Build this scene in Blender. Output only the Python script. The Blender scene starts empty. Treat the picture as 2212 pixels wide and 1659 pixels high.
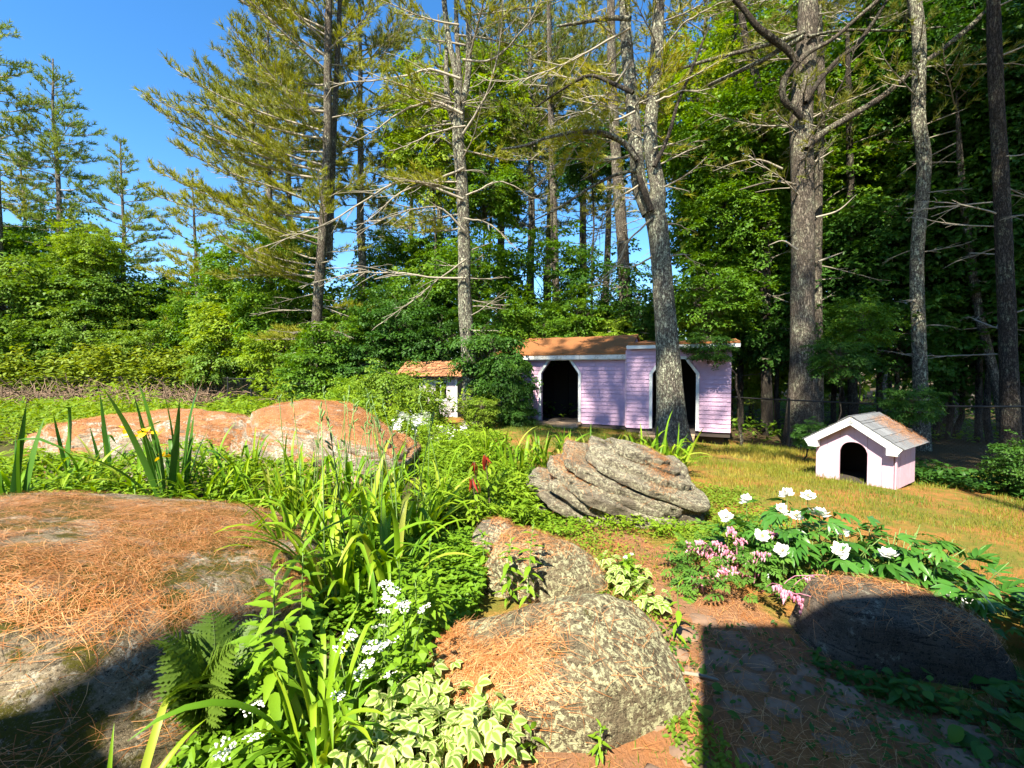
import bpy, bmesh, math, random
import numpy as np
from mathutils import Vector, Matrix

# ------------------------------------------------------------------ camera, sky, sun, exposure
SC = bpy.context.scene
COL = SC.collection
EYE = 1.70
TANH = 1.153                                   # half width of the picture at one metre
HORIZON = 800.0                                # row of the horizon in a 2212 x 1659 picture
cam_d = bpy.data.cameras.new('camera')
cam_d.sensor_width = 36.0
cam_d.lens = 18.0 / TANH
cam_d.clip_start = 0.05
cam_d.clip_end = 600.0
cam = bpy.data.objects.new('camera', cam_d)
COL.objects.link(cam)
PITCH = math.atan((829.5 - HORIZON) / 1106.0 * TANH)
cam.location = (0, 0, EYE)
cam.rotation_euler = (math.pi / 2 - PITCH, 0, 0)
SC.camera = cam

SUN_AZ = math.radians(23.6)                    # light travels forward and to the right
SUN_EL = math.radians(48.0)
SUN_DIR = Vector((math.sin(SUN_AZ) * math.cos(SUN_EL), math.cos(SUN_AZ) * math.cos(SUN_EL), -math.sin(SUN_EL)))
world = bpy.data.worlds.new('World')
SC.world = world
world.use_nodes = True
wn = world.node_tree.nodes
wl = world.node_tree.links
bg = wn['Background']
sky = wn.new('ShaderNodeTexSky')
sky.sky_type = 'NISHITA'
sky.sun_disc = False
sky.sun_elevation = SUN_EL
sky.sun_rotation = math.pi + SUN_AZ
sky.altitude = 200.0
sky.air_density = 1.0
sky.dust_density = 0.2
sky.ozone_density = 3.0
sat = wn.new('ShaderNodeHueSaturation')
sat.inputs['Saturation'].default_value = 1.28
wl.new(sky.outputs[0], sat.inputs['Color'])
wl.new(sat.outputs[0], bg.inputs[0])
bg.inputs[1].default_value = 0.095
sun_d = bpy.data.lights.new('sun', 'SUN')
sun_d.energy = 5.0
sun_d.angle = math.radians(0.5)
sun_d.color = (1.0, 0.92, 0.76)
sun = bpy.data.objects.new('sun', sun_d)
COL.objects.link(sun)
sun.location = (-6, -14, 18)
sun.rotation_euler = SUN_DIR.to_track_quat('-Z', 'Y').to_euler()

SC.view_settings.view_transform = 'Standard'
SC.view_settings.look = 'None'
SC.view_settings.exposure = 1.8
SC.view_settings.gamma = 1.0
SC.view_settings.use_curve_mapping = False
SC.render.engine = 'CYCLES'
cy = SC.cycles
cy.use_denoising = True
cy.denoising_prefilter = 'ACCURATE'
cy.max_bounces = 5
cy.diffuse_bounces = 3
cy.glossy_bounces = 2
cy.transmission_bounces = 3
cy.transparent_max_bounces = 4
cy.use_adaptive_sampling = True
cy.adaptive_threshold = 0.02
cy.sample_clamp_indirect = 4.0

# ------------------------------------------------------------------ small maths
RNG = np.random.default_rng(7)
random.seed(7)
PI = math.pi


def ss(a, b, x):
    t = np.clip((x - a) / (b - a), 0.0, 1.0)
    return t * t * (3 - 2 * t)


def _hash(i, j, k, seed):
    n = (i.astype(np.int64) * 73856093) ^ (j.astype(np.int64) * 19349663) ^ (k.astype(np.int64) * 83492791) ^ (seed * 2654435)
    n = (n ^ (n >> 13)) * 1274126177
    n = n ^ (n >> 16)
    return (n & 0xFFFF) / 65535.0


def vnoise(p, seed=0):
    """value noise in 0..1 at points p (n,3)"""
    p = np.asarray(p, float)
    f = np.floor(p)
    t = p - f
    t = t * t * (3 - 2 * t)
    i, j, k = f[:, 0].astype(int), f[:, 1].astype(int), f[:, 2].astype(int)
    out = 0
    for a in (0, 1):
        wa = t[:, 0] if a else 1 - t[:, 0]
        for b in (0, 1):
            wb = t[:, 1] if b else 1 - t[:, 1]
            for c in (0, 1):
                wc = t[:, 2] if c else 1 - t[:, 2]
                out = out + wa * wb * wc * _hash(i + a, j + b, k + c, seed)
    return out


def fbm(p, seed=0, octaves=4):
    p = np.asarray(p, float)
    s, a, tot = 0, 1.0, 0
    for o in range(octaves):
        s = s + a * vnoise(p * (2.03 ** o) + 17.3 * o, seed + o)
        tot += a
        a *= 0.5
    return s / tot - 0.5


def terrain(x, y):
    """height of the ground in metres: flat by the house, falling away to the right and back"""
    x = np.asarray(x, float)
    y = np.asarray(y, float)
    h = -0.55 * ss(0.0, 9.0, x) * ss(2.0, 13.0, y)
    h = h + 0.05 * np.sin(x * 0.9 + 1.0) * np.sin(y * 0.7) * ss(2, 5, y) * (1 - ss(12, 20, y))
    h = h + 0.30 * np.exp(-(((x + 4.6) / 2.8) ** 2 + ((y - 5.35) / 0.9) ** 2))
    return h


def TZ(x, y):
    return float(terrain(x, y))


K = TANH / 1106.0


def P(px, py, depth):
    """point at a given depth on the line through a picture position"""
    c, s = math.cos(PITCH), math.sin(PITCH)
    u = (px - 1106) * K
    v = (829.5 - py) * K
    d = Vector((u, c + v * s, v * c - s))
    t = depth / d.y
    return Vector((d.x * t, depth, EYE + d.z * t))


def G(px, py):
    """point of the ground seen at a picture position"""
    h = 0.0
    p = None
    for _ in range(12):
        d = P(px, py, 1.0) - Vector((0, 0, EYE))
        t = (h - EYE) / d.z
        p = d * t
        h = TZ(p.x, p.y)
    return Vector((p.x, p.y, h))


def rotm(az, pitch, roll):
    """N x 3 x 3: a leaf lies along +Y with its face to +Z; roll, then pitch up, then azimuth"""
    az, pitch, roll = np.broadcast_arrays(np.asarray(az, float), np.asarray(pitch, float), np.asarray(roll, float))
    z = np.zeros_like(az)
    o = np.ones_like(az)
    ca, sa, cp, sp, cr, sr = np.cos(az), np.sin(az), np.cos(pitch), np.sin(pitch), np.cos(roll), np.sin(roll)
    Rz = np.stack([ca, -sa, z, sa, ca, z, z, z, o], -1).reshape(-1, 3, 3)
    Rx = np.stack([o, z, z, z, cp, -sp, z, sp, cp], -1).reshape(-1, 3, 3)
    Ry = np.stack([cr, z, sr, z, o, z, -sr, z, cr], -1).reshape(-1, 3, 3)
    return Rz @ Rx @ Ry


def az_of(d):
    return np.arctan2(-d[..., 0], d[..., 1])


class Geo:
    """vertices, faces (triangles and quads) and one random number per vertex, gathered into one mesh"""

    def __init__(self):
        self.v, self.t, self.q, self.r, self.e = [], [], [], [], []
        self.n = 0

    def add(self, v, tris=None, quads=None, rnd=None, rim=None):
        v = np.asarray(v, float).reshape(-1, 3)
        self.v.append(v)
        if tris is not None and len(tris):
            self.t.append(np.asarray(tris, int).reshape(-1, 3) + self.n)
        if quads is not None and len(quads):
            self.q.append(np.asarray(quads, int).reshape(-1, 4) + self.n)
        self.r.append(np.full(len(v), 0.5) if rnd is None else np.broadcast_to(np.asarray(rnd, float), (len(v),)))
        self.e.append(np.zeros(len(v)) if rim is None else np.broadcast_to(np.asarray(rim, float), (len(v),)))
        self.n += len(v)

    def bake(self, tpl, R, s, loc, rnd=None, jit=None):
        """N copies of a template (verts, tris, quads, rim)"""
        tv, tt, tq, te = tpl
        N = len(loc)
        s = np.broadcast_to(np.asarray(s, float), (N,))
        V = np.einsum('nij,vj->nvi', R, tv) * s[:, None, None] + np.asarray(loc)[:, None, :]
        off = (np.arange(N) * len(tv))[:, None, None]
        T = (tt[None] + off).reshape(-1, 3) if tt is not None and len(tt) else None
        Q = (tq[None] + off).reshape(-1, 4) if tq is not None and len(tq) else None
        rnd = RNG.random(N) if rnd is None else rnd
        rv = np.repeat(rnd, len(tv))
        if jit is not None:
            rv = np.clip(rv + np.tile(jit, N), 0, 1)
        self.add(V.reshape(-1, 3), T, Q, rv, None if te is None else np.tile(te, N))

    def tube(self, pts, rad, sides=6, rnd=0.5, cap=True, bump=0.0, seed=0):
        pts = np.asarray(pts, float)
        rad = np.asarray(rad, float)
        n = len(pts)
        tg = np.gradient(pts, axis=0)
        tg /= np.linalg.norm(tg, axis=1)[:, None] + 1e-9
        ref = np.array([0.31, 0.95, 0.05]) if abs(tg[0, 2]) > 0.7 else np.array([0.02, 0.05, 1.0])
        a = np.cross(tg, ref)
        a /= np.linalg.norm(a, axis=1)[:, None] + 1e-9
        b = np.cross(tg, a)
        th = np.arange(sides) / sides * 2 * PI
        rr = rad[:, None] * np.ones((1, sides))
        V = pts[:, None, :] + rr[:, :, None] * (a[:, None, :] * np.cos(th)[None, :, None] + b[:, None, :] * np.sin(th)[None, :, None])
        if bump:
            f = fbm(V.reshape(-1, 3) * np.array([3.2, 3.2, 1.1]), seed, 3).reshape(n, sides)
            rr = rr * (1 + bump * 2 * f)
            V = pts[:, None, :] + rr[:, :, None] * (a[:, None, :] * np.cos(th)[None, :, None] + b[:, None, :] * np.sin(th)[None, :, None])
        i = np.arange(n - 1)[:, None] * sides
        j = np.arange(sides)[None, :]
        k = (j + 1) % sides
        Q = np.stack([i + j, i + k, i + sides + k, i + sides + j], -1).reshape(-1, 4)
        V = V.reshape(-1, 3)
        tris = None
        if cap:
            V = np.vstack([V, pts[-1] + tg[-1] * rad[-1] * 0.5])
            m = (n - 1) * sides
            tris = np.stack([m + j[0], m + k[0], np.full(sides, n * sides)], -1)
        self.add(V, tris, Q, rnd)

    def box(self, x0, x1, y0, y1, z0, z1, rnd=0.5):
        v = [(x, y, z) for z in (z0, z1) for y in (y0, y1) for x in (x0, x1)]
        q = [(0, 2, 3, 1), (4, 5, 7, 6), (0, 1, 5, 4), (2, 6, 7, 3), (0, 4, 6, 2), (1, 3, 7, 5)]
        self.add(v, None, q, rnd)

    def mesh(self, name, mat=None, smooth=False):
        V = np.vstack(self.v)
        T = np.vstack(self.t) if self.t else np.zeros((0, 3), int)
        Q = np.vstack(self.q) if self.q else np.zeros((0, 4), int)
        me = bpy.data.meshes.new(name)
        me.vertices.add(len(V))
        me.vertices.foreach_set('co', V.astype(np.float32).ravel())
        loops = np.concatenate([T.ravel(), Q.ravel()]).astype(np.int32)
        me.loops.add(len(loops))
        me.loops.foreach_set('vertex_index', loops)
        tot = np.concatenate([np.full(len(T), 3), np.full(len(Q), 4)]).astype(np.int32)
        me.polygons.add(len(tot))
        me.polygons.foreach_set('loop_start', np.concatenate([[0], np.cumsum(tot)[:-1]]).astype(np.int32))
        me.polygons.foreach_set('loop_total', tot)
        me.polygons.foreach_set('use_smooth', np.full(len(tot), smooth))
        me.update(calc_edges=True)
        at = me.attributes.new('rnd', 'FLOAT', 'POINT')
        at.data.foreach_set('value', np.concatenate(self.r).astype(np.float32))
        e = np.concatenate(self.e)
        if e.any():
            at = me.attributes.new('rim', 'FLOAT', 'POINT')
            at.data.foreach_set('value', e.astype(np.float32))
        if mat is not None:
            me.materials.append(mat)
        return me


def link(name, data, parent=None, loc=None, rot=None, scale=None):
    o = bpy.data.objects.new(name, data)
    COL.objects.link(o)
    if parent is not None:
        o.parent = parent
    if loc is not None:
        o.location = loc
    if rot is not None:
        o.rotation_euler = rot
    if scale is not None:
        o.scale = scale if hasattr(scale, '__len__') else (scale,) * 3
    return o


def tag(o, label=None, cat=None, group=None, kind=None):
    if label:
        o['label'] = label
    if cat:
        o['category'] = cat
    if group:
        o['group'] = group
    if kind:
        o['kind'] = kind
    return o


def thing(name, label, cat, loc=(0, 0, 0), rz=0.0, group=None, scale=None):
    o = link(name, None, None, loc, (0, 0, rz), scale)
    o.empty_display_size = 0.2
    return tag(o, label, cat, group)


def part(name, geo, mat, parent, smooth=False, kind=None, loc=None):
    o = link(name, geo.mesh(name, mat, smooth), parent, loc)
    if kind:
        o['kind'] = kind
    return o


# ------------------------------------------------------------------ materials
def new_mat(name):
    m = bpy.data.materials.new(name)
    m.use_nodes = True
    nt = m.node_tree
    return m, nt, nt.nodes['Principled BSDF'], nt.nodes['Material Output']


def N(nt, kind, **kw):
    n = nt.nodes.new(kind)
    for k, v in kw.items():
        setattr(n, k, v)
    return n


def ramp(nt, fac, stops):
    r = N(nt, 'ShaderNodeValToRGB')
    el = r.color_ramp.elements
    while len(el) < len(stops):
        el.new(0.5)
    for e, (p, c) in zip(el, stops):
        e.position = p
        e.color = (*c, 1) if len(c) == 3 else c
    nt.links.new(fac, r.inputs[0])
    return r.outputs[0]


def noise(nt, vec, scale, detail=4, rough=0.55, dist=0.0):
    n = N(nt, 'ShaderNodeTexNoise')
    n.inputs['Scale'].default_value = scale
    n.inputs['Detail'].default_value = detail
    n.inputs['Roughness'].default_value = rough
    n.inputs['Distortion'].default_value = dist
    if vec is not None:
        nt.links.new(vec, n.inputs['Vector'])
    return n.outputs['Fac']


def mixc(nt, fac, a, b):
    m = N(nt, 'ShaderNodeMix', data_type='RGBA')
    if hasattr(fac, 'links'):
        nt.links.new(fac, m.inputs[0])
    else:
        m.inputs[0].default_value = fac
    for s, i in ((a, 6), (b, 7)):
        if hasattr(s, 'links'):
            nt.links.new(s, m.inputs[i])
        else:
            m.inputs[i].default_value = (*s, 1)
    return m.outputs[2]


def math_n(nt, op, a, b=None, clamp=False):
    m = N(nt, 'ShaderNodeMath', operation=op, use_clamp=clamp)
    for s, i in ((a, 0), (b, 1)):
        if s is None:
            continue
        if hasattr(s, 'links'):
            nt.links.new(s, m.inputs[i])
        else:
            m.inputs[i].default_value = s
    return m.outputs[0]


def bump(nt, bsdf, h, strength=0.5, dist=0.02):
    b = N(nt, 'ShaderNodeBump')
    b.inputs['Strength'].default_value = strength
    b.inputs['Distance'].default_value = dist
    nt.links.new(h, b.inputs['Height'])
    nt.links.new(b.outputs[0], bsdf.inputs['Normal'])


def objcoord(nt):
    return N(nt, 'ShaderNodeTexCoord').outputs['Object']


def poscoord(nt):
    return N(nt, 'ShaderNodeNewGeometry').outputs['Position']


def rnd_value(nt, share=0.3):
    a = N(nt, 'ShaderNodeAttribute', attribute_name='rnd')
    oi = N(nt, 'ShaderNodeObjectInfo')
    x = math_n(nt, 'MULTIPLY', a.outputs['Fac'], 1 - share)
    y = math_n(nt, 'MULTIPLY', oi.outputs['Random'], share)
    return math_n(nt, 'ADD', x, y)


def leaf_mat(name, cols, trans=0.35, rough=0.52, share=0.3, tint=None, rim=None, spec=0.22):
    """green tissue: a ramp of leaf colours picked per leaf, part of the light passing through"""
    m, nt, b, out = new_mat(name)
    v = rnd_value(nt, share)
    c = ramp(nt, v, [(i / max(1, len(cols) - 1), k) for i, k in enumerate(cols)])
    if rim is not None:
        a = N(nt, 'ShaderNodeAttribute', attribute_name='rim')
        f = ramp(nt, a.outputs['Fac'], [(0.40, (0, 0, 0)), (0.62, (1, 1, 1))])
        c = mixc(nt, f, c, rim)
    nt.links.new(c, b.inputs['Base Color'])
    b.inputs['Roughness'].default_value = rough
    b.inputs['Specular IOR Level'].default_value = spec
    t = N(nt, 'ShaderNodeBsdfTranslucent')
    hs = N(nt, 'ShaderNodeHueSaturation')
    hs.inputs['Hue'].default_value = 0.485
    hs.inputs['Saturation'].default_value = 1.1
    hs.inputs['Value'].default_value = 1.25
    nt.links.new(c, hs.inputs['Color'])
    nt.links.new(hs.outputs[0], t.inputs[0])
    mx = N(nt, 'ShaderNodeMixShader')
    mx.inputs[0].default_value = trans
    nt.links.new(b.outputs[0], mx.inputs[1])
    nt.links.new(t.outputs[0], mx.inputs[2])
    nt.links.new(mx.outputs[0], out.inputs[0])
    return m


def plain(name, col, rough=0.7, var=0.12, scale=8.0, bumpy=0.0, share=0.3):
    m, nt, b, out = new_mat(name)
    co = objcoord(nt)
    n = noise(nt, co, scale, 5)
    v = rnd_value(nt, share)
    f = math_n(nt, 'ADD', math_n(nt, 'MULTIPLY', n, 0.6), math_n(nt, 'MULTIPLY', v, 0.4))
    lo = tuple(c * (1 - var * 2) for c in col)
    hi = tuple(min(1, c * (1 + var * 2)) for c in col)
    nt.links.new(ramp(nt, f, [(0.25, lo), (0.75, hi)]), b.inputs['Base Color'])
    b.inputs['Roughness'].default_value = rough
    if bumpy:
        bump(nt, b, noise(nt, co, scale * 4, 6), bumpy, 0.01)
    return m


M = {}
# leaves: base colours of sunlit summer foliage
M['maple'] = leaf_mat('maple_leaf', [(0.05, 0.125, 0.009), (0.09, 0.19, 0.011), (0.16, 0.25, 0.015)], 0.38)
M['maple_dark_shade'] = leaf_mat('maple_dark_shade_leaf', [(0.022, 0.07, 0.010), (0.04, 0.11, 0.012), (0.07, 0.15, 0.014)], 0.32)  # darker leaf; in the right-hand woods the shade is put into it
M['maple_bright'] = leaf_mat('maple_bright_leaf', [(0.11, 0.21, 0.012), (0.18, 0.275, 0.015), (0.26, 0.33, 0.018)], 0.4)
M['ash'] = leaf_mat('ash_leaf', [(0.07, 0.15, 0.016), (0.12, 0.21, 0.02), (0.20, 0.27, 0.026)], 0.35)
M['pine'] = leaf_mat('pine_needle_green', [(0.085, 0.12, 0.022), (0.15, 0.17, 0.026), (0.24, 0.215, 0.03)], 0.40)
M['pine_yellow'] = leaf_mat('pine_needle_yellow', [(0.16, 0.195, 0.02), (0.26, 0.27, 0.024), (0.37, 0.33, 0.03)], 0.40)
M['pine_far'] = leaf_mat('pine_needle_far', [(0.09, 0.16, 0.03), (0.155, 0.215, 0.032), (0.24, 0.26, 0.034)], 0.40)
M['straw'] = leaf_mat('daylily_leaf', [(0.085, 0.20, 0.010), (0.10, 0.22, 0.011), (0.16, 0.29, 0.013), (0.19, 0.32, 0.015), (0.27, 0.38, 0.02), (0.36, 0.27, 0.10)], 0.34, 0.42, 0.8)
M['iris'] = leaf_mat('iris_leaf', [(0.03, 0.105, 0.016), (0.055, 0.15, 0.018), (0.085, 0.19, 0.02)], 0.3, 0.38, 0.7)
M['stemleaf'] = leaf_mat('stem_plant_leaf', [(0.09, 0.20, 0.012), (0.15, 0.275, 0.015), (0.21, 0.34, 0.02)], 0.34, 0.45, 0.6)
M['lush'] = leaf_mat('lush_leaf', [(0.09, 0.19, 0.011), (0.175, 0.285, 0.014), (0.27, 0.36, 0.02)], 0.36)
M['lime'] = leaf_mat('lime_leaf', [(0.10, 0.19, 0.016), (0.16, 0.25, 0.02), (0.235, 0.30, 0.026)], 0.38)
M['goutweed'] = leaf_mat('goutweed_leaf', [(0.15, 0.27, 0.04), (0.20, 0.32, 0.055), (0.25, 0.36, 0.07)], 0.34, 0.5, 0.6, rim=(0.50, 0.55, 0.22))
M['peony'] = leaf_mat('peony_leaf', [(0.03, 0.11, 0.016), (0.055, 0.165, 0.022), (0.09, 0.21, 0.026)], 0.25, 0.3, 0.6, spec=0.5)
M['bleeding'] = leaf_mat('bleeding_heart_leaf', [(0.06, 0.16, 0.025), (0.095, 0.215, 0.03), (0.14, 0.26, 0.035)], 0.36, 0.5, 0.6)
M['fern'] = leaf_mat('fern_leaf', [(0.06, 0.12, 0.016), (0.085, 0.15, 0.018), (0.11, 0.18, 0.02)], 0.35, 0.5, 0.6)
M['violet'] = leaf_mat('violet_leaf', [(0.03, 0.09, 0.014), (0.05, 0.13, 0.017), (0.075, 0.17, 0.02)], 0.32, 0.45, 0.6)
M['vine'] = leaf_mat('vine_leaf', [(0.12, 0.19, 0.02), (0.20, 0.26, 0.025), (0.29, 0.31, 0.035)], 0.36)
M['grass'] = leaf_mat('grass_blade', [(0.09, 0.15, 0.014), (0.19, 0.20, 0.02), (0.33, 0.25, 0.04)], 0.3)
M['grass_green'] = leaf_mat('green_grass_blade', [(0.06, 0.13, 0.015), (0.11, 0.18, 0.018), (0.18, 0.22, 0.03)], 0.3)
M['petal_white'] = leaf_mat('white_petal', [(0.78, 0.78, 0.70), (0.84, 0.84, 0.80), (0.88, 0.87, 0.84)], 0.25, 0.6)
M['petal_pink'] = leaf_mat('pink_petal', [(0.52, 0.14, 0.24), (0.62, 0.24, 0.34), (0.74, 0.44, 0.52)], 0.25, 0.5)
M['petal_yellow'] = leaf_mat('yellow_petal', [(0.72, 0.42, 0.01), (0.80, 0.54, 0.015), (0.85, 0.62, 0.02)], 0.25, 0.5)
M['pistil'] = plain('flower_centre', (0.62, 0.50, 0.12))
M['red_dry'] = leaf_mat('red_dry_leaf', [(0.16, 0.018, 0.010), (0.26, 0.030, 0.014), (0.34, 0.05, 0.02)], 0.2, 0.55)
M['needle'] = leaf_mat('fallen_needle', [(0.24, 0.08, 0.02), (0.44, 0.18, 0.055), (0.66, 0.38, 0.17)], 0.12, 0.5, 0.0)
M['stem_green'] = plain('green_stem', (0.13, 0.22, 0.05), 0.6)
M['stem_dark'] = plain('dark_stem', (0.07, 0.055, 0.03), 0.8)
M['dry_cane'] = plain('dry_cane', (0.20, 0.13, 0.08), 0.85, 0.25, share=0.3)
M['twig'] = plain('pale_twig', (0.23, 0.20, 0.15), 0.9, 0.2)
M['twig_dark'] = plain('dark_twig', (0.085, 0.07, 0.05), 0.9, 0.2)
M['fence'] = plain('black_fence_coating', (0.012, 0.012, 0.012), 0.45)
M['dark_inside'] = plain('dark_shade_board', (0.035, 0.026, 0.02), 0.9)  # interior shade put into the colour; also used on dark beams and decks


def bark_mat(name, dark, mid, lichen, amount=0.5, sc=1.0):
    m, nt, b, out = new_mat(name)
    co = objcoord(nt)
    mp = N(nt, 'ShaderNodeMapping')
    mp.inputs['Scale'].default_value = (9 * sc, 9 * sc, 2.4 * sc)
    nt.links.new(co, mp.inputs['Vector'])
    v = N(nt, 'ShaderNodeTexVoronoi', feature='DISTANCE_TO_EDGE')
    v.inputs['Scale'].default_value = 2.2
    wob = N(nt, 'ShaderNodeVectorMath', operation='ADD')
    n1 = N(nt, 'ShaderNodeTexNoise')
    n1.inputs['Scale'].default_value = 6.0
    n1.inputs['Detail'].default_value = 5
    nt.links.new(mp.outputs[0], n1.inputs['Vector'])
    nt.links.new(mp.outputs[0], wob.inputs[0])
    nt.links.new(n1.outputs['Color'], wob.inputs[1])
    nt.links.new(wob.outputs[0], v.inputs['Vector'])
    crack = ramp(nt, v.outputs['Distance'], [(0.0, (0, 0, 0)), (0.22, (1, 1, 1))])
    fine = noise(nt, co, 30 * sc, 6, 0.65)
    base = mixc(nt, fine, dark, mid)
    big = noise(nt, co, 1.7 * sc, 5, 0.65)
    spots = noise(nt, co, 14 * sc, 5, 0.7)
    lf = math_n(nt, 'MULTIPLY', ramp(nt, big, [(0.62 - 0.3 * amount, (0, 0, 0)), (0.75 - 0.25 * amount, (1, 1, 1))]),
                ramp(nt, spots, [(0.44, (0, 0, 0)), (0.56, (1, 1, 1))]))
    c = mixc(nt, lf, base, lichen)
    c = mixc(nt, crack, tuple(x * 0.35 for x in dark), c)
    nt.links.new(c, b.inputs['Base Color'])
    b.inputs['Roughness'].default_value = 0.95
    b.inputs['Specular IOR Level'].default_value = 0.15
    h = math_n(nt, 'ADD', math_n(nt, 'MULTIPLY', crack, 0.7), math_n(nt, 'MULTIPLY', fine, 0.5))
    bump(nt, b, h, 0.9, 0.03)
    return m


M['bark'] = bark_mat('pine_bark', (0.09, 0.072, 0.055), (0.21, 0.175, 0.14), (0.36, 0.36, 0.25), 0.55)
M['bark_lichen'] = bark_mat('lichen_bark', (0.10, 0.085, 0.065), (0.24, 0.205, 0.165), (0.42, 0.43, 0.30), 0.95)
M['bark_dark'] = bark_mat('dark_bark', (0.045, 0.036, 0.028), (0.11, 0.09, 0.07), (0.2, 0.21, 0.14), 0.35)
M['bark_far'] = bark_mat('grey_bark', (0.11, 0.095, 0.08), (0.25, 0.22, 0.185), (0.33, 0.33, 0.27), 0.5, 0.7)


def rock_mat(name, base, pale, moss, moss_amt, lichen_amt, needle_amt=0.0):
    """weathered stone: grain, dark pits, crusts of lichen with crisp edges, patches of moss and of matted needles"""
    m, nt, b, out = new_mat(name)
    co = poscoord(nt)
    geo = N(nt, 'ShaderNodeNewGeometry')
    sep = N(nt, 'ShaderNodeSeparateXYZ')
    nt.links.new(geo.outputs['Normal'], sep.inputs[0])
    up = sep.outputs['Z']
    n1 = noise(nt, co, 5, 8, 0.72)
    n2 = noise(nt, co, 70, 6, 0.75)
    n3 = noise(nt, co, 190, 3, 0.7)
    mp = N(nt, 'ShaderNodeMapping')
    mp.inputs['Rotation'].default_value = (0.1, 0.34, 0.3)
    mp.inputs['Scale'].default_value = (3, 3, 26)
    nt.links.new(co, mp.inputs['Vector'])
    band = noise(nt, mp.outputs[0], 1.4, 6, 0.7, 0.5)
    c = ramp(nt, n1, [(0.30, tuple(x * 0.38 for x in base)), (0.48, base), (0.70, tuple(min(1, x * 1.6) for x in base))])
    c = mixc(nt, ramp(nt, band, [(0.40, (1, 1, 1)), (0.47, (0, 0, 0))]), c, tuple(x * 0.45 for x in base))
    c = mixc(nt, ramp(nt, n2, [(0.40, (1, 1, 1)), (0.45, (0, 0, 0))]), c, tuple(x * 0.22 for x in base))
    c = mixc(nt, ramp(nt, n3, [(0.56, (0, 0, 0)), (0.62, (1, 1, 1))]), c, tuple(min(1, x * 1.7) for x in base))
    sp = noise(nt, co, 34, 8, 0.8, 0.4)
    cl = noise(nt, co, 3.1, 6, 0.68)
    lf = math_n(nt, 'MULTIPLY', ramp(nt, sp, [(0.51, (0, 0, 0)), (0.535, (1, 1, 1))]),
                ramp(nt, cl, [(0.64 - 0.30 * lichen_amt, (0, 0, 0)), (0.68 - 0.26 * lichen_amt, (1, 1, 1))]))
    c = mixc(nt, lf, c, mixc(nt, n2, pale, tuple(x * 0.55 for x in pale)))
    mo = noise(nt, co, 2.3, 7, 0.72)
    mf = ramp(nt, math_n(nt, 'ADD', mo, math_n(nt, 'MULTIPLY', up, 0.12)), [(0.78 - 0.3 * moss_amt, (0, 0, 0)), (0.83 - 0.29 * moss_amt, (1, 1, 1))])
    mf = math_n(nt, 'MULTIPLY', mf, ramp(nt, n2, [(0.38, (0, 0, 0)), (0.46, (1, 1, 1))]))
    c = mixc(nt, mf, c, mixc(nt, n3, tuple(x * 0.4 for x in moss), moss))
    if needle_amt:
        nn = noise(nt, co, 2.2, 8, 0.76, 0.6)
        st = noise(nt, co, 120, 4, 0.7, 1.5)
        a = math_n(nt, 'ADD', nn, math_n(nt, 'MULTIPLY', up, 0.16))
        nf = ramp(nt, a, [(0.80 - 0.4 * needle_amt, (0, 0, 0)), (0.86 - 0.39 * needle_amt, (1, 1, 1))])
        nf = math_n(nt, 'MULTIPLY', nf, ramp(nt, st, [(0.36, (0, 0, 0)), (0.48, (1, 1, 1))]))
        c = mixc(nt, nf, c, mixc(nt, st, (0.13, 0.045, 0.014), (0.40, 0.17, 0.06)))
    nt.links.new(c, b.inputs['Base Color'])
    b.inputs['Roughness'].default_value = 0.95
    b.inputs['Specular IOR Level'].default_value = 0.15
    h = math_n(nt, 'ADD', math_n(nt, 'ADD', n1, math_n(nt, 'MULTIPLY', n2, 0.5)), math_n(nt, 'MULTIPLY', band, 0.5))
    bump(nt, b, h, 1.0, 0.03)
    return m


STONE = (0.22, 0.185, 0.14)
M['rock_outcrop'] = rock_mat('outcrop_stone', (0.19, 0.15, 0.095), (0.52, 0.47, 0.35), (0.11, 0.10, 0.014), 0.66, 0.45, 0.14)
M['rock_front'] = rock_mat('front_rock_stone', (0.13, 0.105, 0.065), (0.50, 0.49, 0.29), (0.085, 0.08, 0.02), 0.30, 0.85, 0.0)
M['rock_layer'] = rock_mat('layered_stone', (0.13, 0.11, 0.08), (0.42, 0.40, 0.27), (0.09, 0.08, 0.02), 0.15, 0.70, 0.0)
M['rock_slab'] = rock_mat('slab_stone', (0.22, 0.18, 0.13), (0.56, 0.52, 0.42), (0.10, 0.09, 0.02), 0.2, 0.60, 0.60)
M['rock_dark'] = rock_mat('dark_rock_stone', (0.10, 0.08, 0.06), (0.36, 0.34, 0.25), (0.05, 0.05, 0.015), 0.25, 0.35, 0.0)


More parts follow.
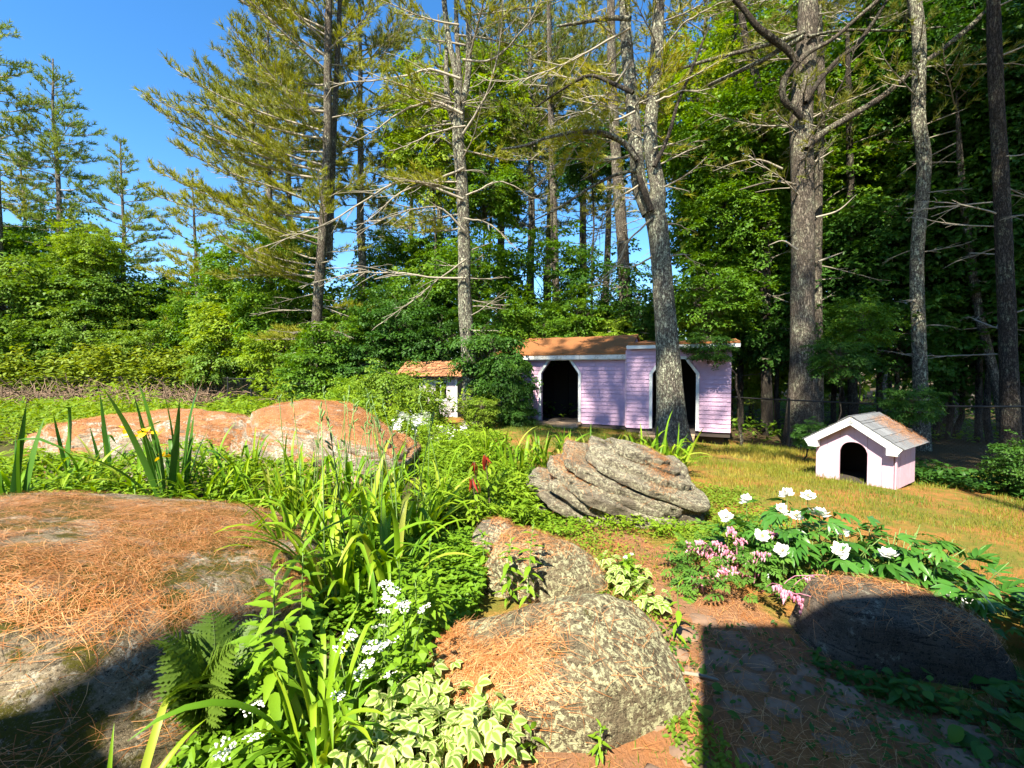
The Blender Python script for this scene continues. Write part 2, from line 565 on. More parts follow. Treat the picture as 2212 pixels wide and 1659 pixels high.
def wood_paint(name, col, wear, wear_amt=0.3, rough=0.7):
    m, nt, b, out = new_mat(name)
    co = objcoord(nt)
    n1 = noise(nt, co, 5, 6, 0.7)
    n2 = noise(nt, co, 45, 4, 0.6)
    v = rnd_value(nt, 0.5)
    c = ramp(nt, n1, [(0.3, tuple(x * 0.86 for x in col)), (0.7, tuple(min(1, x * 1.08) for x in col))])
    c = mixc(nt, math_n(nt, 'MULTIPLY', v, 0.22), c, tuple(x * 0.75 for x in col))
    w = math_n(nt, 'MULTIPLY', ramp(nt, n1, [(0.66 - 0.2 * wear_amt, (0, 0, 0)), (0.72 - 0.15 * wear_amt, (1, 1, 1))]),
               ramp(nt, n2, [(0.48, (0, 0, 0)), (0.58, (1, 1, 1))]))
    c = mixc(nt, math_n(nt, 'MULTIPLY', w, wear_amt * 2, True), c, wear)
    nt.links.new(c, b.inputs['Base Color'])
    b.inputs['Roughness'].default_value = rough
    mp = N(nt, 'ShaderNodeMapping')
    mp.inputs['Scale'].default_value = (30, 30, 3)
    nt.links.new(co, mp.inputs['Vector'])
    bump(nt, b, noise(nt, mp.outputs[0], 3, 5, 0.6), 0.25, 0.01)
    return m


M['pink'] = wood_paint('pink_shingle_paint', (0.46, 0.30, 0.41), (0.30, 0.21, 0.25), 0.35)
M['pink_dog'] = wood_paint('pink_board_paint', (0.54, 0.36, 0.43), (0.30, 0.22, 0.22), 0.4)
M['lavender'] = wood_paint('faded_clapboard_paint', (0.40, 0.35, 0.38), (0.36, 0.31, 0.29), 0.4)
M['trim'] = wood_paint('white_trim_paint', (0.56, 0.58, 0.56), (0.30, 0.28, 0.24), 0.35)
M['trim_old'] = wood_paint('flaking_white_paint', (0.58, 0.57, 0.52), (0.20, 0.17, 0.13), 0.85)
M['weathered'] = plain('weathered_plank', (0.30, 0.21, 0.13), 0.9, 0.25, 5, 0.4)
M['shingle_grey'] = plain('asphalt_shingle', (0.13, 0.135, 0.14), 0.95, 0.2, 20, 0.5, 0.6)
M['shake'] = plain('cedar_shake', (0.30, 0.13, 0.055), 0.9, 0.25, 14, 0.4, 0.7)
M['house_wall'] = plain('house_siding', (0.30, 0.27, 0.23), 0.8, 0.1, 4)
M['paver'] = plain('paver_stone', (0.20, 0.125, 0.08), 0.95, 0.22, 9, 0.6, 0.4)


def needle_roof(name):
    m, nt, b, out = new_mat(name)
    co = objcoord(nt)
    n1 = noise(nt, co, 3, 6, 0.7)
    mp = N(nt, 'ShaderNodeMapping')
    mp.inputs['Scale'].default_value = (25, 60, 60)
    nt.links.new(co, mp.inputs['Vector'])
    n2 = noise(nt, mp.outputs[0], 1.6, 5, 0.7, 0.6)
    c = mixc(nt, n2, (0.12, 0.038, 0.010), (0.36, 0.145, 0.04))
    c = mixc(nt, ramp(nt, n1, [(0.60, (0, 0, 0)), (0.72, (1, 1, 1))]), c, (0.15, 0.10, 0.06))
    nt.links.new(c, b.inputs['Base Color'])
    b.inputs['Roughness'].default_value = 0.95
    bump(nt, b, n2, 0.8, 0.03)
    return m


M['roof_needles'] = needle_roof('needle_covered_roof')


def ground_mat():
    m, nt, b, out = new_mat('garden_soil')
    co = poscoord(nt)
    fine = noise(nt, co, 45, 6, 0.7)
    med = noise(nt, co, 4.5, 6, 0.65)
    big = noise(nt, co, 0.9, 4, 0.6)
    mp = N(nt, 'ShaderNodeMapping')
    mp.inputs['Scale'].default_value = (90, 22, 10)
    mp.inputs['Rotation'].default_value = (0, 0, 0.5)
    nt.links.new(co, mp.inputs['Vector'])
    streak = noise(nt, mp.outputs[0], 1.0, 4, 0.6, 1.0)
    needles = mixc(nt, streak, (0.15, 0.055, 0.018), (0.40, 0.18, 0.07))
    dirt = mixc(nt, fine, (0.11, 0.055, 0.028), (0.30, 0.17, 0.10))
    lawn = mixc(nt, fine, (0.07, 0.08, 0.012), (0.20, 0.17, 0.035))
    lawn = mixc(nt, ramp(nt, math_n(nt, 'ADD', math_n(nt, 'MULTIPLY', big, 0.7), math_n(nt, 'MULTIPLY', med, 0.5)), [(0.55, (0, 0, 0)), (0.68, (1, 1, 1))]), lawn, mixc(nt, streak, (0.16, 0.065, 0.018), (0.38, 0.19, 0.055)))
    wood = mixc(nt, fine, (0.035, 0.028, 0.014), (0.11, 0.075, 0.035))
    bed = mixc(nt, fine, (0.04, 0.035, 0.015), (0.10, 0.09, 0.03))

    def w(name):
        a = N(nt, 'ShaderNodeAttribute', attribute_name=name)
        s = math_n(nt, 'ADD', a.outputs['Fac'], math_n(nt, 'MULTIPLY', math_n(nt, 'SUBTRACT', med, 0.5), 1.1))
        return ramp(nt, s, [(0.35, (0, 0, 0)), (0.65, (1, 1, 1))])
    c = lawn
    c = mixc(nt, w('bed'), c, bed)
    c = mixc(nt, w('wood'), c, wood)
    pth = mixc(nt, ramp(nt, math_n(nt, 'ADD', big, math_n(nt, 'MULTIPLY', med, 0.5)), [(0.62, (0, 0, 0)), (0.85, (1, 1, 1))]), needles, dirt)
    c = mixc(nt, w('path'), c, pth)
    nt.links.new(c, b.inputs['Base Color'])
    b.inputs['Roughness'].default_value = 1.0
    b.inputs['Specular IOR Level'].default_value = 0.1
    bump(nt, b, math_n(nt, 'ADD', fine, streak), 0.7, 0.02)
    return m


M['ground'] = ground_mat()

# ------------------------------------------------------------------ ground
def in_poly(x, y, poly):
    c = np.zeros(x.shape, bool)
    n = len(poly)
    for i in range(n):
        x0, y0 = poly[i][0], poly[i][1]
        x1, y1 = poly[(i + 1) % n][0], poly[(i + 1) % n][1]
        if y0 == y1:
            continue
        c ^= ((y0 > y) != (y1 > y)) & (x < (x1 - x0) * (y - y0) / (y1 - y0) + x0)
    return c


def seg_dist(x, y, pts):
    d = np.full(x.shape, 1e9)
    for a, b in zip(pts[:-1], pts[1:]):
        ax, ay, bx, by = a[0], a[1], b[0], b[1]
        t = np.clip(((x - ax) * (bx - ax) + (y - ay) * (by - ay)) / ((bx - ax) ** 2 + (by - ay) ** 2), 0, 1)
        d = np.minimum(d, np.hypot(x - ax - t * (bx - ax), y - ay - t * (by - ay)))
    return d


PATH_LINE = [(2.0, 1.2), (1.55, 1.9), (1.25, 2.6), (1.15, 3.2), (0.95, 3.9), (0.62, 4.5)]
BED = [G(*p) for p in ((-200, 905), (420, 893), (870, 908), (1010, 935), (1120, 985), (1190, 1060), (1150, 1120), (1040, 1230), (930, 1430), (960, 1659))]
BED = [(p.x, p.y) for p in BED] + [(-1.4, 0.8), (-9, 0.8)]


def zone_path(x, y):
    d = seg_dist(x, y, PATH_LINE)
    return np.maximum(1 - ss(0.35, 0.85, d), (1 - ss(1.9, 2.5, y)) * ss(-0.4, 0.1, x) * (1 - ss(2.2, 3.4, x)))


def zone_bed(x, y):
    return in_poly(x, y, BED).astype(float)


FENCE_R = [(6.4, 14.4), (8.2, 11.6), (9.6, 8.4), (11.0, 4.6), (12.0, 1.0)]


def right_of_fence(x, y):
    fx = np.interp(y, [p[1] for p in FENCE_R[::-1]], [p[0] for p in FENCE_R[::-1]])
    return x - fx


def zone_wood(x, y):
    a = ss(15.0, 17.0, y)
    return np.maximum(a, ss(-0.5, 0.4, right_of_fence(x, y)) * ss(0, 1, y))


xs = np.unique(np.concatenate([np.linspace(-300, -20, 15), np.linspace(-20, -9, 23), np.arange(-9, 10.01, 0.12), np.linspace(10, 24, 29), np.linspace(24, 300, 15)]))
ys = np.unique(np.concatenate([np.linspace(-40, 0, 12), np.arange(0, 9.0, 0.10), np.arange(9, 18, 0.2), np.linspace(18, 40, 30), np.linspace(40, 400, 16)]))
X, Y = np.meshgrid(xs, ys)
Z = terrain(X, Y)
near = (np.abs(X) < 12) & (Y > -2) & (Y < 20)
Z = Z + np.where(near, 0.035 * fbm(np.stack([X.ravel() * 2.2, Y.ravel() * 2.2, X.ravel() * 0], 1), 3, 4).reshape(X.shape), 0)
g = Geo()
nx, ny = len(xs), len(ys)
i = (np.arange(ny - 1)[:, None] * nx + np.arange(nx - 1)[None, :]).ravel()
g.add(np.stack([X.ravel(), Y.ravel(), Z.ravel()], 1), None, np.stack([i, i + 1, i + nx + 1, i + nx], 1))
me = g.mesh('ground', M['ground'], True)
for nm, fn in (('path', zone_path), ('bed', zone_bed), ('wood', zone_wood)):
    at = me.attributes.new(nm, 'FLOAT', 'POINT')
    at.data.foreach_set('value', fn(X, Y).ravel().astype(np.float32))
tag(link('ground', me), kind='structure')

# the path: worn pavers sunk between grass and needles, running from the house to the layered rock
path_root = tag(link('path', None), kind='structure')


def paver_mesh(seed):
    r = np.random.default_rng(seed)
    n = 14
    th = np.arange(n) / n * 2 * PI
    sq = (np.abs(np.cos(th)) ** 5 + np.abs(np.sin(th)) ** 5) ** (-1 / 5)
    rad = sq * (1 + 0.10 * r.standard_normal(n))
    g = Geo()
    rings = []
    for s, z in ((1.02, -0.03), (1.0, 0.006), (0.80, 0.030), (0.42, 0.044)):
        rings.append(np.stack([0.125 * rad * s * np.cos(th), 0.095 * rad * s * np.sin(th), z + 0.004 * r.standard_normal(n)], 1))
    V = np.vstack(rings + [np.array([[0, 0, 0.046]])])
    q = []
    for k in range(3):
        for j in range(n):
            q.append((k * n + j, k * n + (j + 1) % n, (k + 1) * n + (j + 1) % n, (k + 1) * n + j))
    t = [(3 * n + j, 3 * n + (j + 1) % n, 4 * n) for j in range(n)]
    g.add(V, t, q)
    return g.mesh('paver', M['paver'], True)


PAVERS = [paver_mesh(s) for s in range(5)]
rr = np.random.default_rng(5)
ang = -0.55
for iy in range(-3, 26):
    for ix in range(-12, 14):
        u = ix * 0.285 + (iy % 2) * 0.14
        v = iy * 0.215
        x = 1.6 + u * math.cos(ang) - v * math.sin(ang) * 0.4 + rr.normal() * 0.012
        y = 1.55 + u * math.sin(ang) * 0.35 + v * math.cos(ang) + rr.normal() * 0.012
        if y < 1.2 or y > 3.0 or x > 3.2:
            continue
        d = float(seg_dist(np.array([x]), np.array([y]), PATH_LINE)[0])
        if d > 0.52 and not (y < 2.2 and 0.55 < x < 2.9):
            continue
        if rr.random() < 0.10:
            continue
        link('paver', PAVERS[rr.integers(5)], path_root, (x, y, TZ(x, y) - 0.024 + rr.normal() * 0.008), (rr.normal() * 0.04, rr.normal() * 0.04, ang * 0.6 + rr.normal() * 0.12), (rr.uniform(0.78, 1.05), rr.uniform(0.78, 1.05), 1))

# ------------------------------------------------------------------ rocks
def needle_template(bend):
    w = 0.0095
    t = np.array([0, 0.35, 0.7, 1.0])
    x = bend * (t ** 2)
    z = 0.05 * np.sin(t * PI)
    v = []
    for k in range(4):
        ww = w * (1 - 0.55 * t[k])
        v += [(x[k] - ww, t[k], z[k]), (x[k] + ww, t[k], z[k])]
    q = [(0, 1, 3, 2), (2, 3, 5, 4), (4, 5, 7, 6)]
    return np.array(v), None, np.array(q), None


NEEDLES = [needle_template(b) for b in (-0.28, -0.1, 0.05, 0.16, 0.3)]


def needle_litter(V, T, count, seed, up_min=0.35, mask=None, lift=0.006, length=(0.08, 0.14)):
    """fallen pine needles lying on a surface, in drifts"""
    r = np.random.default_rng(seed)
    a, b, c = V[T[:, 0]], V[T[:, 1]], V[T[:, 2]]
    n = np.cross(b - a, c - a)
    ar = np.linalg.norm(n, axis=1) + 1e-12
    n = n / ar[:, None]
    ok = np.where((n[:, 2] > up_min) & (a[:, 2] > -0.25), ar * np.clip(n[:, 2], 0, 1), 0)
    pick = r.choice(len(T), count * 3, p=ok / ok.sum())
    u, v = r.random(len(pick)), r.random(len(pick))
    f = u + v > 1
    u[f], v[f] = 1 - u[f], 1 - v[f]
    p = a[pick] + (b - a)[pick] * u[:, None] + (c - a)[pick] * v[:, None]
    dens = np.clip((fbm(p * 1.9, seed, 4) + 0.10) * 6.0, 0.07, 1.0)
    if mask is not None:
        dens = dens * mask(p)
    keep = r.random(len(p)) < dens
    p, nn, pick = p[keep][:count], n[pick][keep][:count], None
    drift = fbm(p * 1.1, seed + 9, 2) * 7
    th = drift + r.normal(size=len(p)) * 0.9
    t = np.stack([np.cos(th), np.sin(th), np.zeros(len(p))], 1)
    t -= nn * (t * nn).sum(1)[:, None]
    t /= np.linalg.norm(t, axis=1)[:, None] + 1e-9
    t = t + nn * r.normal(size=len(p))[:, None] * 0.10
    t /= np.linalg.norm(t, axis=1)[:, None]
    x = np.cross(t, nn)
    R = np.stack([x, t, nn], -1)
    g = Geo()
    L = r.uniform(*length, len(p))
    k = r.integers(0, len(NEEDLES), len(p))
    p = p + nn * (lift + 0.012 * r.random(len(p)))[:, None] - t * L[:, None] * 0.5
    for j, tp in enumerate(NEEDLES):
        m = k == j
        if m.any():
            g.bake(tp, R[m], L[m], p[m], r.random(m.sum()))
    return g


def ico(sub):
    bm = bmesh.new()
    bmesh.ops.create_icosphere(bm, subdivisions=sub, radius=1)
    V = np.array([v.co[:] for v in bm.verts])
    T = np.array([[v.index for v in f.verts] for f in bm.faces])
    bm.free()
    return V, T


ICO = {s: ico(s) for s in (4, 5, 6)}


def rock(name, label, loc, axes, rz, mat, seed, sub=5, power=0.75, rough=0.12, shape=None, strata=0.0, litter=0, litter_mask=None, up_min=0.35, fine=0.02, facets=9):
    V, T = ICO[sub]
    V = V.copy()
    V = np.sign(V) * np.abs(V) ** power
    V += V * (fbm(V * 1.3 + seed, seed, 3) * rough * 4)[:, None]
    fr_ = np.random.default_rng(seed)
    for _ in range(facets):                      # flat broken faces
        nn = fr_.normal(size=3)
        nn[2] = abs(nn[2]) * 0.8
        nn /= np.linalg.norm(nn)
        dd = V @ nn
        lim = np.percentile(dd, 100) * fr_.uniform(0.72, 0.92)
        V -= nn * (np.clip(dd - lim, 0, None) * 0.85)[:, None]
    if shape is not None:
        V = shape(V)
    V = V * np.array(axes)
    nrm = V / (np.array(axes) ** 2)
    nrm /= np.linalg.norm(nrm, axis=1)[:, None]
    if strata:
        # tilted beds: stepped ledges with deep cracks between them
        ax = np.array([0.34, -0.10, 0.93])
        h = V @ ax + 0.16 * fbm(V * np.array([1.2, 1.2, 1.5]), seed + 2, 3)
        bed = 0.105
        ph = h / bed + 0.8 * fbm(V * 0.9, seed + 5, 2)
        fr = ph - np.floor(ph)
        lay = np.floor(ph)
        step = _hash(lay.astype(int), (lay * 0).astype(int), (lay * 0).astype(int), seed) - 0.5
        local = vnoise(np.stack([V[:, 0] * 1.6, V[:, 1] * 1.6, lay * 3.7], 1), seed + 3) - 0.5
        prof = (fr - 0.5) * 0.9 + np.where(fr < 0.16, -1.1 * (1 - fr / 0.16), 0)
        side = np.clip(1.15 - nrm[:, 2], 0.15, 1)
        V = V + nrm * (strata * (prof * 0.55 + step * 0.8 + local * 1.5) * side)[:, None]
    V = V + nrm * (fine * 2.2 * fbm(V * 7.0, seed + 11, 4))[:, None]
    c, s = math.cos(rz), math.sin(rz)
    V = V @ np.array([[c, s, 0], [-s, c, 0], [0, 0, 1]])
    o = np.array([loc[0], loc[1], TZ(loc[0], loc[1]) if len(loc) < 3 else loc[2]])
    g = Geo()
    g.add(V, T)
    ob = tag(link(name, g.mesh(name, M[mat], True), None, o), label, 'rock')
    if litter:
        nd = needle_litter(V + o, T, litter, seed + 31, up_min, litter_mask)
        for k in range(len(nd.v)):
            nd.v[k] = nd.v[k] - o
        part('fallen_needles', nd, M['needle'], ob, kind='stuff')
    return ob


def shape_front(V):
    s = 0.62 + 0.38 * ss(-0.9, 0.35, V[:, 0])
    V[:, 2] *= s * (1 - 0.15 * ss(0.6, 1.1, V[:, 0]))
    V[:, 1] *= 0.85 + 0.15 * ss(-1, 0.2, V[:, 0])
    return V


rock('lichen_boulder', 'rounded lichen-spotted boulder with a needle drift, beside the variegated plants', (0.22, 2.36), (0.68, 0.42, 0.47), -0.06, 'rock_front', 3, 6, 0.8, 0.06, shape_front, 0, 3600,
     lambda p: np.clip(0.95 - (p[:, 0] + 0.1) * 2.2, 0.03, 1), 0.25, 0.020, 7)


def shape_slope(V):
    V[:, 2] *= 1.0 - 0.45 * ss(-0.4, 1.0, V[:, 0])
    return V


rock('sloping_rock', 'grey rock sloping down to the path, behind the rounded lichen-spotted boulder', (0.24, 3.45), (0.52, 0.34, 0.42), -0.25, 'rock_front', 12, 5, 0.7, 0.08, shape_slope, 0.02, 1800,
     lambda p: 0.4 + 0 * p[:, 0], 0.3, 0.02)
rock('small_block_rock', 'small needle-topped rock block under the red dried leaves', (-0.12, 3.75), (0.24, 0.2, 0.40), 0.3, 'rock_layer', 22, 4, 0.7, 0.06, None, 0.015, 500, None, 0.3)


def layered_rock(name, label, loc, axes, tilt, thick, mat, seed, litter, mask, jag=0.10, power=0.24, base=-0.3, lo=0.0):
    """a rock of stacked tilted beds: every bed a broken slab with its own ledge, dark gaps between them"""
    r = np.random.default_rng(seed)
    o = np.array([loc[0], loc[1], TZ(loc[0], loc[1])])
    root = thing(name, label, 'rock', o)
    n = np.array(tilt, float)
    n /= np.linalg.norm(n)
    u = np.cross(np.array([0, 1.0, 0]), n)
    u /= np.linalg.norm(u)
    v = np.cross(n, u)
    top = math.sqrt((axes[0] * n[0]) ** 2 + (axes[1] * n[1]) ** 2 + (axes[2] * n[2]) ** 2)
    h = base * top
    allV, allT, cnt = [], [], 0
    V0, T0 = ICO[5 if axes[0] > 0.9 else 4]
    k = 0
    while h < top * 0.97:
        th = thick * r.uniform(0.6, 1.7)
        f = max(0.10, 1 - (max(0.0, h + th * 0.2) / top) ** 2.2)
        ext = math.sqrt(f)
        c = n * h * np.array([1, 1, 1]) + u * r.normal() * jag * 0.5 * axes[0] + v * r.normal() * jag * 0.5 * axes[1]
        V = np.sign(V0) * np.abs(V0) ** np.array([0.75, 0.75, power])
        ang = np.arctan2(V0[:, 1], V0[:, 0])
        edge = 1 + jag * 4.5 * fbm(np.stack([np.cos(ang) * 1.6 + k * 3.1, np.sin(ang) * 1.6, np.full(len(ang), k * 1.7)], 1), seed + k, 4)
        edge = np.round(edge * 14) / 14 * 0.45 + edge * 0.55      # chipped edges
        V = V * np.stack([axes[0] * ext * edge, axes[1] * ext * edge, np.full(len(V), th * 0.62)], 1)
        V[:, 2] += thick * 0.9 * fbm(np.stack([V[:, 0] * 1.8 + k, V[:, 1] * 1.8, V[:, 0] * 0], 1), seed + 40 + k, 3)
        W = c + V[:, :1] * u + V[:, 1:2] * v + V[:, 2:] * n
        nr = V0[:, :1] * u + V0[:, 1:2] * v + V0[:, 2:] * n
        W += nr * (0.030 * fbm(W * 6.0, seed + 3, 5))[:, None]
        g = Geo()
        g.add(W, T0)
        part('rock_layer', g, M[mat], root, True)
        allV.append(W + o)
        allT.append(T0 + cnt)
        cnt += len(W)
        h += th * r.uniform(0.72, 0.98)
        k += 1
    if litter:
        V, T = np.vstack(allV), np.vstack(allT)
        nd = needle_litter(V, T, litter, seed + 31, 0.3, mask, 0.008)
        for q in range(len(nd.v)):
            nd.v[q] = nd.v[q] - o
        part('fallen_needles', nd, M['needle'], root, kind='stuff')
    return root


LR = layered_rock('layered_rock', 'large pale rock of tilted cracked layers standing on the lawn edge', (1.34, 5.5), (1.02, 0.66, 0.80), (0.34, -0.20, 0.92), 0.085, 'rock_layer', 5, 22000,
                  lambda p: np.maximum(ss(1.05, 0.6, p[:, 0]) * ss(0.3, 0.5, p[:, 2]), np.exp(-((p[:, 0] - 1.75) ** 2 / 0.03 + (p[:, 2] - 0.6) ** 2 / 0.05))) + 0.03, 0.13)
core = rock('rock_core', None, (1.34, 5.5), (0.90, 0.58, 0.74), 0.1, 'rock_layer', 6, 5, 0.75, 0.08, None, 0.06, 0, None, 0.3, 0.03, 8)
del core['category']
core.location = core.location - LR.location
core.parent = LR


def shape_slab_r(V):
    V[:, 2] *= 1.0 - 0.42 * ss(-0.2, 1.0, V[:, 0])
    return V


rock('needle_slab', 'flat-topped needle-covered slab with a steep pale edge, behind the daylilies', (-3.15, 7.5), (1.55, 1.15, 1.1), -0.08, 'rock_slab', 8, 6, 0.50, 0.07, shape_slab_r, 0.15, 17000, None, 0.3, 0.03, 5)
rock('long_slab', 'long low needle-covered slab with a bare pale middle, behind the yellow irises', (-6.5, 7.9), (2.25, 1.1, 1.05), 0.05, 'rock_slab', 15, 6, 0.52, 0.08,
     lambda V: V * np.stack([np.ones(len(V)), np.ones(len(V)), 0.72 + 0.28 * ss(-1, 0.1, V[:, 0])], 1), 0.15, 17000, lambda p: 1 - 0.85 * np.exp(-((p[:, 0] + 5.7) ** 2) / 0.3), 0.3, 0.03, 5)
def shape_outcrop(V):
    V[:, 2] *= 1 - 0.55 * ss(-0.15, -0.95, V[:, 1])
    V[:, 2] *= 1 - 0.25 * ss(0.35, 1.0, V[:, 0])
    return V


rock('broad_outcrop', 'broad mossy outcrop strewn with orange pine needles, beside the ferns', (-3.45, 2.45), (2.15, 2.05, 0.84), 0.02, 'rock_outcrop', 4, 6, 0.82, 0.03, shape_outcrop, 0.0, 42000, lambda p: 1 - 0.6 * ss(3.4, 4.2, p[:, 1]), 0.3, 0.020, 5)
rock('shaded_boulder', 'long dark boulder half in shade below the white peonies', (2.28, 2.66), (0.56, 0.30, 0.38), -0.42, 'rock_dark', 19, 5, 0.8, 0.06, None, 0.0, 900, None, 0.4, 0.016)

# needles drifted over path and lawn
bm_x, bm_y = np.meshgrid(np.arange(-0.4, 6.5, 0.15), np.arange(1.3, 11.5, 0.15))
gv = np.stack([bm_x.ravel(), bm_y.ravel(), terrain(bm_x, bm_y).ravel()], 1)
gn = bm_x.shape[1]
gi = (np.arange(bm_x.shape[0] - 1)[:, None] * gn + np.arange(gn - 1)[None, :]).ravel()
gt = np.concatenate([np.stack([gi, gi + 1, gi + gn + 1], 1), np.stack([gi, gi + gn + 1, gi + gn], 1)])
nd = needle_litter(gv, gt, 26000, 77, 0.3, lambda p: np.clip(1.4 * zone_path(p[:, 0], p[:, 1]) + 0.35 * ss(5, 8, p[:, 1]), 0, 1) * (1 - zone_bed(p[:, 0], p[:, 1])) * np.clip(5.0 / (p[:, 1] + 1), 0.4, 1.2), 0.01)
tag(part('fallen_needles', nd, M['needle'], None), 'orange pine needles drifted over the path', 'needles', kind='stuff')


# ------------------------------------------------------------------ buildings
def extrude_poly(g, pts, y0, y1, rnd=0.5):
    """a convex outline in x,z pushed from y0 to y1"""
    n = len(pts)
    v = [(p[0], y0, p[1]) for p in pts] + [(p[0], y1, p[1]) for p in pts]
    q = [(k, (k + 1) % n, n + (k + 1) % n, n + k) for k in range(n)]
    t = [(0, k, k + 1) for k in range(1, n - 1)] + [(n, n + k + 1, n + k) for k in range(1, n - 1)]
    g.add(v, t, q, rnd)


def strip(g, xs, lo, hi, y0, y1, rnd=0.5):
    """a board whose lower and upper edges follow lo and hi"""
    n = len(xs)
    v = []
    for y in (y0, y1):
        v += [(xs[k], y, lo[k]) for k in range(n)] + [(xs[k], y, hi[k]) for k in range(n)]
    q = []
    for k in range(n - 1):
        q += [(k, k + 1, n + k + 1, n + k), (2 * n + k, 3 * n + k, 3 * n + k + 1, 2 * n + k + 1),
              (k, 2 * n + k, 2 * n + k + 1, k + 1), (n + k, n + k + 1, 3 * n + k + 1, 3 * n + k)]
    q += [(0, n, 3 * n, 2 * n), (n - 1, 3 * n - 1, 4 * n - 1, 2 * n - 1)]
    g.add(v, None, q, rnd)


def shingle_course(x0, x1, z0, h, y, r, wmin=0.10, wmax=0.2, proud=0.026):
    """one row of shingles across a wall: each shingle a wedge with its own butt"""
    g = Geo()
    x = x0
    while x < x1 - 0.004:
        w = min(r.uniform(wmin, wmax), x1 - x)
        if x1 - x - w < 0.05:
            w = x1 - x
        pr = proud * r.uniform(0.75, 1.2)
        dz = r.normal() * 0.002
        a, b = x + 0.0015, x + w - 0.0015
        v = [(a, y - pr, z0 + dz), (b, y - pr, z0 + dz), (b, y - 0.003, z0 + h * 1.04), (a, y - 0.003, z0 + h * 1.04),
             (a, y + 0.004, z0 + dz), (b, y + 0.004, z0 + dz), (b, y + 0.004, z0 + h * 1.04), (a, y + 0.004, z0 + h * 1.04)]
        g.add(v, None, [(0, 1, 2, 3), (4, 7, 6, 5), (0, 4, 5, 1), (1, 5, 6, 2), (3, 2, 6, 7), (0, 3, 7, 4)], r.random())
        x += w
    return g


SHED = thing('pink_shed', 'long pink shingled shed with two open octagonal doorways, among the pines', 'shed', (3.53, 13.6, 0.0), math.atan2(-0.416, 0.909))
r = np.random.default_rng(11)


def casing(x0, x1, zt, zc, cx, y, parent, z0=0.06, w=0.085):
    """white trim of a doorway with cut top corners"""
    for pts in ([(x0 - w, z0), (x0, z0), (x0, zt - zc), (x0 - w, zt - zc + 0.02)],
                [(x1, z0), (x1 + w, z0), (x1 + w, zt - zc + 0.02), (x1, zt - zc)],
                [(x0 - w, zt - zc + 0.02), (x0, zt - zc), (x0 + cx, zt), (x0 + cx - 0.03, zt + w)],
                [(x1, zt - zc), (x1 + w, zt - zc + 0.02), (x1 - cx + 0.03, zt + w), (x1 - cx, zt)],
                [(x0 + cx, zt), (x1 - cx, zt), (x1 - cx + 0.03, zt + w), (x0 + cx - 0.03, zt + w)]):
        g = Geo()
        extrude_poly(g, pts, y - 0.036, y - 0.002, r.random())
        part('door_casing', g, M['trim'], parent)


def shed_front(x0, x1, dx0, dx1, zt, zc, cx, ztop, y, zb):
    """wall sheathing round a cut-cornered doorway, then its shingle courses"""
    g = Geo()
    for pts in ([(x0, zb), (dx0, zb), (dx0, zt - zc), (dx0, ztop), (x0, ztop)],
                [(dx1, zb), (x1, zb), (x1, ztop), (dx1, ztop), (dx1, zt - zc)],
                [(dx0, zt - zc), (dx0 + cx, zt), (dx0 + cx, ztop), (dx0, ztop)],
                [(dx1 - cx, zt), (dx1, zt - zc), (dx1, ztop), (dx1 - cx, ztop)],
                [(dx0 + cx, zt), (dx1 - cx, zt), (dx1 - cx, ztop), (dx0 + cx, ztop)]):
        extrude_poly(g, pts, y, y + 0.09)
    part('wall', g, M['pink'], SHED)
    h = 0.122
    z = zb
    while z < ztop - 0.01:
        hh = min(h, ztop - z)
        if z + hh < zt - zc + 0.02:
            l, q = dx0 - 0.087, dx1 + 0.087
        elif z < zt + 0.085:
            f = np.clip((z - (zt - zc)) / zc, 0, 1)
            l, q = dx0 - 0.06 + f * cx, dx1 + 0.06 - f * cx
        else:
            l = q = (dx0 + dx1) / 2
        for a, b in ((x0, l), (q, x1)):
            if b - a > 0.03:
                link('siding_course', shingle_course(a, b, z, hh, y, r).mesh('siding_course', M['pink']), SHED)
        z += h


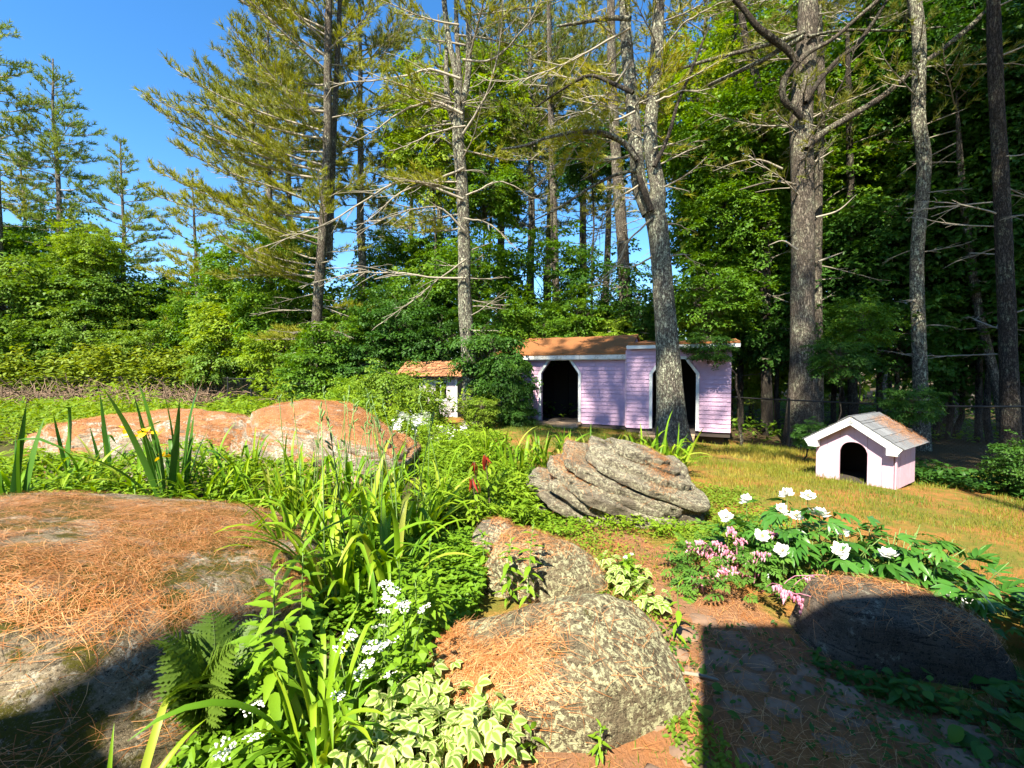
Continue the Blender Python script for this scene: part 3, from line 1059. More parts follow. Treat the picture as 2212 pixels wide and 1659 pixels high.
shed_front(-4.3, 0.0, -2.80, -1.53, 2.02, 0.42, 0.30, 2.12, 0.0, 0.0)
casing(-2.80, -1.53, 2.02, 0.42, 0.30, -0.022, SHED)
shed_front(0.03, 2.85, 0.78, 1.96, 2.02, 0.42, 0.30, 2.37, -0.28, -0.02)
casing(0.78, 1.96, 2.02, 0.42, 0.30, -0.302, SHED, 0.0)
for nm, (a, b, c, d, e, f), mt in (
        ('side_wall', (-4.30, -4.22, 0.09, 2.75, 0.0, 2.12), 'pink'), ('side_wall', (0.03, 0.10, -0.185, 2.75, -0.02, 2.37), 'pink'),
        ('side_wall', (2.77, 2.85, -0.185, 2.75, -0.02, 2.37), 'pink'), ('back_wall', (-4.3, 2.85, 2.76, 2.83, 0.0, 2.12), 'pink'),
        ('floor', (-4.2, 2.75, -0.18, 2.74, -0.10, -0.03), 'dark_inside'), ('shade_lining', (-4.2, 2.76, 2.70, 2.75, -0.02, 2.11), 'dark_inside'), ('shade_lining', (-4.21, -4.17, 0.1, 2.7, -0.02, 2.1), 'dark_inside'), ('shade_lining', (-0.03, 0.02, 0.1, 2.7, -0.02, 2.1), 'dark_inside'), ('shade_lining', (0.11, 0.15, -0.17, 2.7, -0.02, 2.1), 'dark_inside'), ('shade_lining', (2.72, 2.76, -0.17, 2.7, -0.02, 2.1), 'dark_inside'), ('ceiling', (-4.2, 2.75, 0.1, 2.7, 2.13, 2.15), 'dark_inside'), ('sill_beam', (-4.28, 0.0, 0.02, 0.14, -0.14, -0.002), 'dark_inside'),  # linings added so the doorways look black; their colour holds the shade
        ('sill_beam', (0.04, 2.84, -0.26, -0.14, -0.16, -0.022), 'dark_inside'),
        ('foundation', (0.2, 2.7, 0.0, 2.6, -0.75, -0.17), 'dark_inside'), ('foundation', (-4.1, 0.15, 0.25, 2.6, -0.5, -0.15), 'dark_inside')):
    g = Geo()
    g.box(a, b, c, d, e, f)
    part(nm, g, M[mt], SHED)
g = Geo()
g.box(0.0, 0.028, -0.30, 0.02, 0.0, 2.30)
part('corner_board', g, M['pink_dog'], SHED)
g = Geo()
g.box(-0.07, -0.002, -0.045, -0.005, 0.0, 2.08)
part('corner_board', g, M['pink_dog'], SHED)
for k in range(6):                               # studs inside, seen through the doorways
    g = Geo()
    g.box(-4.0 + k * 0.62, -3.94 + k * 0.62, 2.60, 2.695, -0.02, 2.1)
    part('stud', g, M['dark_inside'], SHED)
# main roof: two slopes, fascia, rakes
def slope(x0, x1, ya, za, yb, zb, th):
    g = Geo()
    n = 18
    v, q = [], []
    for k in range(n + 1):
        x = x0 + (x1 - x0) * k / n
        sag = -0.03 * math.sin(PI * k / n) + 0.012 * math.sin(k * 2.1)
        v += [(x, ya, za), (x, yb, zb + sag), (x, yb, zb + sag - th), (x, ya, za - th)]
    for k in range(n):
        a = 4 * k
        q += [(a, a + 4, a + 5, a + 1), (a + 1, a + 5, a + 6, a + 2), (a + 2, a + 6, a + 7, a + 3), (a + 3, a + 7, a + 4, a)]
    q += [(0, 1, 2, 3), (4 * n, 4 * n + 3, 4 * n + 2, 4 * n + 1)]
    g.add(v, None, q)
    return g


part('roof', slope(-4.5, 0.10, -0.24, 2.235, 1.38, 2.90, 0.05), M['roof_needles'], SHED)
part('roof', slope(-4.5, 0.10, 3.0, 2.235, 1.382, 2.90, 0.05), M['roof_needles'], SHED)
for k in range(3):
    g = Geo()
    g.box(-4.46 + k * 1.51, -4.46 + (k + 1) * 1.51 - 0.006, -0.225, -0.195, 2.055, 2.182)
    part('fascia_board', g, M['trim_old'], SHED)
g = Geo()
extrude_poly(g, [(-0.19, 2.06), (1.38, 2.75), (2.95, 2.06)], 0.03, 0.075)
for k in range(len(g.v)):
    g.v[k] = g.v[k][:, [1, 0, 2]]
part('gable_board', g, M['pink'], SHED)
g = Geo()
extrude_poly(g, [(-0.19, 2.06), (1.38, 2.75), (2.95, 2.06)], -4.28, -4.23)
for k in range(len(g.v)):
    g.v[k] = g.v[k][:, [1, 0, 2]]
part('gable_board', g, M['pink'], SHED)
g = Geo()
g.box(-4.5, 0.0, -0.2, 0.0, 2.03, 2.05)
part('soffit', g, M['trim_old'], SHED)
# lean-to roof of the taller right half
part('roof', slope(0.105, 3.05, -0.50, 2.485, 2.9, 2.78, 0.05), M['roof_needles'], SHED)
for k in range(2):
    g = Geo()
    g.box(0.06 + k * 1.5, 0.06 + (k + 1) * 1.5 - 0.005, -0.485, -0.455, 2.33, 2.435)
    part('fascia_board', g, M['trim'], SHED)
g = Geo()
g.box(0.03, 3.0, -0.45, -0.2, 2.385, 2.405)
part('soffit', g, M['trim_old'], SHED)
for k in range(4):                               # step boards and ramp planks before the doorways
    g = Geo()
    g.box(-2.95 + r.normal() * 0.03, -1.40 + r.normal() * 0.03, -1.02 + k * 0.235, -1.02 + k * 0.235 + 0.225, -0.07 + 0.022 * k, -0.03 + 0.022 * k)
    part('ramp_plank', g, M['weathered'], SHED)
for k in range(4):
    g = Geo()
    g.box(0.45, 1.95, -1.15 + k * 0.21, -1.15 + k * 0.21 + 0.2, -0.33 + 0.06 * k, -0.28 + 0.06 * k)
    part('ramp_plank', g, M['weathered'], SHED)

# little playhouse under the trees
PH = thing('playhouse', 'small faded clapboard playhouse with a cedar shake roof, half hidden by shrubs', 'playhouse', (P(987, 902, 16.0).x, 16.0, 0.0), math.atan2(-0.25, 0.968))
r = np.random.default_rng(21)
W, D_, H_ = 1.42, 1.35, 1.45
nrow = 13
for k in range(nrow):
    z = k * H_ / nrow
    segs = [(-W, 0)]
    if 0.62 < z < 1.28:
        segs = [(-W, -0.82), (-0.40, 0)]
    for a, b in segs:
        g = Geo()
        v0 = H_ / nrow * 1.05
        v = [(a, -0.02, z), (b, -0.02, z), (b, -0.004, z + v0), (a, -0.004, z + v0), (a, 0.01, z), (b, 0.01, z), (b, 0.01, z + v0), (a, 0.01, z + v0)]
        g.add(v, None, [(0, 1, 2, 3), (4, 7, 6, 5), (0, 4, 5, 1), (1, 5, 6, 2), (3, 2, 6, 7), (0, 3, 7, 4)], r.random())
        part('clapboard', g, M['lavender'], PH)
    g = Geo()
    v = [(0.02, 0, z), (0.02, D_, z), (0.004, D_, z + v0), (0.004, 0, z + v0), (-0.01, 0, z), (-0.01, D_, z), (-0.01, D_, z + v0), (-0.01, 0, z + v0)]
    g.add(v, None, [(0, 1, 2, 3), (4, 7, 6, 5), (0, 4, 5, 1), (1, 5, 6, 2), (3, 2, 6, 7), (0, 3, 7, 4)], r.random())
    part('clapboard', g, M['lavender'], PH)
for nm, (a, b, c, d, e, f), mt in (
        ('corner_board', (-0.05, 0.03, -0.035, -0.021, 0, H_), 'trim'), ('corner_board', (-W - 0.03, -W + 0.05, -0.035, -0.021, 0, H_), 'trim'),
        ('porch_post', (-W - 0.66, -W - 0.58, -0.02, 0.06, 0, H_), 'trim'), ('porch_floor', (-W - 0.7, -W - 0.01, -0.05, D_, -0.08, 0.04), 'weathered'),
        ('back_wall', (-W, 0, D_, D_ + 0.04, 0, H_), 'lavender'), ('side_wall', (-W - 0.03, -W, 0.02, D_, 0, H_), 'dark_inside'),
        ('floor', (-W, 0, 0.02, D_, -0.1, 0.02), 'weathered'), ('window_frame', (-0.84, -0.38, -0.04, -0.022, 0.58, 0.63), 'trim'),
        ('window_frame', (-0.84, -0.38, -0.04, -0.022, 1.26, 1.31), 'trim'), ('window_frame', (-0.63, -0.60, -0.035, -0.015, 0.63, 1.26), 'trim')):
    g = Geo()
    g.box(a, b, c, d, e, f)
    part(nm, g, M[mt], PH)
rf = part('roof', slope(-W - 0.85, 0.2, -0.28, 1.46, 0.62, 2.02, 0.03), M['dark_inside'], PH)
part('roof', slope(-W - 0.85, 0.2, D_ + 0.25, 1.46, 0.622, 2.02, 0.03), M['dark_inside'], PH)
sl = math.atan2(0.56, 0.90)
for row in range(6):
    x = -W - 0.88
    while x < 0.2:
        w = r.uniform(0.12, 0.2)
        t = row / 6.0
        g = Geo()
        g.box(0, w - 0.012, -0.02, 0.21, 0.0, 0.02, r.random())
        o = link('shingle', g.mesh('shingle', M['shake']), rf, (x, -0.31 + 0.90 * t * 0.97 + r.normal() * 0.006, 1.478 + 0.56 * t * 0.97 + 0.008 + r.uniform(0, 0.012)), (sl - 0.12, r.normal() * 0.05, 0))
        x += w

# dog house on the lawn
DH = thing('dog_house', 'pink board dog house with arched opening and white-trimmed gable, on the lawn', 'dog house', (5.41, 7.85, -0.20), math.atan2(-0.82, 0.571))
r = np.random.default_rng(31)
WD, DD, HW, HP = 1.08, 1.05, 0.74, 1.10
gable = lambda x: HW + (HP - HW) * (1 - abs(x - WD / 2) / (WD / 2))
DX0, DX1, DT = 0.355, 0.74, 0.70


def arch(x):
    if x <= DX0 or x >= DX1:
        return 0.0
    hw = (DX1 - DX0) / 2
    q = abs(x - DX0 - hw) / hw
    return DT - 0.20 + 0.20 * math.sqrt(max(0.0, 1 - q ** 2.4))


edges = [0.0, 0.17, DX0 + 0.001, 0.56, DX1 - 0.001, 0.93, WD]
for a, b in zip(edges[:-1], edges[1:]):
    xs_ = np.linspace(a + 0.002, b - 0.002, 14)
    g = Geo()
    strip(g, xs_, [arch(x) for x in xs_], [gable(x) for x in xs_], -0.012 + r.normal() * 0.003, 0.012)
    part('board', g, M['pink_dog'], DH)
for x0, x1 in ((-0.012, 0.012), (WD - 0.012, WD + 0.012)):
    for k in range(4):
        g = Geo()
        g.box(x0 + r.normal() * 0.002, x1 + r.normal() * 0.002, 0.016 + k * 0.26, 0.016 + k * 0.26 + 0.256, 0.0, HW)
        part('board', g, M['pink_dog'], DH)
g = Geo()
g.box(WD + 0.013, WD + 0.033, -0.006, 0.05, 0.0, HW - 0.02)
part('corner_board', g, M['pink_dog'], DH)
g = Geo()
extrude_poly(g, [(0.02, 0), (WD - 0.02, 0), (WD - 0.02, HW), (WD / 2, HP - 0.02), (0.02, HW)], DD + 0.01, DD + 0.035)
part('back_wall', g, M['pink_dog'], DH)
g = Geo()
g.box(0.02, WD - 0.02, 0.02, DD, -0.03, 0.03)
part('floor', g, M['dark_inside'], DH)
for a, b, c, d, e, f in ((0.03, WD - 0.03, DD - 0.03, DD - 0.005, 0.035, 0.9), (0.02, 0.04, 0.02, DD - 0.04, 0.035, HW - 0.01), (WD - 0.04, WD - 0.02, 0.02, DD - 0.04, 0.035, HW - 0.01)):  # lining added; the shade of the opening is put into its dark colour
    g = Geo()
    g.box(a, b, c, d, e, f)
    part('shade_lining', g, M['dark_inside'], DH)
slp = math.atan2(HP - HW, WD / 2)
OV = 0.15
for sgn in (-1, 1):
    def pt(d, up, sgn=sgn):                      # along the slope from the ridge, and up from it
        return (WD / 2 + sgn * (d * math.cos(slp) + up * math.sin(slp)), HP - d * math.sin(slp) + up * math.cos(slp))
    LS = (WD / 2) / math.cos(slp) + OV
    g = Geo()
    extrude_poly(g, [pt(0, 0.005), pt(LS, 0.005), pt(LS, 0.03), pt(0, 0.03)], -0.13, DD + 0.10)
    deck = part('roof', g, M['weathered'], DH)
    g = Geo()
    extrude_poly(g, [pt(-0.0, -0.085), pt(LS, -0.085), pt(LS, 0.028), pt(0.0, 0.028)], -0.155, -0.131)
    part('rake_board', g, M['trim'], DH)
    g = Geo()
    c0, c1 = pt(LS, -0.085), pt(LS - 0.17, -0.085)
    extrude_poly(g, [(c0[0], c0[1] + 0.01), (c0[0], c0[1] - 0.02), (c1[0], c0[1] - 0.02), (c1[0], c1[1] + 0.01)], -0.154, -0.02)
    part('eave_return', g, M['trim'], DH)
    rows = 5
    for k in range(rows):
        d1 = LS + 0.02 - k * (LS / rows)
        d0 = d1 - LS / rows - 0.03
        y = -0.165
        off = 0.1 if k % 2 else 0.0
        while y < DD + 0.10:
            w = 0.24 if y > -0.16 else 0.24 - off
            w = min(w, DD + 0.12 - y)
            g = Geo()
            extrude_poly(g, [pt(d1, 0.036 + 0.006), pt(d0, 0.032), pt(d0, 0.038), pt(d1, 0.050)], y + 0.002, y + w - 0.002, r.random())
            part('shingle', g, M['shingle_grey'], deck)
            y += w
    for k in range(5):
        g = Geo()
        extrude_poly(g, [pt(0.13, 0.048), pt(-0.004, 0.048), pt(-0.004, 0.056), pt(0.13, 0.056)], -0.165 + k * 0.26, -0.165 + k * 0.26 + 0.255, r.random())
        part('ridge_cap', g, M['shingle_grey'], deck)
    if sgn == 1:
        V = np.array([(*[pt(d, 0.052)[0]], y, pt(d, 0.052)[1]) for d in np.linspace(0.1, LS, 8) for y in np.linspace(0.0, DD + 0.1, 8)])
        ii = (np.arange(7)[:, None] * 8 + np.arange(7)[None, :]).ravel()
        T = np.concatenate([np.stack([ii, ii + 8, ii + 9], 1), np.stack([ii, ii + 9, ii + 1], 1)])
        part('fallen_needles', needle_litter(V, T, 1500, 91, 0.1, lambda p: ss(0.25, 0.75, p[:, 1]) + 0.05, 0.004), M['needle'], DH, kind='stuff')


# ------------------------------------------------------------------ chain link fence
def fence(name, label, line, height, spacing=2.4):
    root = thing(name, label, 'fence', (line[0][0], line[0][1], TZ(*line[0])))
    o = np.array(root.location)
    L = [0.0]
    for a, b in zip(line[:-1], line[1:]):
        L.append(L[-1] + math.hypot(b[0] - a[0], b[1] - a[1]))
    at = lambda s: (float(np.interp(s, L, [p[0] for p in line])), float(np.interp(s, L, [p[1] for p in line])))
    s = 0.0
    n = max(2, int(round(L[-1] / spacing)))
    post_g = Geo()
    post_g.tube([(0, 0, -0.15), (0, 0, height), (0, 0, height + 0.03)], [0.032, 0.032, 0.036], 8)
    pm = post_g.mesh('post', M['fence'], True)
    for k in range(n + 1):
        x, y = at(L[-1] * k / n)
        link('post', pm, root, (x - o[0], y - o[1], TZ(x, y) - o[2]))
    ss_ = np.linspace(0, L[-1], 60)
    pts = np.array([(*at(q), 0) for q in ss_])
    pts[:, 2] = [TZ(p[0], p[1]) + height - 0.02 for p in pts]
    g = Geo()
    g.tube(pts - o, np.full(60, 0.024), 6)
    part('rail', g, M['fence'], root, True)
    g = Geo()
    step = 0.075
    for sg in (-1, 1):
        s = -height
        while s < L[-1] + height:
            pp = []
            for f in (0.0, 0.5, 1.0):
                q = s + sg * f * height
                if q < 0 or q > L[-1]:
                    continue
                x, y = at(q)
                pp.append((x, y, TZ(x, y) + 0.03 + f * (height - 0.06)))
            if len(pp) > 1:
                g.tube(np.array(pp) - o, np.full(len(pp), 0.0023), 3, cap=False)
            s += step
    part('wire_mesh', g, M['fence'], root, kind='stuff')
    return root


fence('chain_link_fence', 'black chain link fence behind the slabs, grown over with yellow-green vines', [(-26, 22), (-14, 21.2), (-11.6, 18.7), (-5.2, 17.4), (-4.2, 16.9)], 1.37)
fence('chain_link_fence', 'black chain link fence in the dark woods behind the dog house', FENCE_R, 1.37)

# house behind the viewpoint: only its shadow falls into the garden
HS = thing('house', 'house standing at the near end of the garden, seen only by its shadow', 'house', (0, -1.1, 0))
for nm, (a, b, c, d, e, f) in (('wall', (-0.49, 9.0, -4.0, 0.0, -0.2, 4.55)), ('wall', (-7.0, -0.495, -4.0, -0.02, -0.2, 2.6)), ('wall', (-3.5, -1.9, -3.8, -0.01, 2.6, 3.1))):
    g = Geo()
    g.box(a, b, c, d, e, f)
    part(nm, g, M['house_wall'], HS)
g = Geo()
g.box(-0.5, 9.3, -4.2, 0.0, 4.553, 4.86)
part('roof', g, M['shingle_grey'], HS)
g = Geo()
extrude_poly(g, [(-4.05, 2.62), (-1.85, 2.75), (-2.98, 3.80)], -4.1, 0.0)
part('roof', g, M['shingle_grey'], HS)

# ------------------------------------------------------------------ trees
def tuft_template(n, spread, seed, w=0.045):
    r = np.random.default_rng(seed)
    v, t = [], []
    for k in range(n):
        a = r.uniform(0, 2 * PI)
        q = spread * math.sqrt(r.random())
        d = np.array([math.sin(q) * math.cos(a), math.cos(q), math.sin(q) * math.sin(a)])
        s = np.cross(d, r.normal(size=3))
        s /= np.linalg.norm(s)
        b = np.array([0, r.uniform(-0.15, 0.45), 0])
        L = r.uniform(0.7, 1.05)
        t.append((3 * k, 3 * k + 1, 3 * k + 2))
        v += [b - s * w, b + s * w, b + d * L]
    return np.array(v), np.array(t), None, None


TUFT = tuft_template(10, 0.8, 1, 0.062)
TUFT_FINE = tuft_template(14, 0.85, 2, 0.046)
LEAF4 = (np.array([(0, 0, 0), (-0.30, 0.45, 0.09), (0.30, 0.45, 0.09), (0, 1.0, -0.10)]), np.array([(0, 2, 1), (1, 2, 3)]), None, None)
# a lobed maple-like blade, folded at the midrib
LEAF_LOBED = (np.array([(0, 0, 0), (-0.34, 0.16, 0.06), (-0.52, 0.52, 0.06), (-0.24, 0.55, 0.05), (0, 1.0, -0.10), (0.24, 0.55, 0.05), (0.52, 0.52, 0.06), (0.34, 0.16, 0.06)]),
              np.array([(0, 7, 5), (7, 6, 5), (0, 5, 4), (0, 4, 3), (0, 3, 1), (1, 3, 2)]), None, None)


class PineBuilder:
    def __init__(self, seed):
        self.r = np.random.default_rng(seed)
        self.wood = Geo()
        self.tl, self.td, self.ts, self.tr = [], [], [], []

    def branch(self, p0, az, L, e0, curl, rad, fol, twig_m=4.5, dead=False, tuft=0.21, sides=5, start=0.22):
        r = self.r
        n = 7
        t = np.linspace(0, 1, n)
        el = e0 + curl * t ** 1.4 + (r.normal(size=n) * 0.05).cumsum()
        a = az + (r.normal(size=n) * (0.10 if dead else 0.06)).cumsum()
        d = np.stack([np.cos(a) * np.cos(el), np.sin(a) * np.cos(el), np.sin(el)], 1)
        p = np.vstack([p0, p0 + np.cumsum(d[:-1] * (L / (n - 1)), 0)])
        self.wood.tube(p, rad * (1 - 0.85 * t) + 0.004, sides, r.random())
        self.twigs(p, d, L, fol, twig_m, dead, tuft, start)
        return p

    def twigs(self, p, d, L, fol, twig_m, dead=False, tuft=0.21, start=0.22):
        r = self.r
        n = len(p)
        t = np.linspace(0, 1, n)
        m = int(L * twig_m) + 2
        hue = r.normal() * 0.12
        for k in range(m):
            q = start + (1 - start) * (k + r.random() * 0.8) / m
            q = min(q, 1.0)
            base = np.array([np.interp(q, t, p[:, c]) for c in range(3)])
            dd = np.array([np.interp(q, t, d[:, c]) for c in range(3)])
            side = 1 if k % 2 else -1
            l = (0.25 + 0.55 * (1 - q) * min(1.0, L / 2.5)) * r.uniform(0.6, 1.25) * min(1.6, 0.5 + L * 0.25)
            if dead:
                l *= r.uniform(0.5, 1.5)
            az2 = math.atan2(dd[1], dd[0]) + side * r.uniform(0.45, 1.15)
            e2 = math.asin(np.clip(dd[2], -1, 1)) * 0.6 + (r.uniform(-0.45, 0.35) if dead else r.uniform(-0.05, 0.35))
            s = np.linspace(0, 1, 4)
            ez = e2 + s * (r.uniform(-0.5, 0.3) if dead else 0.3)
            td = np.stack([np.cos(az2 + s * side * -0.3) * np.cos(ez), np.sin(az2 + s * side * -0.3) * np.cos(ez), np.sin(ez)], 1)
            tp = np.vstack([base, base + np.cumsum(td[:-1] * l / 3, 0)])
            if l > 0.3 or dead:
                self.wood.tube(tp, np.array([0.011, 0.008, 0.006, 0.004]) * min(1.5, 0.6 + 0.3 * L), 3, r.random(), cap=False)
            if fol > 0:
                kk = max(2, int(l / 0.10))
                f = np.linspace(0.25, 1.0, kk)
                keep = r.random(kk) < fol
                if keep.any():
                    f = f[keep]
                    self.tl.append(np.stack([np.interp(f, s, tp[:, c]) for c in range(3)], 1) + r.normal(size=(len(f), 3)) * 0.03)
                    fd = np.stack([np.interp(f, s, td[:, c]) for c in range(3)], 1) + r.normal(size=(len(f), 3)) * 0.35
                    fd[:, 2] += 0.35
                    self.td.append(fd / np.linalg.norm(fd, axis=1)[:, None])
                    self.ts.append(r.uniform(0.75, 1.2, len(f)) * tuft)
                    self.tr.append(np.clip(r.normal(0.45 + hue, 0.2, len(f)), 0, 1))

    def needles(self, fine=False):
        g = Geo()
        if not self.tl:
            return None
        loc, d, s, rn = np.vstack(self.tl), np.vstack(self.td), np.concatenate(self.ts), np.concatenate(self.tr)
        R = rotm(az_of(d), np.arcsin(np.clip(d[:, 2], -1, 1)), self.r.uniform(0, 2 * PI, len(d)))
        g.bake(TUFT_FINE if fine else TUFT, R, s, loc, rn)
        return g


def stem_at(pts, z):
    pts = np.asarray(pts)
    return np.array([np.interp(z, pts[:, 2], pts[:, 0]), np.interp(z, pts[:, 2], pts[:, 1]), z])


def pine_variant(seed, H, r0, crown0, spread, nb, bias=None, bare=8, tuft=0.21, twig_m=4.5, fol=0.85, topfrac=0.55, lean=0.0):
    """meshes (trunk, branches, needles) of a white pine: straight bole, whorled limbs, flat airy plates of needles"""
    b = PineBuilder(seed)
    r = b.r
    z = np.linspace(-0.3, H, 16)
    wob = np.stack([np.cumsum(r.normal(size=16) * 0.035) + lean * (z / H) ** 2, np.cumsum(r.normal(size=16) * 0.035)], 1)
    stem = np.column_stack([wob[:, 0], wob[:, 1], z])
    tr = Geo()
    rad = r0 * (1 - z / H * 0.93) ** 0.85 + 0.012
    rad[0] *= 1.25
    tr.tube(stem, rad, 10, 0.5, bump=0.05, seed=seed)
    whorls = max(4, nb // 4)
    for w in range(whorls):
        f = (w + r.random() * 0.5) / whorls
        zz = crown0 + (H - crown0) * f ** 0.92
        prof = (0.55 + 0.45 * math.sin(PI * min(1, f / 0.45) * 0.5)) if f < 0.45 else (1 - (f - 0.45) / 0.55) ** 0.8
        a0 = r.uniform(0, 2 * PI)
        for j in range(4):
            az = a0 + j * PI / 2 + r.normal() * 0.3
            L = spread * max(0.10, prof) * r.uniform(0.55, 1.12)
            if bias is not None:
                L *= 1 + bias[1] * math.cos(az - bias[0])
            if L < 0.3:
                continue
            e0 = -0.08 + 0.75 * f ** 1.6 + r.normal() * 0.1
            b.branch(stem_at(stem, zz + r.normal() * 0.12), az, L, e0, 0.30, 0.010 + 0.008 * L, fol * r.uniform(0.6, 1.1), twig_m, tuft=tuft)
    for k in range(bare):
        zz = r.uniform(1.8, crown0 + (H - crown0) * 0.25)
        b.branch(stem_at(stem, zz), r.uniform(0, 2 * PI), r.uniform(0.4, 1.0) * spread * 0.8, r.uniform(-0.25, 0.15), r.uniform(-0.3, 0.2), 0.022, 0, 2.2, dead=True)
    return tr, b.wood, b.needles()


PINES = {}
for nm, args, mt in (
        ('far_a', dict(seed=101, H=21, r0=0.24, crown0=10.0, spread=3.0, nb=64, bare=9, tuft=0.32, twig_m=3.8, fol=0.9), 'pine_far'),
        ('far_b', dict(seed=102, H=18, r0=0.20, crown0=6.5, spread=3.1, nb=64, bare=8, tuft=0.32, twig_m=3.8, fol=0.9), 'pine_far'),
        ('far_c', dict(seed=103, H=14, r0=0.17, crown0=3.6, spread=2.7, nb=60, bare=5, tuft=0.31, twig_m=3.8, fol=0.92), 'pine_yellow'),
        ('shade', dict(seed=109, H=28, r0=0.15, crown0=20.5, spread=4.4, nb=52, bare=0, tuft=0.40, twig_m=3.0, fol=0.8), 'pine'),
        ('mid_a', dict(seed=104, H=22, r0=0.24, crown0=8.5, spread=4.2, nb=72, bare=14, tuft=0.29, twig_m=4.4, fol=0.9), 'pine'),
        ('mid_b', dict(seed=105, H=23, r0=0.26, crown0=9.0, spread=4.0, nb=64, bare=22, tuft=0.28, twig_m=4.4, fol=0.85), 'pine')):
    tr, wd, nd = pine_variant(**args)
    PINES[nm] = (tr.mesh('trunk', M['bark_far'], True), wd.mesh('branches', M['twig'], True), nd.mesh('crown', M[mt]))


def pine(kind, px, depth, label, group, scale=1.0, rz=0.0, py=None, lean=(0, 0), top=None):
    x = (px - 1106) * K * depth
    if top is not None:                          # scale so that the tip meets this row of the picture
        H = {'far_a': 21, 'far_b': 18, 'far_c': 14, 'mid_a': 22, 'mid_b': 23}[kind]
        scale = (P(px, top, depth).z - TZ(x, depth)) / H
    t = thing('white_pine', label, 'tree', (x, depth, TZ(x, depth)), rz, group, scale)
    t.rotation_euler = (lean[0], lean[1], rz)
    for nm, me in zip(('trunk', 'branches', 'crown'), PINES[kind]):
        o_ = link(nm, me, t)
        if nm == 'branches':
            o_['kind'] = 'stuff'
    return t


GP = 'pines beyond the fence'
pine('far_a', 10, 26, 'tall pine with thin high crown, at the very edge of the clearing', None, top=10, rz=0.4, lean=(0, -0.01))
pine('far_a', 138, 27, 'narrow pine with a pointed top and bare lower trunk, against open sky', None, top=128, rz=2.0)
pine('far_b', 268, 27, 'slim pine with flat spreading plates, standing alone against open sky', None, top=298, rz=0.7)
pine('far_c', 435, 26, 'short yellowish pine rising from the leafy trees', None, top=372, rz=1.1)
pine('far_c', 60, 30, 'low broad pine filling the gap between two taller pines', None, top=330, rz=2.6)
pine('mid_a', 582, 25, 'pine standing just behind the big spreading pine, with pale trunk', None, top=-40, rz=0.2)
pine('mid_b', 632, 27, 'thin dark-trunked pine behind the big spreading pine', None, top=30, rz=3.0)
pine('mid_a', 782, 22, 'straight pine with many dead lower limbs, beside the big spreading pine', None, top=-120, rz=4.0)
for px, dp, kd, tp, lb in (
        (1085, 27, 'mid_b', -60, 'slender pine standing between the old forked pine and the shed roof'), (1150, 24, 'mid_a', -100, 'leafy-topped pine rising behind the low end of the shed roof'),
        (1185, 30, 'far_a', 0, 'distant thin pine beside the slim bare pine behind the shed'), (1250, 28, 'mid_b', -80, 'distant pine between the slim bare pine and the twin-stemmed pine'),
        (1310, 31, 'far_a', 40, 'farthest pine showing just beside the twin-stemmed pine'), (1500, 24, 'mid_b', -150, 'pine deep in the woods behind the forked pine and taller shed roof'),
        (1560, 28, 'far_a', -40, 'distant pine in the woods behind the shed end'), (890, 30, 'far_b', 160, 'short distant pine behind the maples by the old forked pine'),
        (950, 32, 'far_a', 30, 'distant pine whose top shows beside the old forked pine'), (1720, 22, 'mid_b', -200, 'pine hidden close behind the broad dark-trunked pine'),
        (1840, 19, 'mid_a', -250, 'pine deep in the woods behind the maple saplings'), (1905, 24, 'mid_b', -150, 'distant pine between the broad pine and the crooked trunk'),
        (2060, 17, 'mid_b', -300, 'pine between the crooked trunk and the leaning pale trunk'), (2120, 22, 'mid_a', -260, 'distant pine behind the leaning pale trunk'),
        (2260, 15, 'mid_a', -400, 'pine past the stout shaded trunk, deep in the woods'), (2330, 19, 'mid_b', -350, 'farther pine past the stout shaded trunk')):
    pine(kd, px, dp, lb, 'pines in the woods behind the sheds', rz=px * 0.7, top=tp)

# ---- the big spreading pine, long limbs sweeping out over the clearing
def px_path(pts, depth, o, dz=None):
    """picture polyline at a depth (or a list of depths) as points relative to o"""
    out = []
    for k, p in enumerate(pts):
        dp = depth if not hasattr(depth, '__len__') else depth[k]
        out.append(np.array(P(p[0], p[1], dp)) - np.array(o))
    return np.array(out)


def smooth_path(p, n):
    p = np.asarray(p)
    t = np.concatenate([[0], np.cumsum(np.linalg.norm(np.diff(p, axis=0), axis=1))])
    t /= t[-1]
    q = np.linspace(0, 1, n)
    m = np.gradient(p, t, axis=0)
    i = np.clip(np.searchsorted(t, q) - 1, 0, len(t) - 2)
    h = (t[i + 1] - t[i])[:, None]
    s = ((q - t[i]) / (t[i + 1] - t[i]))[:, None]
    return ((2 * s ** 3 - 3 * s ** 2 + 1) * p[i] + (s ** 3 - 2 * s ** 2 + s) * h * m[i] + (-2 * s ** 3 + 3 * s ** 2) * p[i + 1] + (s ** 3 - s ** 2) * h * m[i + 1])


def limb(root, name, pts, depth, w, mat='bark', sides=10, n=18, seed=0, dev=0.0, bump=0.10):
    """a trunk or limb traced at its own depth, widths in picture columns"""
    o = np.array(root.location)
    p = px_path(pts, depth, o)
    if dev:
        p[:, 1] += np.linspace(0, dev, len(p))
    dp = np.mean(depth)
    rad = np.interp(np.linspace(0, 1, n), np.linspace(0, 1, len(w)), w) * K * dp * 0.5
    rad = rad * math.cos(math.atan((pts[0][0] - 1106) * K)) * 0.95
    q = smooth_path(p, n)
    g = Geo()
    g.tube(q, rad, sides, 0.5, bump=bump, seed=seed)
    return part(name, g, M[mat], root, True), q, rad


def dress(root, b, twig='twig', needle='pine', fine=True):
    part('branches', b.wood, M[twig], root, True, kind='stuff')
    nd = b.needles(fine)
    if nd is not None:
        part('crown', nd, M[needle], root)


def base_at(px, py):
    p = G(px, py)
    return (p.x, p.y, p.z)


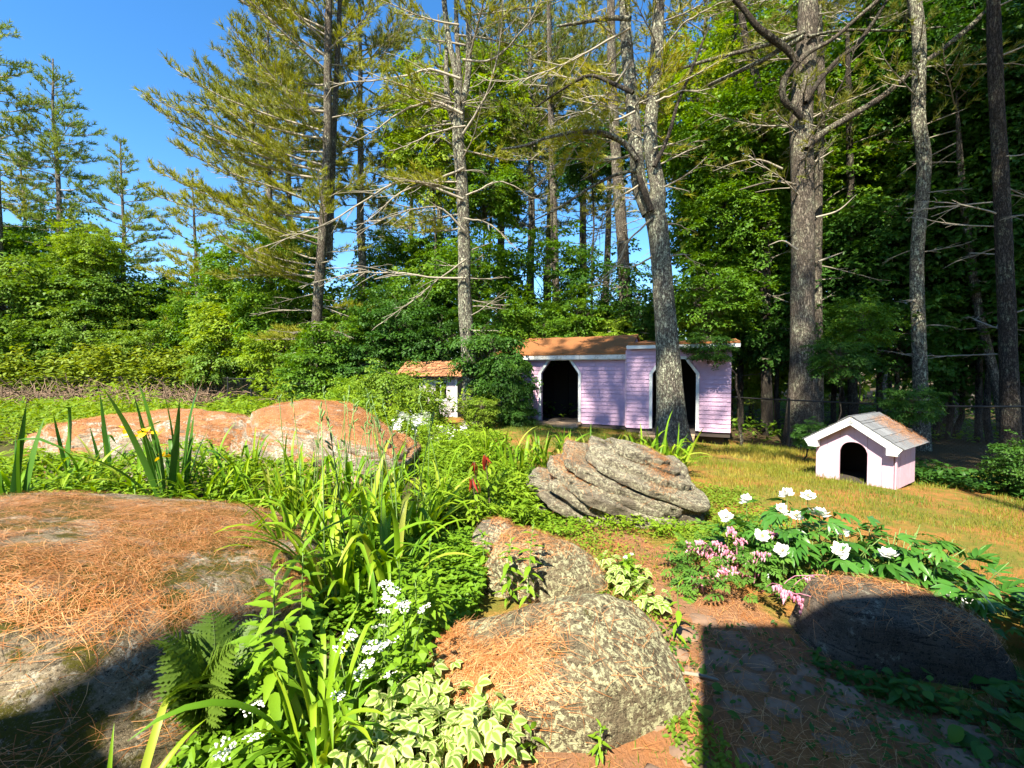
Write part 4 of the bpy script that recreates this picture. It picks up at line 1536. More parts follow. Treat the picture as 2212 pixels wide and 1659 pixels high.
D5 = 18.5
b5 = P(690, 880, D5)
T5 = thing('white_pine', 'big spreading pine with long foliage-laden limbs sweeping out over the clearing', 'tree', (b5.x, D5, TZ(b5.x, D5)))
_, q5, r5 = limb(T5, 'trunk', [(668, 905), (680, 760), (690, 600), (702, 440), (708, 280), (708, 120), (712, -60), (716, -380)], D5, [30, 25, 23, 21, 19, 16, 12, 5], 'bark', 14, 40, 5)
_, q5b, r5b = limb(T5, 'trunk', [(712, 560), (716, 420), (722, 270), (730, 100), (738, -100)], D5 + 0.5, [15, 14, 13, 11, 7], 'bark', 10, 20, 6)
B = PineBuilder(205)
r = B.r
for k in range(58):
    f = k / 57.0
    z = 5.2 + f * 15.5
    az = r.uniform(0, 2 * PI) if k % 2 else r.normal(PI, 0.8)
    side = max(0.0, -math.cos(az))
    L = (3.0 + 3.9 * side) * (1 - 0.62 * max(0, (f - 0.55) / 0.45)) * r.uniform(0.65, 1.1) * (0.72 + 0.28 * min(1, f / 0.2))
    B.branch(stem_at(q5, z), az, L, 0.10 + 0.45 * f, 0.12 + 0.25 * side, 0.014 + 0.006 * L, 0.85 if f > 0.1 else 0.5, 5.4, tuft=0.27, start=0.15)
for k in range(18):
    B.branch(stem_at(q5, r.uniform(2.2, 6.5)), r.uniform(0, 2 * PI), r.uniform(1.2, 3.4), r.uniform(-0.3, 0.1), r.uniform(-0.2, 0.25), 0.024, 0.0, 2.4, dead=True)
for az, z, L in ((2.9, 3.4, 2.6), (3.5, 3.0, 2.2), (0.2, 3.2, 2.4), (0.5, 4.4, 2.2), (3.2, 5.6, 4.0)):
    B.branch(stem_at(q5, z), az, L, -0.1, -0.05, 0.03, 0.9, 6.0, tuft=0.28)
dress(T5, B, 'twig', 'pine_yellow')

# ---- forked old pine with dead limbs, beside the playhouse
D8 = 14.2
b8 = P(1018, 905, D8)
T8 = thing('white_pine', 'old pine forking into bare stems high up, trunk rising behind the playhouse shrubs', 'tree', (b8.x, D8, TZ(b8.x, D8)))
_, q8, r8 = limb(T8, 'trunk', [(1020, 915), (1013, 780), (1004, 640), (1002, 520), (998, 400), (990, 300), (992, 225)], D8, [40, 34, 31, 28, 27, 27, 26], 'bark_lichen', 16, 44, 8, bump=0.14)
for pts, w in (([(992, 240), (1008, 180), (1012, 90), (1010, 0), (1014, -180), (1018, -420)], [16, 14, 13, 11, 8, 3]), ([(990, 240), (985, 160), (968, 80), (958, 0), (950, -160), (940, -380)], [15, 13, 12, 10, 7, 3]),
               ([(990, 250), (992, 170), (985, 60), (984, -60), (986, -300)], [13, 11, 10, 8, 3]), ([(997, 300), (970, 230), (962, 150), (962, 90)], [16, 14, 12, 8])):
    limb(T8, 'stem', pts, D8, w, 'bark_lichen', 9, 22, int(pts[0][0]), 0.3)
B = PineBuilder(208)
r = B.r
for pts, w in (([(1000, 250), (940, 215), (880, 225), (800, 265), (740, 280)], 7), ([(995, 170), (930, 150), (850, 165), (760, 172), (700, 180)], 6), ([(1000, 290), (1060, 200), (1080, 130), (1090, 40)], 6),
               ([(1005, 270), (930, 290), (880, 320), (850, 330)], 5), ([(1003, 360), (930, 385), (860, 400), (800, 440), (750, 470)], 6), ([(1000, 130), (1060, 150), (1120, 120), (1190, 40)], 5),
               ([(1003, 500), (950, 460), (880, 480), (800, 530)], 5), ([(1000, 430), (880, 400), (780, 470), (700, 520), (600, 560)], 6), ([(1008, 560), (960, 590), (900, 640), (820, 700)], 4),
               ([(1006, 600), (930, 600), (850, 590), (740, 600), (660, 620)], 5), ([(1002, 470), (1060, 500), (1120, 560)], 4), ([(1006, 420), (1080, 380), (1160, 400)], 4)):
    p = smooth_path(px_path(pts, D8 - 0.3, T8.location), 14)
    p[:, 1] += np.linspace(0, r.uniform(-1.6, 1.0), 14) + np.cumsum(r.normal(size=14) * 0.03)
    p[:, 2] += np.cumsum(r.normal(size=14) * 0.02)
    B.wood.tube(p, np.linspace(w, 1.2, 14) * K * D8 * 0.5, 5, r.random())
    d = np.gradient(p, axis=0)
    d /= np.linalg.norm(d, axis=1)[:, None]
    B.twigs(p, d, np.linalg.norm(p[-1] - p[0]), 0.0, 3.2, True)
for k in range(34):
    z = r.uniform(2.0, 13.0)
    B.branch(stem_at(q8, min(z, q8[-1, 2])), r.uniform(0, 2 * PI), r.uniform(0.7, 2.4), r.uniform(-0.3, 0.5), r.uniform(-0.4, 0.4), 0.018, 0.0, 3.2, dead=True)
for k in range(26):
    f = k / 26
    z = 9.5 + f * 8
    B.branch(stem_at(q8, min(z, q8[-1, 2] + 0.2)) + np.array([r.normal() * 0.3, 0, max(0, z - q8[-1, 2])]), r.uniform(0, 2 * PI), r.uniform(1.5, 3.2), r.uniform(0, 0.5), 0.25, 0.03, 0.75, 4.6, tuft=0.27)
for az, z, L, fo in ((3.0, 6.6, 2.4, 0.95), (2.6, 6.2, 1.9, 0.9), (3.5, 7.3, 2.2, 0.8), (3.2, 7.6, 1.6, 0.9), (0.3, 8.6, 2.0, 0.6), (2.9, 9.4, 1.8, 0.7)):
    B.branch(stem_at(q8, z) + np.array([0, -0.1, 0]), az, L, -0.02, 0.1, 0.03, fo, 7.0, tuft=0.24)
dress(T8, B, 'twig', 'pine_yellow')

# ---- forked pine in front of the shed
D10 = 11.3
b10 = P(1452, 955, D10)
b10 = (b10.x, D10, TZ(b10.x, D10))
T10 = thing('white_pine', 'grey-barked pine forking above a bent limb, directly before the shed', 'tree', b10)
_, q10, r10 = limb(T10, 'trunk', [(1458, 978), (1453, 940), (1447, 840), (1441, 740), (1434, 640), (1427, 560), (1418, 480), (1410, 440)], D10, [92, 68, 60, 56, 50, 47, 47, 50], 'bark_lichen', 22, 50, 10, bump=0.10)
_, q10a, _ = limb(T10, 'stem', [(1402, 462), (1386, 410), (1378, 320), (1370, 200), (1362, 90), (1358, -40), (1352, -330)], D10, [34, 32, 30, 27, 25, 22, 6], 'bark_lichen', 14, 36, 11, 0.5)
_, q10b, _ = limb(T10, 'stem', [(1417, 465), (1422, 410), (1413, 350), (1408, 300), (1416, 200), (1425, 90), (1430, -40), (1440, -330)], D10, [38, 34, 31, 30, 28, 25, 22, 6], 'bark_lichen', 14, 36, 12, 0.3)
limb(T10, 'limb', [(1408, 455), (1396, 425), (1383, 385), (1376, 345), (1358, 318), (1330, 300), (1288, 288)], D10 - 0.3, [15, 14, 13, 13, 12, 11, 9], 'bark_dark', 9, 26, 13)
limb(T10, 'limb', [(1374, 345), (1345, 315), (1300, 300), (1240, 305), (1180, 322), (1130, 345), (1085, 358)], D10 - 0.4, [11, 11, 10, 9, 7, 6, 4], 'bark_lichen', 8, 30, 14, -0.8)
limb(T10, 'limb', [(1385, 368), (1350, 368), (1290, 390), (1230, 425), (1190, 445), (1148, 462)], D10 - 0.1, [8, 7, 7, 6, 5, 3], 'bark_lichen', 7, 26, 15, 0.6)
limb(T10, 'limb', [(1413, 360), (1428, 330), (1445, 290), (1462, 230), (1490, 160), (1530, 60)], D10 - 0.2, [10, 9, 8, 7, 6, 4], 'bark_dark', 7, 22, 16)
limb(T10, 'limb', [(1368, 200), (1330, 170), (1280, 140), (1220, 160), (1160, 190)], D10 - 0.2, [11, 10, 8, 6, 4], 'bark_dark', 7, 22, 17, 0.8)
limb(T10, 'limb', [(1362, 40), (1320, 20), (1270, 10), (1210, 2)], D10 - 0.2, [12, 11, 9, 6], 'bark_lichen', 7, 20, 18, 0.8)
B = PineBuilder(210)
r = B.r
for pts in ([(1360, 60), (1300, 90), (1210, 130), (1120, 150), (1030, 140)], [(1366, 130), (1300, 200), (1230, 230), (1170, 290)], [(1372, 240), (1330, 260), (1270, 240), (1200, 250)], [(1380, 330), (1300, 360), (1220, 360), (1150, 420)],
            [(1384, 400), (1330, 440), (1300, 500), (1290, 540)], [(1412, 320), (1470, 280), (1520, 260), (1560, 230)], [(1416, 220), (1480, 200), (1540, 190)], [(1420, 120), (1470, 90), (1520, 100)], [(1420, 500), (1470, 470), (1500, 480)],
            [(1410, 470), (1370, 500), (1340, 560), (1290, 590)], [(1425, 560), (1480, 540), (1520, 560)], [(1425, 540), (1370, 560), (1330, 540)]):
    p = smooth_path(px_path(pts, D10 - 0.2, T10.location), 14)
    p[:, 1] += np.linspace(0, r.uniform(-1.8, 1.6), 14)
    p[:, 2] += np.cumsum(r.normal(size=14) * 0.02)
    B.wood.tube(p, np.linspace(5, 1.0, 14) * K * D10 * 0.5, 5, r.random())
    d = np.gradient(p, axis=0)
    d /= np.linalg.norm(d, axis=1)[:, None]
    B.twigs(p, d, np.linalg.norm(p[-1] - p[0]), 0.12, 4.0, True, 0.14)
for st in (q10a, q10b):
    for k in range(26):
        z = r.uniform(6.0, st[-1, 2])
        up = z > 8.5
        B.branch(stem_at(st, z), r.uniform(0, 2 * PI), r.uniform(0.9, 2.6) * (1.25 if up else 0.8), r.uniform(-0.2, 0.5), r.uniform(-0.1, 0.4), 0.02, 0.8 if up else 0.15, 4.6, dead=not up, tuft=0.23)
for k in range(16):                              # drooping tangle of half-dead sprays by the bent limb
    p0 = np.array(P(r.uniform(1235, 1345), r.uniform(255, 320), D10 - 0.4)) - np.array(T10.location)
    B.branch(p0, r.uniform(2.2, 4.2), r.uniform(0.5, 1.1), r.uniform(-0.7, 0.2), -0.5, 0.012, 0.9, 10.0, tuft=0.17)
dress(T10, B, 'twig', 'pine_yellow')

# ---- broad pine beside the dog house
b11 = base_at(1735, 962)
D11 = b11[1]
T11 = thing('white_pine', 'broad dark-trunked pine with great ascending limbs, behind the dog house', 'tree', b11)
_, q11, r11 = limb(T11, 'trunk', [(1735, 985), (1735, 950), (1735, 880), (1734, 780), (1733, 640), (1734, 500), (1733, 400), (1731, 310), (1730, 260), (1736, 180), (1742, 90), (1746, 0), (1750, -160), (1756, -420)], D11,
                   [104, 80, 62, 57, 55, 54, 54, 54, 50, 46, 42, 38, 30, 8], 'bark', 24, 70, 20, bump=0.08)
for pts, w, mt in (([(1736, 258), (1716, 238), (1692, 218), (1688, 190), (1702, 158), (1716, 143), (1700, 118), (1660, 88), (1631, 67), (1601, 30), (1571, 0), (1540, -60)], [17, 16, 16, 16, 17, 17, 17, 15, 14, 12, 10, 6], 'bark_dark'),
                   ([(1713, 148), (1735, 125), (1791, 93), (1830, 60), (1858, 37), (1898, 0), (1940, -50)], [12, 11, 10, 9, 9, 8, 5], 'bark'),
                   ([(1740, 222), (1760, 190), (1788, 153), (1820, 120), (1855, 93), (1895, 40), (1940, -30)], [13, 13, 12, 11, 10, 8, 5], 'bark_dark'),
                   ([(1744, 322), (1755, 306), (1775, 290), (1841, 250), (1908, 207), (1941, 177), (1991, 140), (2075, 73), (2141, 7), (2200, -50)], [19, 17, 16, 15, 14, 13, 13, 12, 11, 7], 'bark'),
                   ([(1735, 80), (1700, 95), (1668, 112), (1620, 132), (1545, 163)], [14, 13, 12, 11, 9], 'bark_lichen'),
                   ([(1738, 70), (1680, 90), (1620, 107), (1550, 125), (1474, 147), (1400, 165)], [12, 11, 10, 9, 7, 4], 'bark_lichen'),
                   ([(1745, 80), (1790, 66), (1841, 57), (1910, 54), (1988, 50), (2040, 40), (2088, 33), (2184, 40), (2230, 50)], [8, 7, 7, 6, 6, 5, 5, 3, 2], 'bark_lichen'),
                   ([(1722, 400), (1690, 385), (1660, 385), (1620, 392)], [7, 6, 5, 3], 'twig_dark')):
    limb(T11, 'limb', pts, D11 - 0.35, w, mt, 10, 34, int(pts[1][0]), r.uniform(-0.8, 0.6))
B = PineBuilder(211)
r = B.r
for k in range(40):
    z = r.uniform(7.2, q11[-1, 2])
    up = z > 9.5
    B.branch(stem_at(q11, z), r.uniform(0, 2 * PI), r.uniform(1.0, 3.4), r.uniform(-0.2, 0.5), r.uniform(0, 0.4), 0.026, 0.8 if up else 0.25, 4.6, dead=not up, tuft=0.23)
for k in range(20):
    p0 = np.array(P(r.uniform(1540, 1900), r.uniform(-60, 130), D11 - 0.3 + r.normal() * 0.5)) - np.array(T11.location)
    B.branch(p0, r.uniform(0, 2 * PI), r.uniform(0.5, 1.5), r.uniform(-0.4, 0.5), 0.2, 0.012, 0.5, 6.0, dead=True, tuft=0.14)
for pts in ([(1690, 365), (1640, 345), (1600, 348), (1540, 370)], [(1760, 350), (1800, 325)], [(1762, 470), (1810, 455), (1850, 420)], [(1768, 565), (1820, 545)], [(1722, 540), (1690, 520), (1660, 530)]):
    p = smooth_path(px_path(pts, D11 - 0.4, T11.location), 10)
    B.wood.tube(p, np.linspace(5, 1.2, 10) * K * D11 * 0.5, 5, r.random())
dress(T11, B, 'twig', 'pine')

# ---- other trunks of the right-hand woods, each its own tree
def wood_tree(name, label, pts, depth, w, mat, seed, cat='tree', crown=None, group=None, nb=14, sides=14):
    bx = P(pts[0][0], pts[0][1], depth)
    t = thing(name, label, cat, (bx.x, depth, TZ(bx.x, depth)), group=group)
    p0 = G(pts[0][0], 950)
    _, q, rad = limb(t, 'trunk', pts, depth, w, mat, sides, 40, seed)
    q[0, 2] = min(q[0, 2], -0.1)
    b = PineBuilder(seed)
    for k in range(nb):
        z = b.r.uniform(2.0, q[-1, 2])
        hi = z > 9
        b.branch(stem_at(q, z), b.r.uniform(0, 2 * PI), b.r.uniform(0.6, 2.0) * (1.5 if hi else 1), b.r.uniform(-0.4, 0.4), b.r.uniform(-0.4, 0.3), 0.018, (0.65 if hi else 0.0), 3.6, dead=not hi, tuft=0.2)
    dress(t, b, 'twig', 'pine', False)
    return t


wood_tree('white_pine', 'slim pale trunk tight behind the broad dark-trunked pine', [(1770, 990), (1768, 800), (1766, 600), (1768, 400), (1774, 200), (1766, 0), (1762, -300)], D11 + 1.2, [24, 22, 21, 20, 19, 16, 5], 'bark', 31)
wood_tree('white_pine', 'crooked sunlit-topped trunk rising beyond the dog house roof', [(1992, 990), (1990, 880), (1984, 700), (1981, 550), (1987, 470), (1994, 400), (1996, 340), (1984, 260), (1984, 190), (1986, 110), (1980, 30), (1966, -40), (1950, -300)], 12.6, [50, 40, 36, 35, 34, 34, 35, 34, 34, 33, 31, 28, 8], 'bark_lichen', 32, nb=18)
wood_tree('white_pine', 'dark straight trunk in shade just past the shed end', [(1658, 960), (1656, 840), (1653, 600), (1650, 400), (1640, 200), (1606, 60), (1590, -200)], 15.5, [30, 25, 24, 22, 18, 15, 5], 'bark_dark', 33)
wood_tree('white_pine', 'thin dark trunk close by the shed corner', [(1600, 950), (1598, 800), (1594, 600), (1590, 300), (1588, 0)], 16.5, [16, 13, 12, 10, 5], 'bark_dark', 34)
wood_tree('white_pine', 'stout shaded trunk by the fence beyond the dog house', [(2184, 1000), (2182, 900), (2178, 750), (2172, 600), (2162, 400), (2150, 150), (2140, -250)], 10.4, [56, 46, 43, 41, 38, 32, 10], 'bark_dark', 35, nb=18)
wood_tree('white_pine', 'leaning pale trunk between two stout dark trunks', [(2166, 930), (2160, 870), (2140, 780), (2118, 690), (2098, 560), (2080, 420), (2066, 200)], 13.0, [30, 26, 25, 23, 20, 16, 6], 'bark', 36)
wood_tree('white_pine', 'slender dark trunk behind the maple sapling', [(1842, 960), (1841, 800), (1840, 600), (1836, 350), (1830, 50)], 15.0, [24, 21, 20, 17, 8], 'bark_dark', 37)
wood_tree('white_pine', 'twin-stemmed pale pine rising straight behind the shed roof', [(1350, 960), (1352, 760), (1348, 600), (1342, 480), (1330, 330), (1322, 150), (1318, -200)], 18.5, [34, 28, 27, 25, 22, 18, 5], 'bark', 38, nb=26)
wood_tree('white_pine', 'slim bare pine rising behind the shed roof ridge', [(1204, 900), (1202, 700), (1196, 450), (1190, 250), (1186, 50), (1182, -200)], 22, [20, 18, 16, 14, 10, 4], 'bark', 39, nb=30)

# ---- broadleaf trees and shrubs
def spray_template(seed, tpl, leaf, nside=5):
    """a flat leafy branchlet along +Y, one unit long: leaves paired along side shoots, tips drooping"""
    r = np.random.default_rng(seed)
    parts, jit = [], []
    for k in range(nside * 2 + 1):
        sd = 1 if k % 2 else -1
        y0 = 0.12 + 0.8 * k / (nside * 2)
        last = k == nside * 2
        ln = 0.16 if last else 0.46 * math.sin(PI * (0.25 + 0.62 * y0)) * r.uniform(0.6, 1.2)
        a = 0.0 if last else -sd * r.uniform(0.6, 1.15)
        m = 2 if last else 3
        for j in range(m):
            f = (j + 0.6) / m
            x, y = -math.sin(a) * ln * f, y0 + math.cos(a) * ln * f
            z = -0.22 * y * y - 0.25 * (ln * f) + r.normal() * 0.035
            parts.append((tpl, a + r.normal() * 0.6, -0.35 + r.normal() * 0.3, r.normal() * 0.4, leaf * r.uniform(0.75, 1.25), (x + r.normal() * 0.03, y, z)))
            jit += [r.normal() * 0.12] * len(tpl[0])
    V, T = [], []
    n = 0
    for tp, az, pi_, ro, s, loc in parts:
        R = rotm(az, pi_, ro)[0]
        V.append(tp[0] @ R.T * s + np.asarray(loc))
        T.append(tp[1] + n)
        n += len(tp[0])
    return (np.vstack(V), np.vstack(T), None, None), np.array(jit)


SPRAYS = [spray_template(s, LEAF4, 0.19, 6) for s in range(4)]
SPRAYS_FINE = [spray_template(s + 10, LEAF4, 0.18, 6) for s in range(4)]


def leaf_crown(seed, rx, rz, clumps, size, hole=0.30, fine=False, ragged=0.9, droop=-0.15):
    """leafy sprays reaching out through an uneven crown in loose tiers; returns (leaves, twigs) round the crown centre"""
    r = np.random.default_rng(seed)
    d = r.normal(size=(clumps * 4, 3))
    d /= np.linalg.norm(d, axis=1)[:, None]
    out = 0.78 + ragged * fbm(d * 1.9 + seed, seed, 3) + 0.10 * r.normal(size=len(d))
    rad = out * r.uniform(0.25, 1.0, len(d)) ** 0.5
    c = d * rad[:, None]
    tier = np.round(c[:, 2] * rz / 0.55) * 0.55 / rz      # boughs gather the sprays into tiers
    c[:, 2] = c[:, 2] * 0.45 + tier * 0.55
    hol = fbm(c * 2.4 + 5, seed + 3, 2)
    c = c[hol > -0.5 + hole][:clumps]
    n = len(c)
    c = c * np.array([rx, rx, rz])
    az = np.arctan2(-c[:, 0], c[:, 1]) + r.normal(size=n) * 0.6
    R = rotm(az, r.normal(droop, 0.28, n) + 0.25 * np.clip(c[:, 2] / rz, -1, 1), r.normal(0, 0.28, n))
    s = size * r.uniform(0.6, 1.3, n)
    rn = np.clip(r.normal(0.42, 0.20, n) + 0.5 * fbm(c * 0.8, seed + 8, 2), 0, 1)
    g = Geo()
    k = r.integers(0, 4, n)
    for j, (tp, jit) in enumerate(SPRAYS_FINE if fine else SPRAYS):
        m = k == j
        if m.any():
            g.bake(tp, R[m], s[m], c[m], rn[m], jit)
    tw = Geo()
    for k in range(0, n, 4):
        a = np.array([0, 0, max(-rz * 0.9, c[k, 2] - 0.5 * np.hypot(c[k, 0], c[k, 1]) - 0.3)])
        m = (a + c[k]) / 2 + r.normal(size=3) * 0.12
        tw.tube(smooth_path(np.array([a, m, c[k]]), 5), np.linspace(0.010 + 0.010 * np.linalg.norm(c[k] - a) / 1.5, 0.004, 5), 4, r.random(), cap=False)
    return g, tw


CROWNS = {}
for nm, kw in (
        ('big_a', dict(seed=301, rx=3.2, rz=3.0, clumps=680, size=0.95)),
        ('big_b', dict(seed=302, rx=3.0, rz=3.4, clumps=660, size=0.95)),
        ('tall_a', dict(seed=303, rx=2.2, rz=4.6, clumps=640, size=0.85)),
        ('tall_b', dict(seed=304, rx=2.3, rz=4.2, clumps=520, size=0.85, hole=0.40)),
        ('mid_a', dict(seed=305, rx=2.2, rz=2.0, clumps=440, size=0.80)),
        ('mid_b', dict(seed=306, rx=2.0, rz=2.2, clumps=400, size=0.80, hole=0.36)),
        ('small_a', dict(seed=307, rx=1.2, rz=1.1, clumps=300, size=0.50, fine=True)),
        ('small_b', dict(seed=308, rx=1.1, rz=1.25, clumps=260, size=0.50, hole=0.36, fine=True)),
        ('open_a', dict(seed=309, rx=2.6, rz=2.8, clumps=260, size=0.85, hole=0.44)),
        ('low_a', dict(seed=310, rx=2.6, rz=1.1, clumps=480, size=0.70))):
    lv, tw = leaf_crown(**kw)
    CROWNS[nm] = (kw, lv.mesh('crown', None), tw.mesh('branches', M['twig_dark'], True))
_crown_mat = {}


def crown_mesh(kind, mat):
    if (kind, mat) not in _crown_mat:
        me = CROWNS[kind][1].copy()
        me.materials.append(M[mat])
        _crown_mat[(kind, mat)] = me
    return _crown_mat[(kind, mat)]


def broadleaf(name, kind, mat, px, py, depth, label, group=None, scale=1.0, rz=0.0, trunk=0.10, cat='tree', bark='bark_far', sz=1.0, shift=0.0):
    """a broadleaf tree whose crown centre is seen at a picture position; its trunk goes straight down to the ground"""
    c = P(px, py, depth)
    gz = TZ(c.x, depth)
    t = thing(name, label, cat, (c.x, depth, gz), rz, group)
    h = c.z - gz
    foot = np.array([math.cos(rz) * shift, -math.sin(rz) * shift, 0.0])
    o = link('crown', crown_mesh(kind, mat), t, (0, 0, h), None, (scale, scale, scale * sz))
    link('branches', CROWNS[kind][2], t, (0, 0, h), None, (scale, scale, scale * sz))['kind'] = 'stuff'
    if trunk:
        g = Geo()
        top = h + CROWNS[kind][0]['rz'] * scale * sz * 0.55
        zz = np.linspace(-0.2, top, 10)
        rr_ = np.random.default_rng(int(abs(px) * 7 + depth))
        p = np.stack([np.cumsum(rr_.normal(size=10) * 0.05), np.cumsum(rr_.normal(size=10) * 0.05), zz], 1)
        p -= np.array([p[-5, 0], p[-5, 1], 0])
        p += foot * (1 - np.linspace(0, 1, 10)[:, None] ** 3)
        g.tube(p, np.linspace(trunk, trunk * 0.25, 10), 8, 0.5, bump=0.08, seed=int(abs(px)))
        part('trunk', g, M[bark], t, True)
    return t


GL = 'leafy trees beyond the fence'
for px, py, dp, kd, mt, s, lb in (
        (30, 640, 25, 'big_a', 'ash', 1.15, 'wide tree of layered pale-green boughs below the thin-crowned pine'), (-90, 560, 27, 'big_b', 'ash', 1.2, 'big tree at the very end of the leafy row beyond the fence'),
        (130, 560, 29, 'big_b', 'maple', 1.1, 'deep green tree right under the narrow pointed pine'), (215, 640, 26, 'mid_a', 'ash', 1.2, 'rounded tree between the narrow pine and the slim pine, over the fence'),
        (60, 745, 24, 'mid_b', 'ash', 1.1, 'low full tree over the vines at the end of the fence'), (290, 690, 27, 'mid_a', 'ash', 1.0, 'tree hiding the foot of the slim flat-plated pine'),
        (180, 740, 24.5, 'mid_a', 'ash', 1.0, 'low tree right behind the tallest vines on the fence'), (390, 700, 28, 'mid_b', 'maple', 1.0, 'dark small tree at the foot of the short yellowish pine'),
        (-150, 720, 24, 'mid_a', 'ash', 1.2, 'low tree past the end of the fence vines'), (330, 755, 25, 'mid_a', 'ash', 0.9, 'low tree behind the bare stretch of fence rail')):
    broadleaf('broadleaf_tree', kd, mt, px, py, dp, lb, GL, s, px * 0.37, 0.11)
broadleaf('broadleaf_tree', 'mid_a', 'maple_bright', 195, 540, 25.5, 'bright yellow-green tree catching the sun below the narrow pine', None, 0.75, 1.0)
GM = 'leafy trees round the big spreading pine'
for px, py, dp, kd, mt, s, lb in (
        (450, 690, 25, 'mid_b', 'maple', 1.0, 'leafy tree below the short yellowish pine, over the fence post'), (560, 600, 23, 'big_b', 'maple', 0.85, 'full tree rising under the long limbs of the spreading pine'),
        (520, 700, 22, 'mid_a', 'maple_bright', 0.9, 'bright tree under the long limbs of the spreading pine'), (610, 690, 21, 'mid_b', 'maple', 1.0, 'green tree close beside the spreading pine trunk'),
        (640, 540, 25, 'mid_a', 'maple', 0.9, 'tree crown half hidden behind the spreading pine trunk'), (760, 680, 22, 'mid_a', 'maple', 1.1, 'green tree at the foot of the straight dead-limbed pine'),
        (730, 745, 18.5, 'mid_b', 'maple', 0.75, 'low tree covering the base of the spreading pine'), (840, 600, 24, 'tall_b', 'maple', 0.8, 'tall airy tree between the straight pine and the old forked pine'),
        (860, 700, 19, 'mid_a', 'maple_dark_shade', 0.85, 'dark tree behind the playhouse roof'), (910, 660, 21, 'mid_b', 'maple', 1.0, 'green tree above the playhouse, next to the old forked pine'),
        (600, 770, 19.5, 'small_a', 'maple_bright', 1.3, 'small bright tree before the spreading pine, behind the dead canes'), (480, 770, 21.5, 'small_b', 'ash', 1.4, 'small pale tree leaning over the black fence rail'),
        (680, 800, 17.5, 'small_a', 'maple', 1.1, 'small bushy tree directly behind the clump of dead canes'), (790, 790, 18, 'small_b', 'maple_dark_shade', 1.25, 'small dark tree beside the playhouse porch'),
        (405, 640, 30, 'mid_b', 'maple', 1.0, 'far tree with flat top beside the sky gap')):
    broadleaf('broadleaf_tree', kd, mt, px, py, dp, lb, GM, s, px * 0.53, 0.09)
GN = 'maples behind the old forked pine'
for px, py, dp, kd, mt, s, lb in (
        (940, 290, 21, 'tall_a', 'maple_bright', 0.9, 'tall bright maple rising beside the fork of the old pine'), (1060, 260, 24, 'tall_b', 'maple_bright', 0.95, 'tall bright maple between the old forked pine and the shed pines'),
        (1050, 420, 22, 'mid_b', 'maple', 0.9, 'maple at mid height just past the old forked pine'), (1030, 590, 20, 'mid_a', 'maple', 0.95, 'maple hugging the trunk of the old forked pine'),
        (960, 560, 23, 'mid_b', 'maple', 0.9, 'maple above the playhouse behind the old forked pine'), (1080, 700, 17.5, 'mid_b', 'maple', 0.75, 'low maple over the shrub end of the shed'),
        (950, 740, 18.5, 'mid_a', 'maple_dark_shade', 0.8, 'low dark maple right behind the playhouse')):
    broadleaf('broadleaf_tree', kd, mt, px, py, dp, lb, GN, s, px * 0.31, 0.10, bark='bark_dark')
GS = 'maples behind the shed'
for px, py, dp, kd, mt, s, lb in (
        (1180, 600, 21, 'open_a', 'maple', 0.9, 'open airy maple behind the shed doorway, sky showing through'), (1240, 690, 19, 'mid_a', 'maple', 0.75, 'low maple along the middle of the shed ridge'),
        (1300, 640, 20, 'open_a', 'maple_dark_shade', 0.85, 'open dark maple beside the twin-stemmed pine'), (1380, 690, 18.5, 'mid_b', 'maple_dark_shade', 0.7, 'low dark maple between the twin-stemmed pine and the forked pine'),
        (1280, 330, 20, 'mid_b', 'maple_dark_shade', 0.8, 'dark maple crown high beside the bent limb of the forked pine'), (1160, 730, 18, 'small_a', 'maple', 1.1, 'small maple at the low end of the shed ridge'),
        (1330, 720, 18, 'small_b', 'maple_bright', 0.8, 'small bright maple at the foot of the twin-stemmed pine')):
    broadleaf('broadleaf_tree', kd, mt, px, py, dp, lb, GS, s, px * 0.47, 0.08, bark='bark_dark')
GR = 'maples in the dark woods'
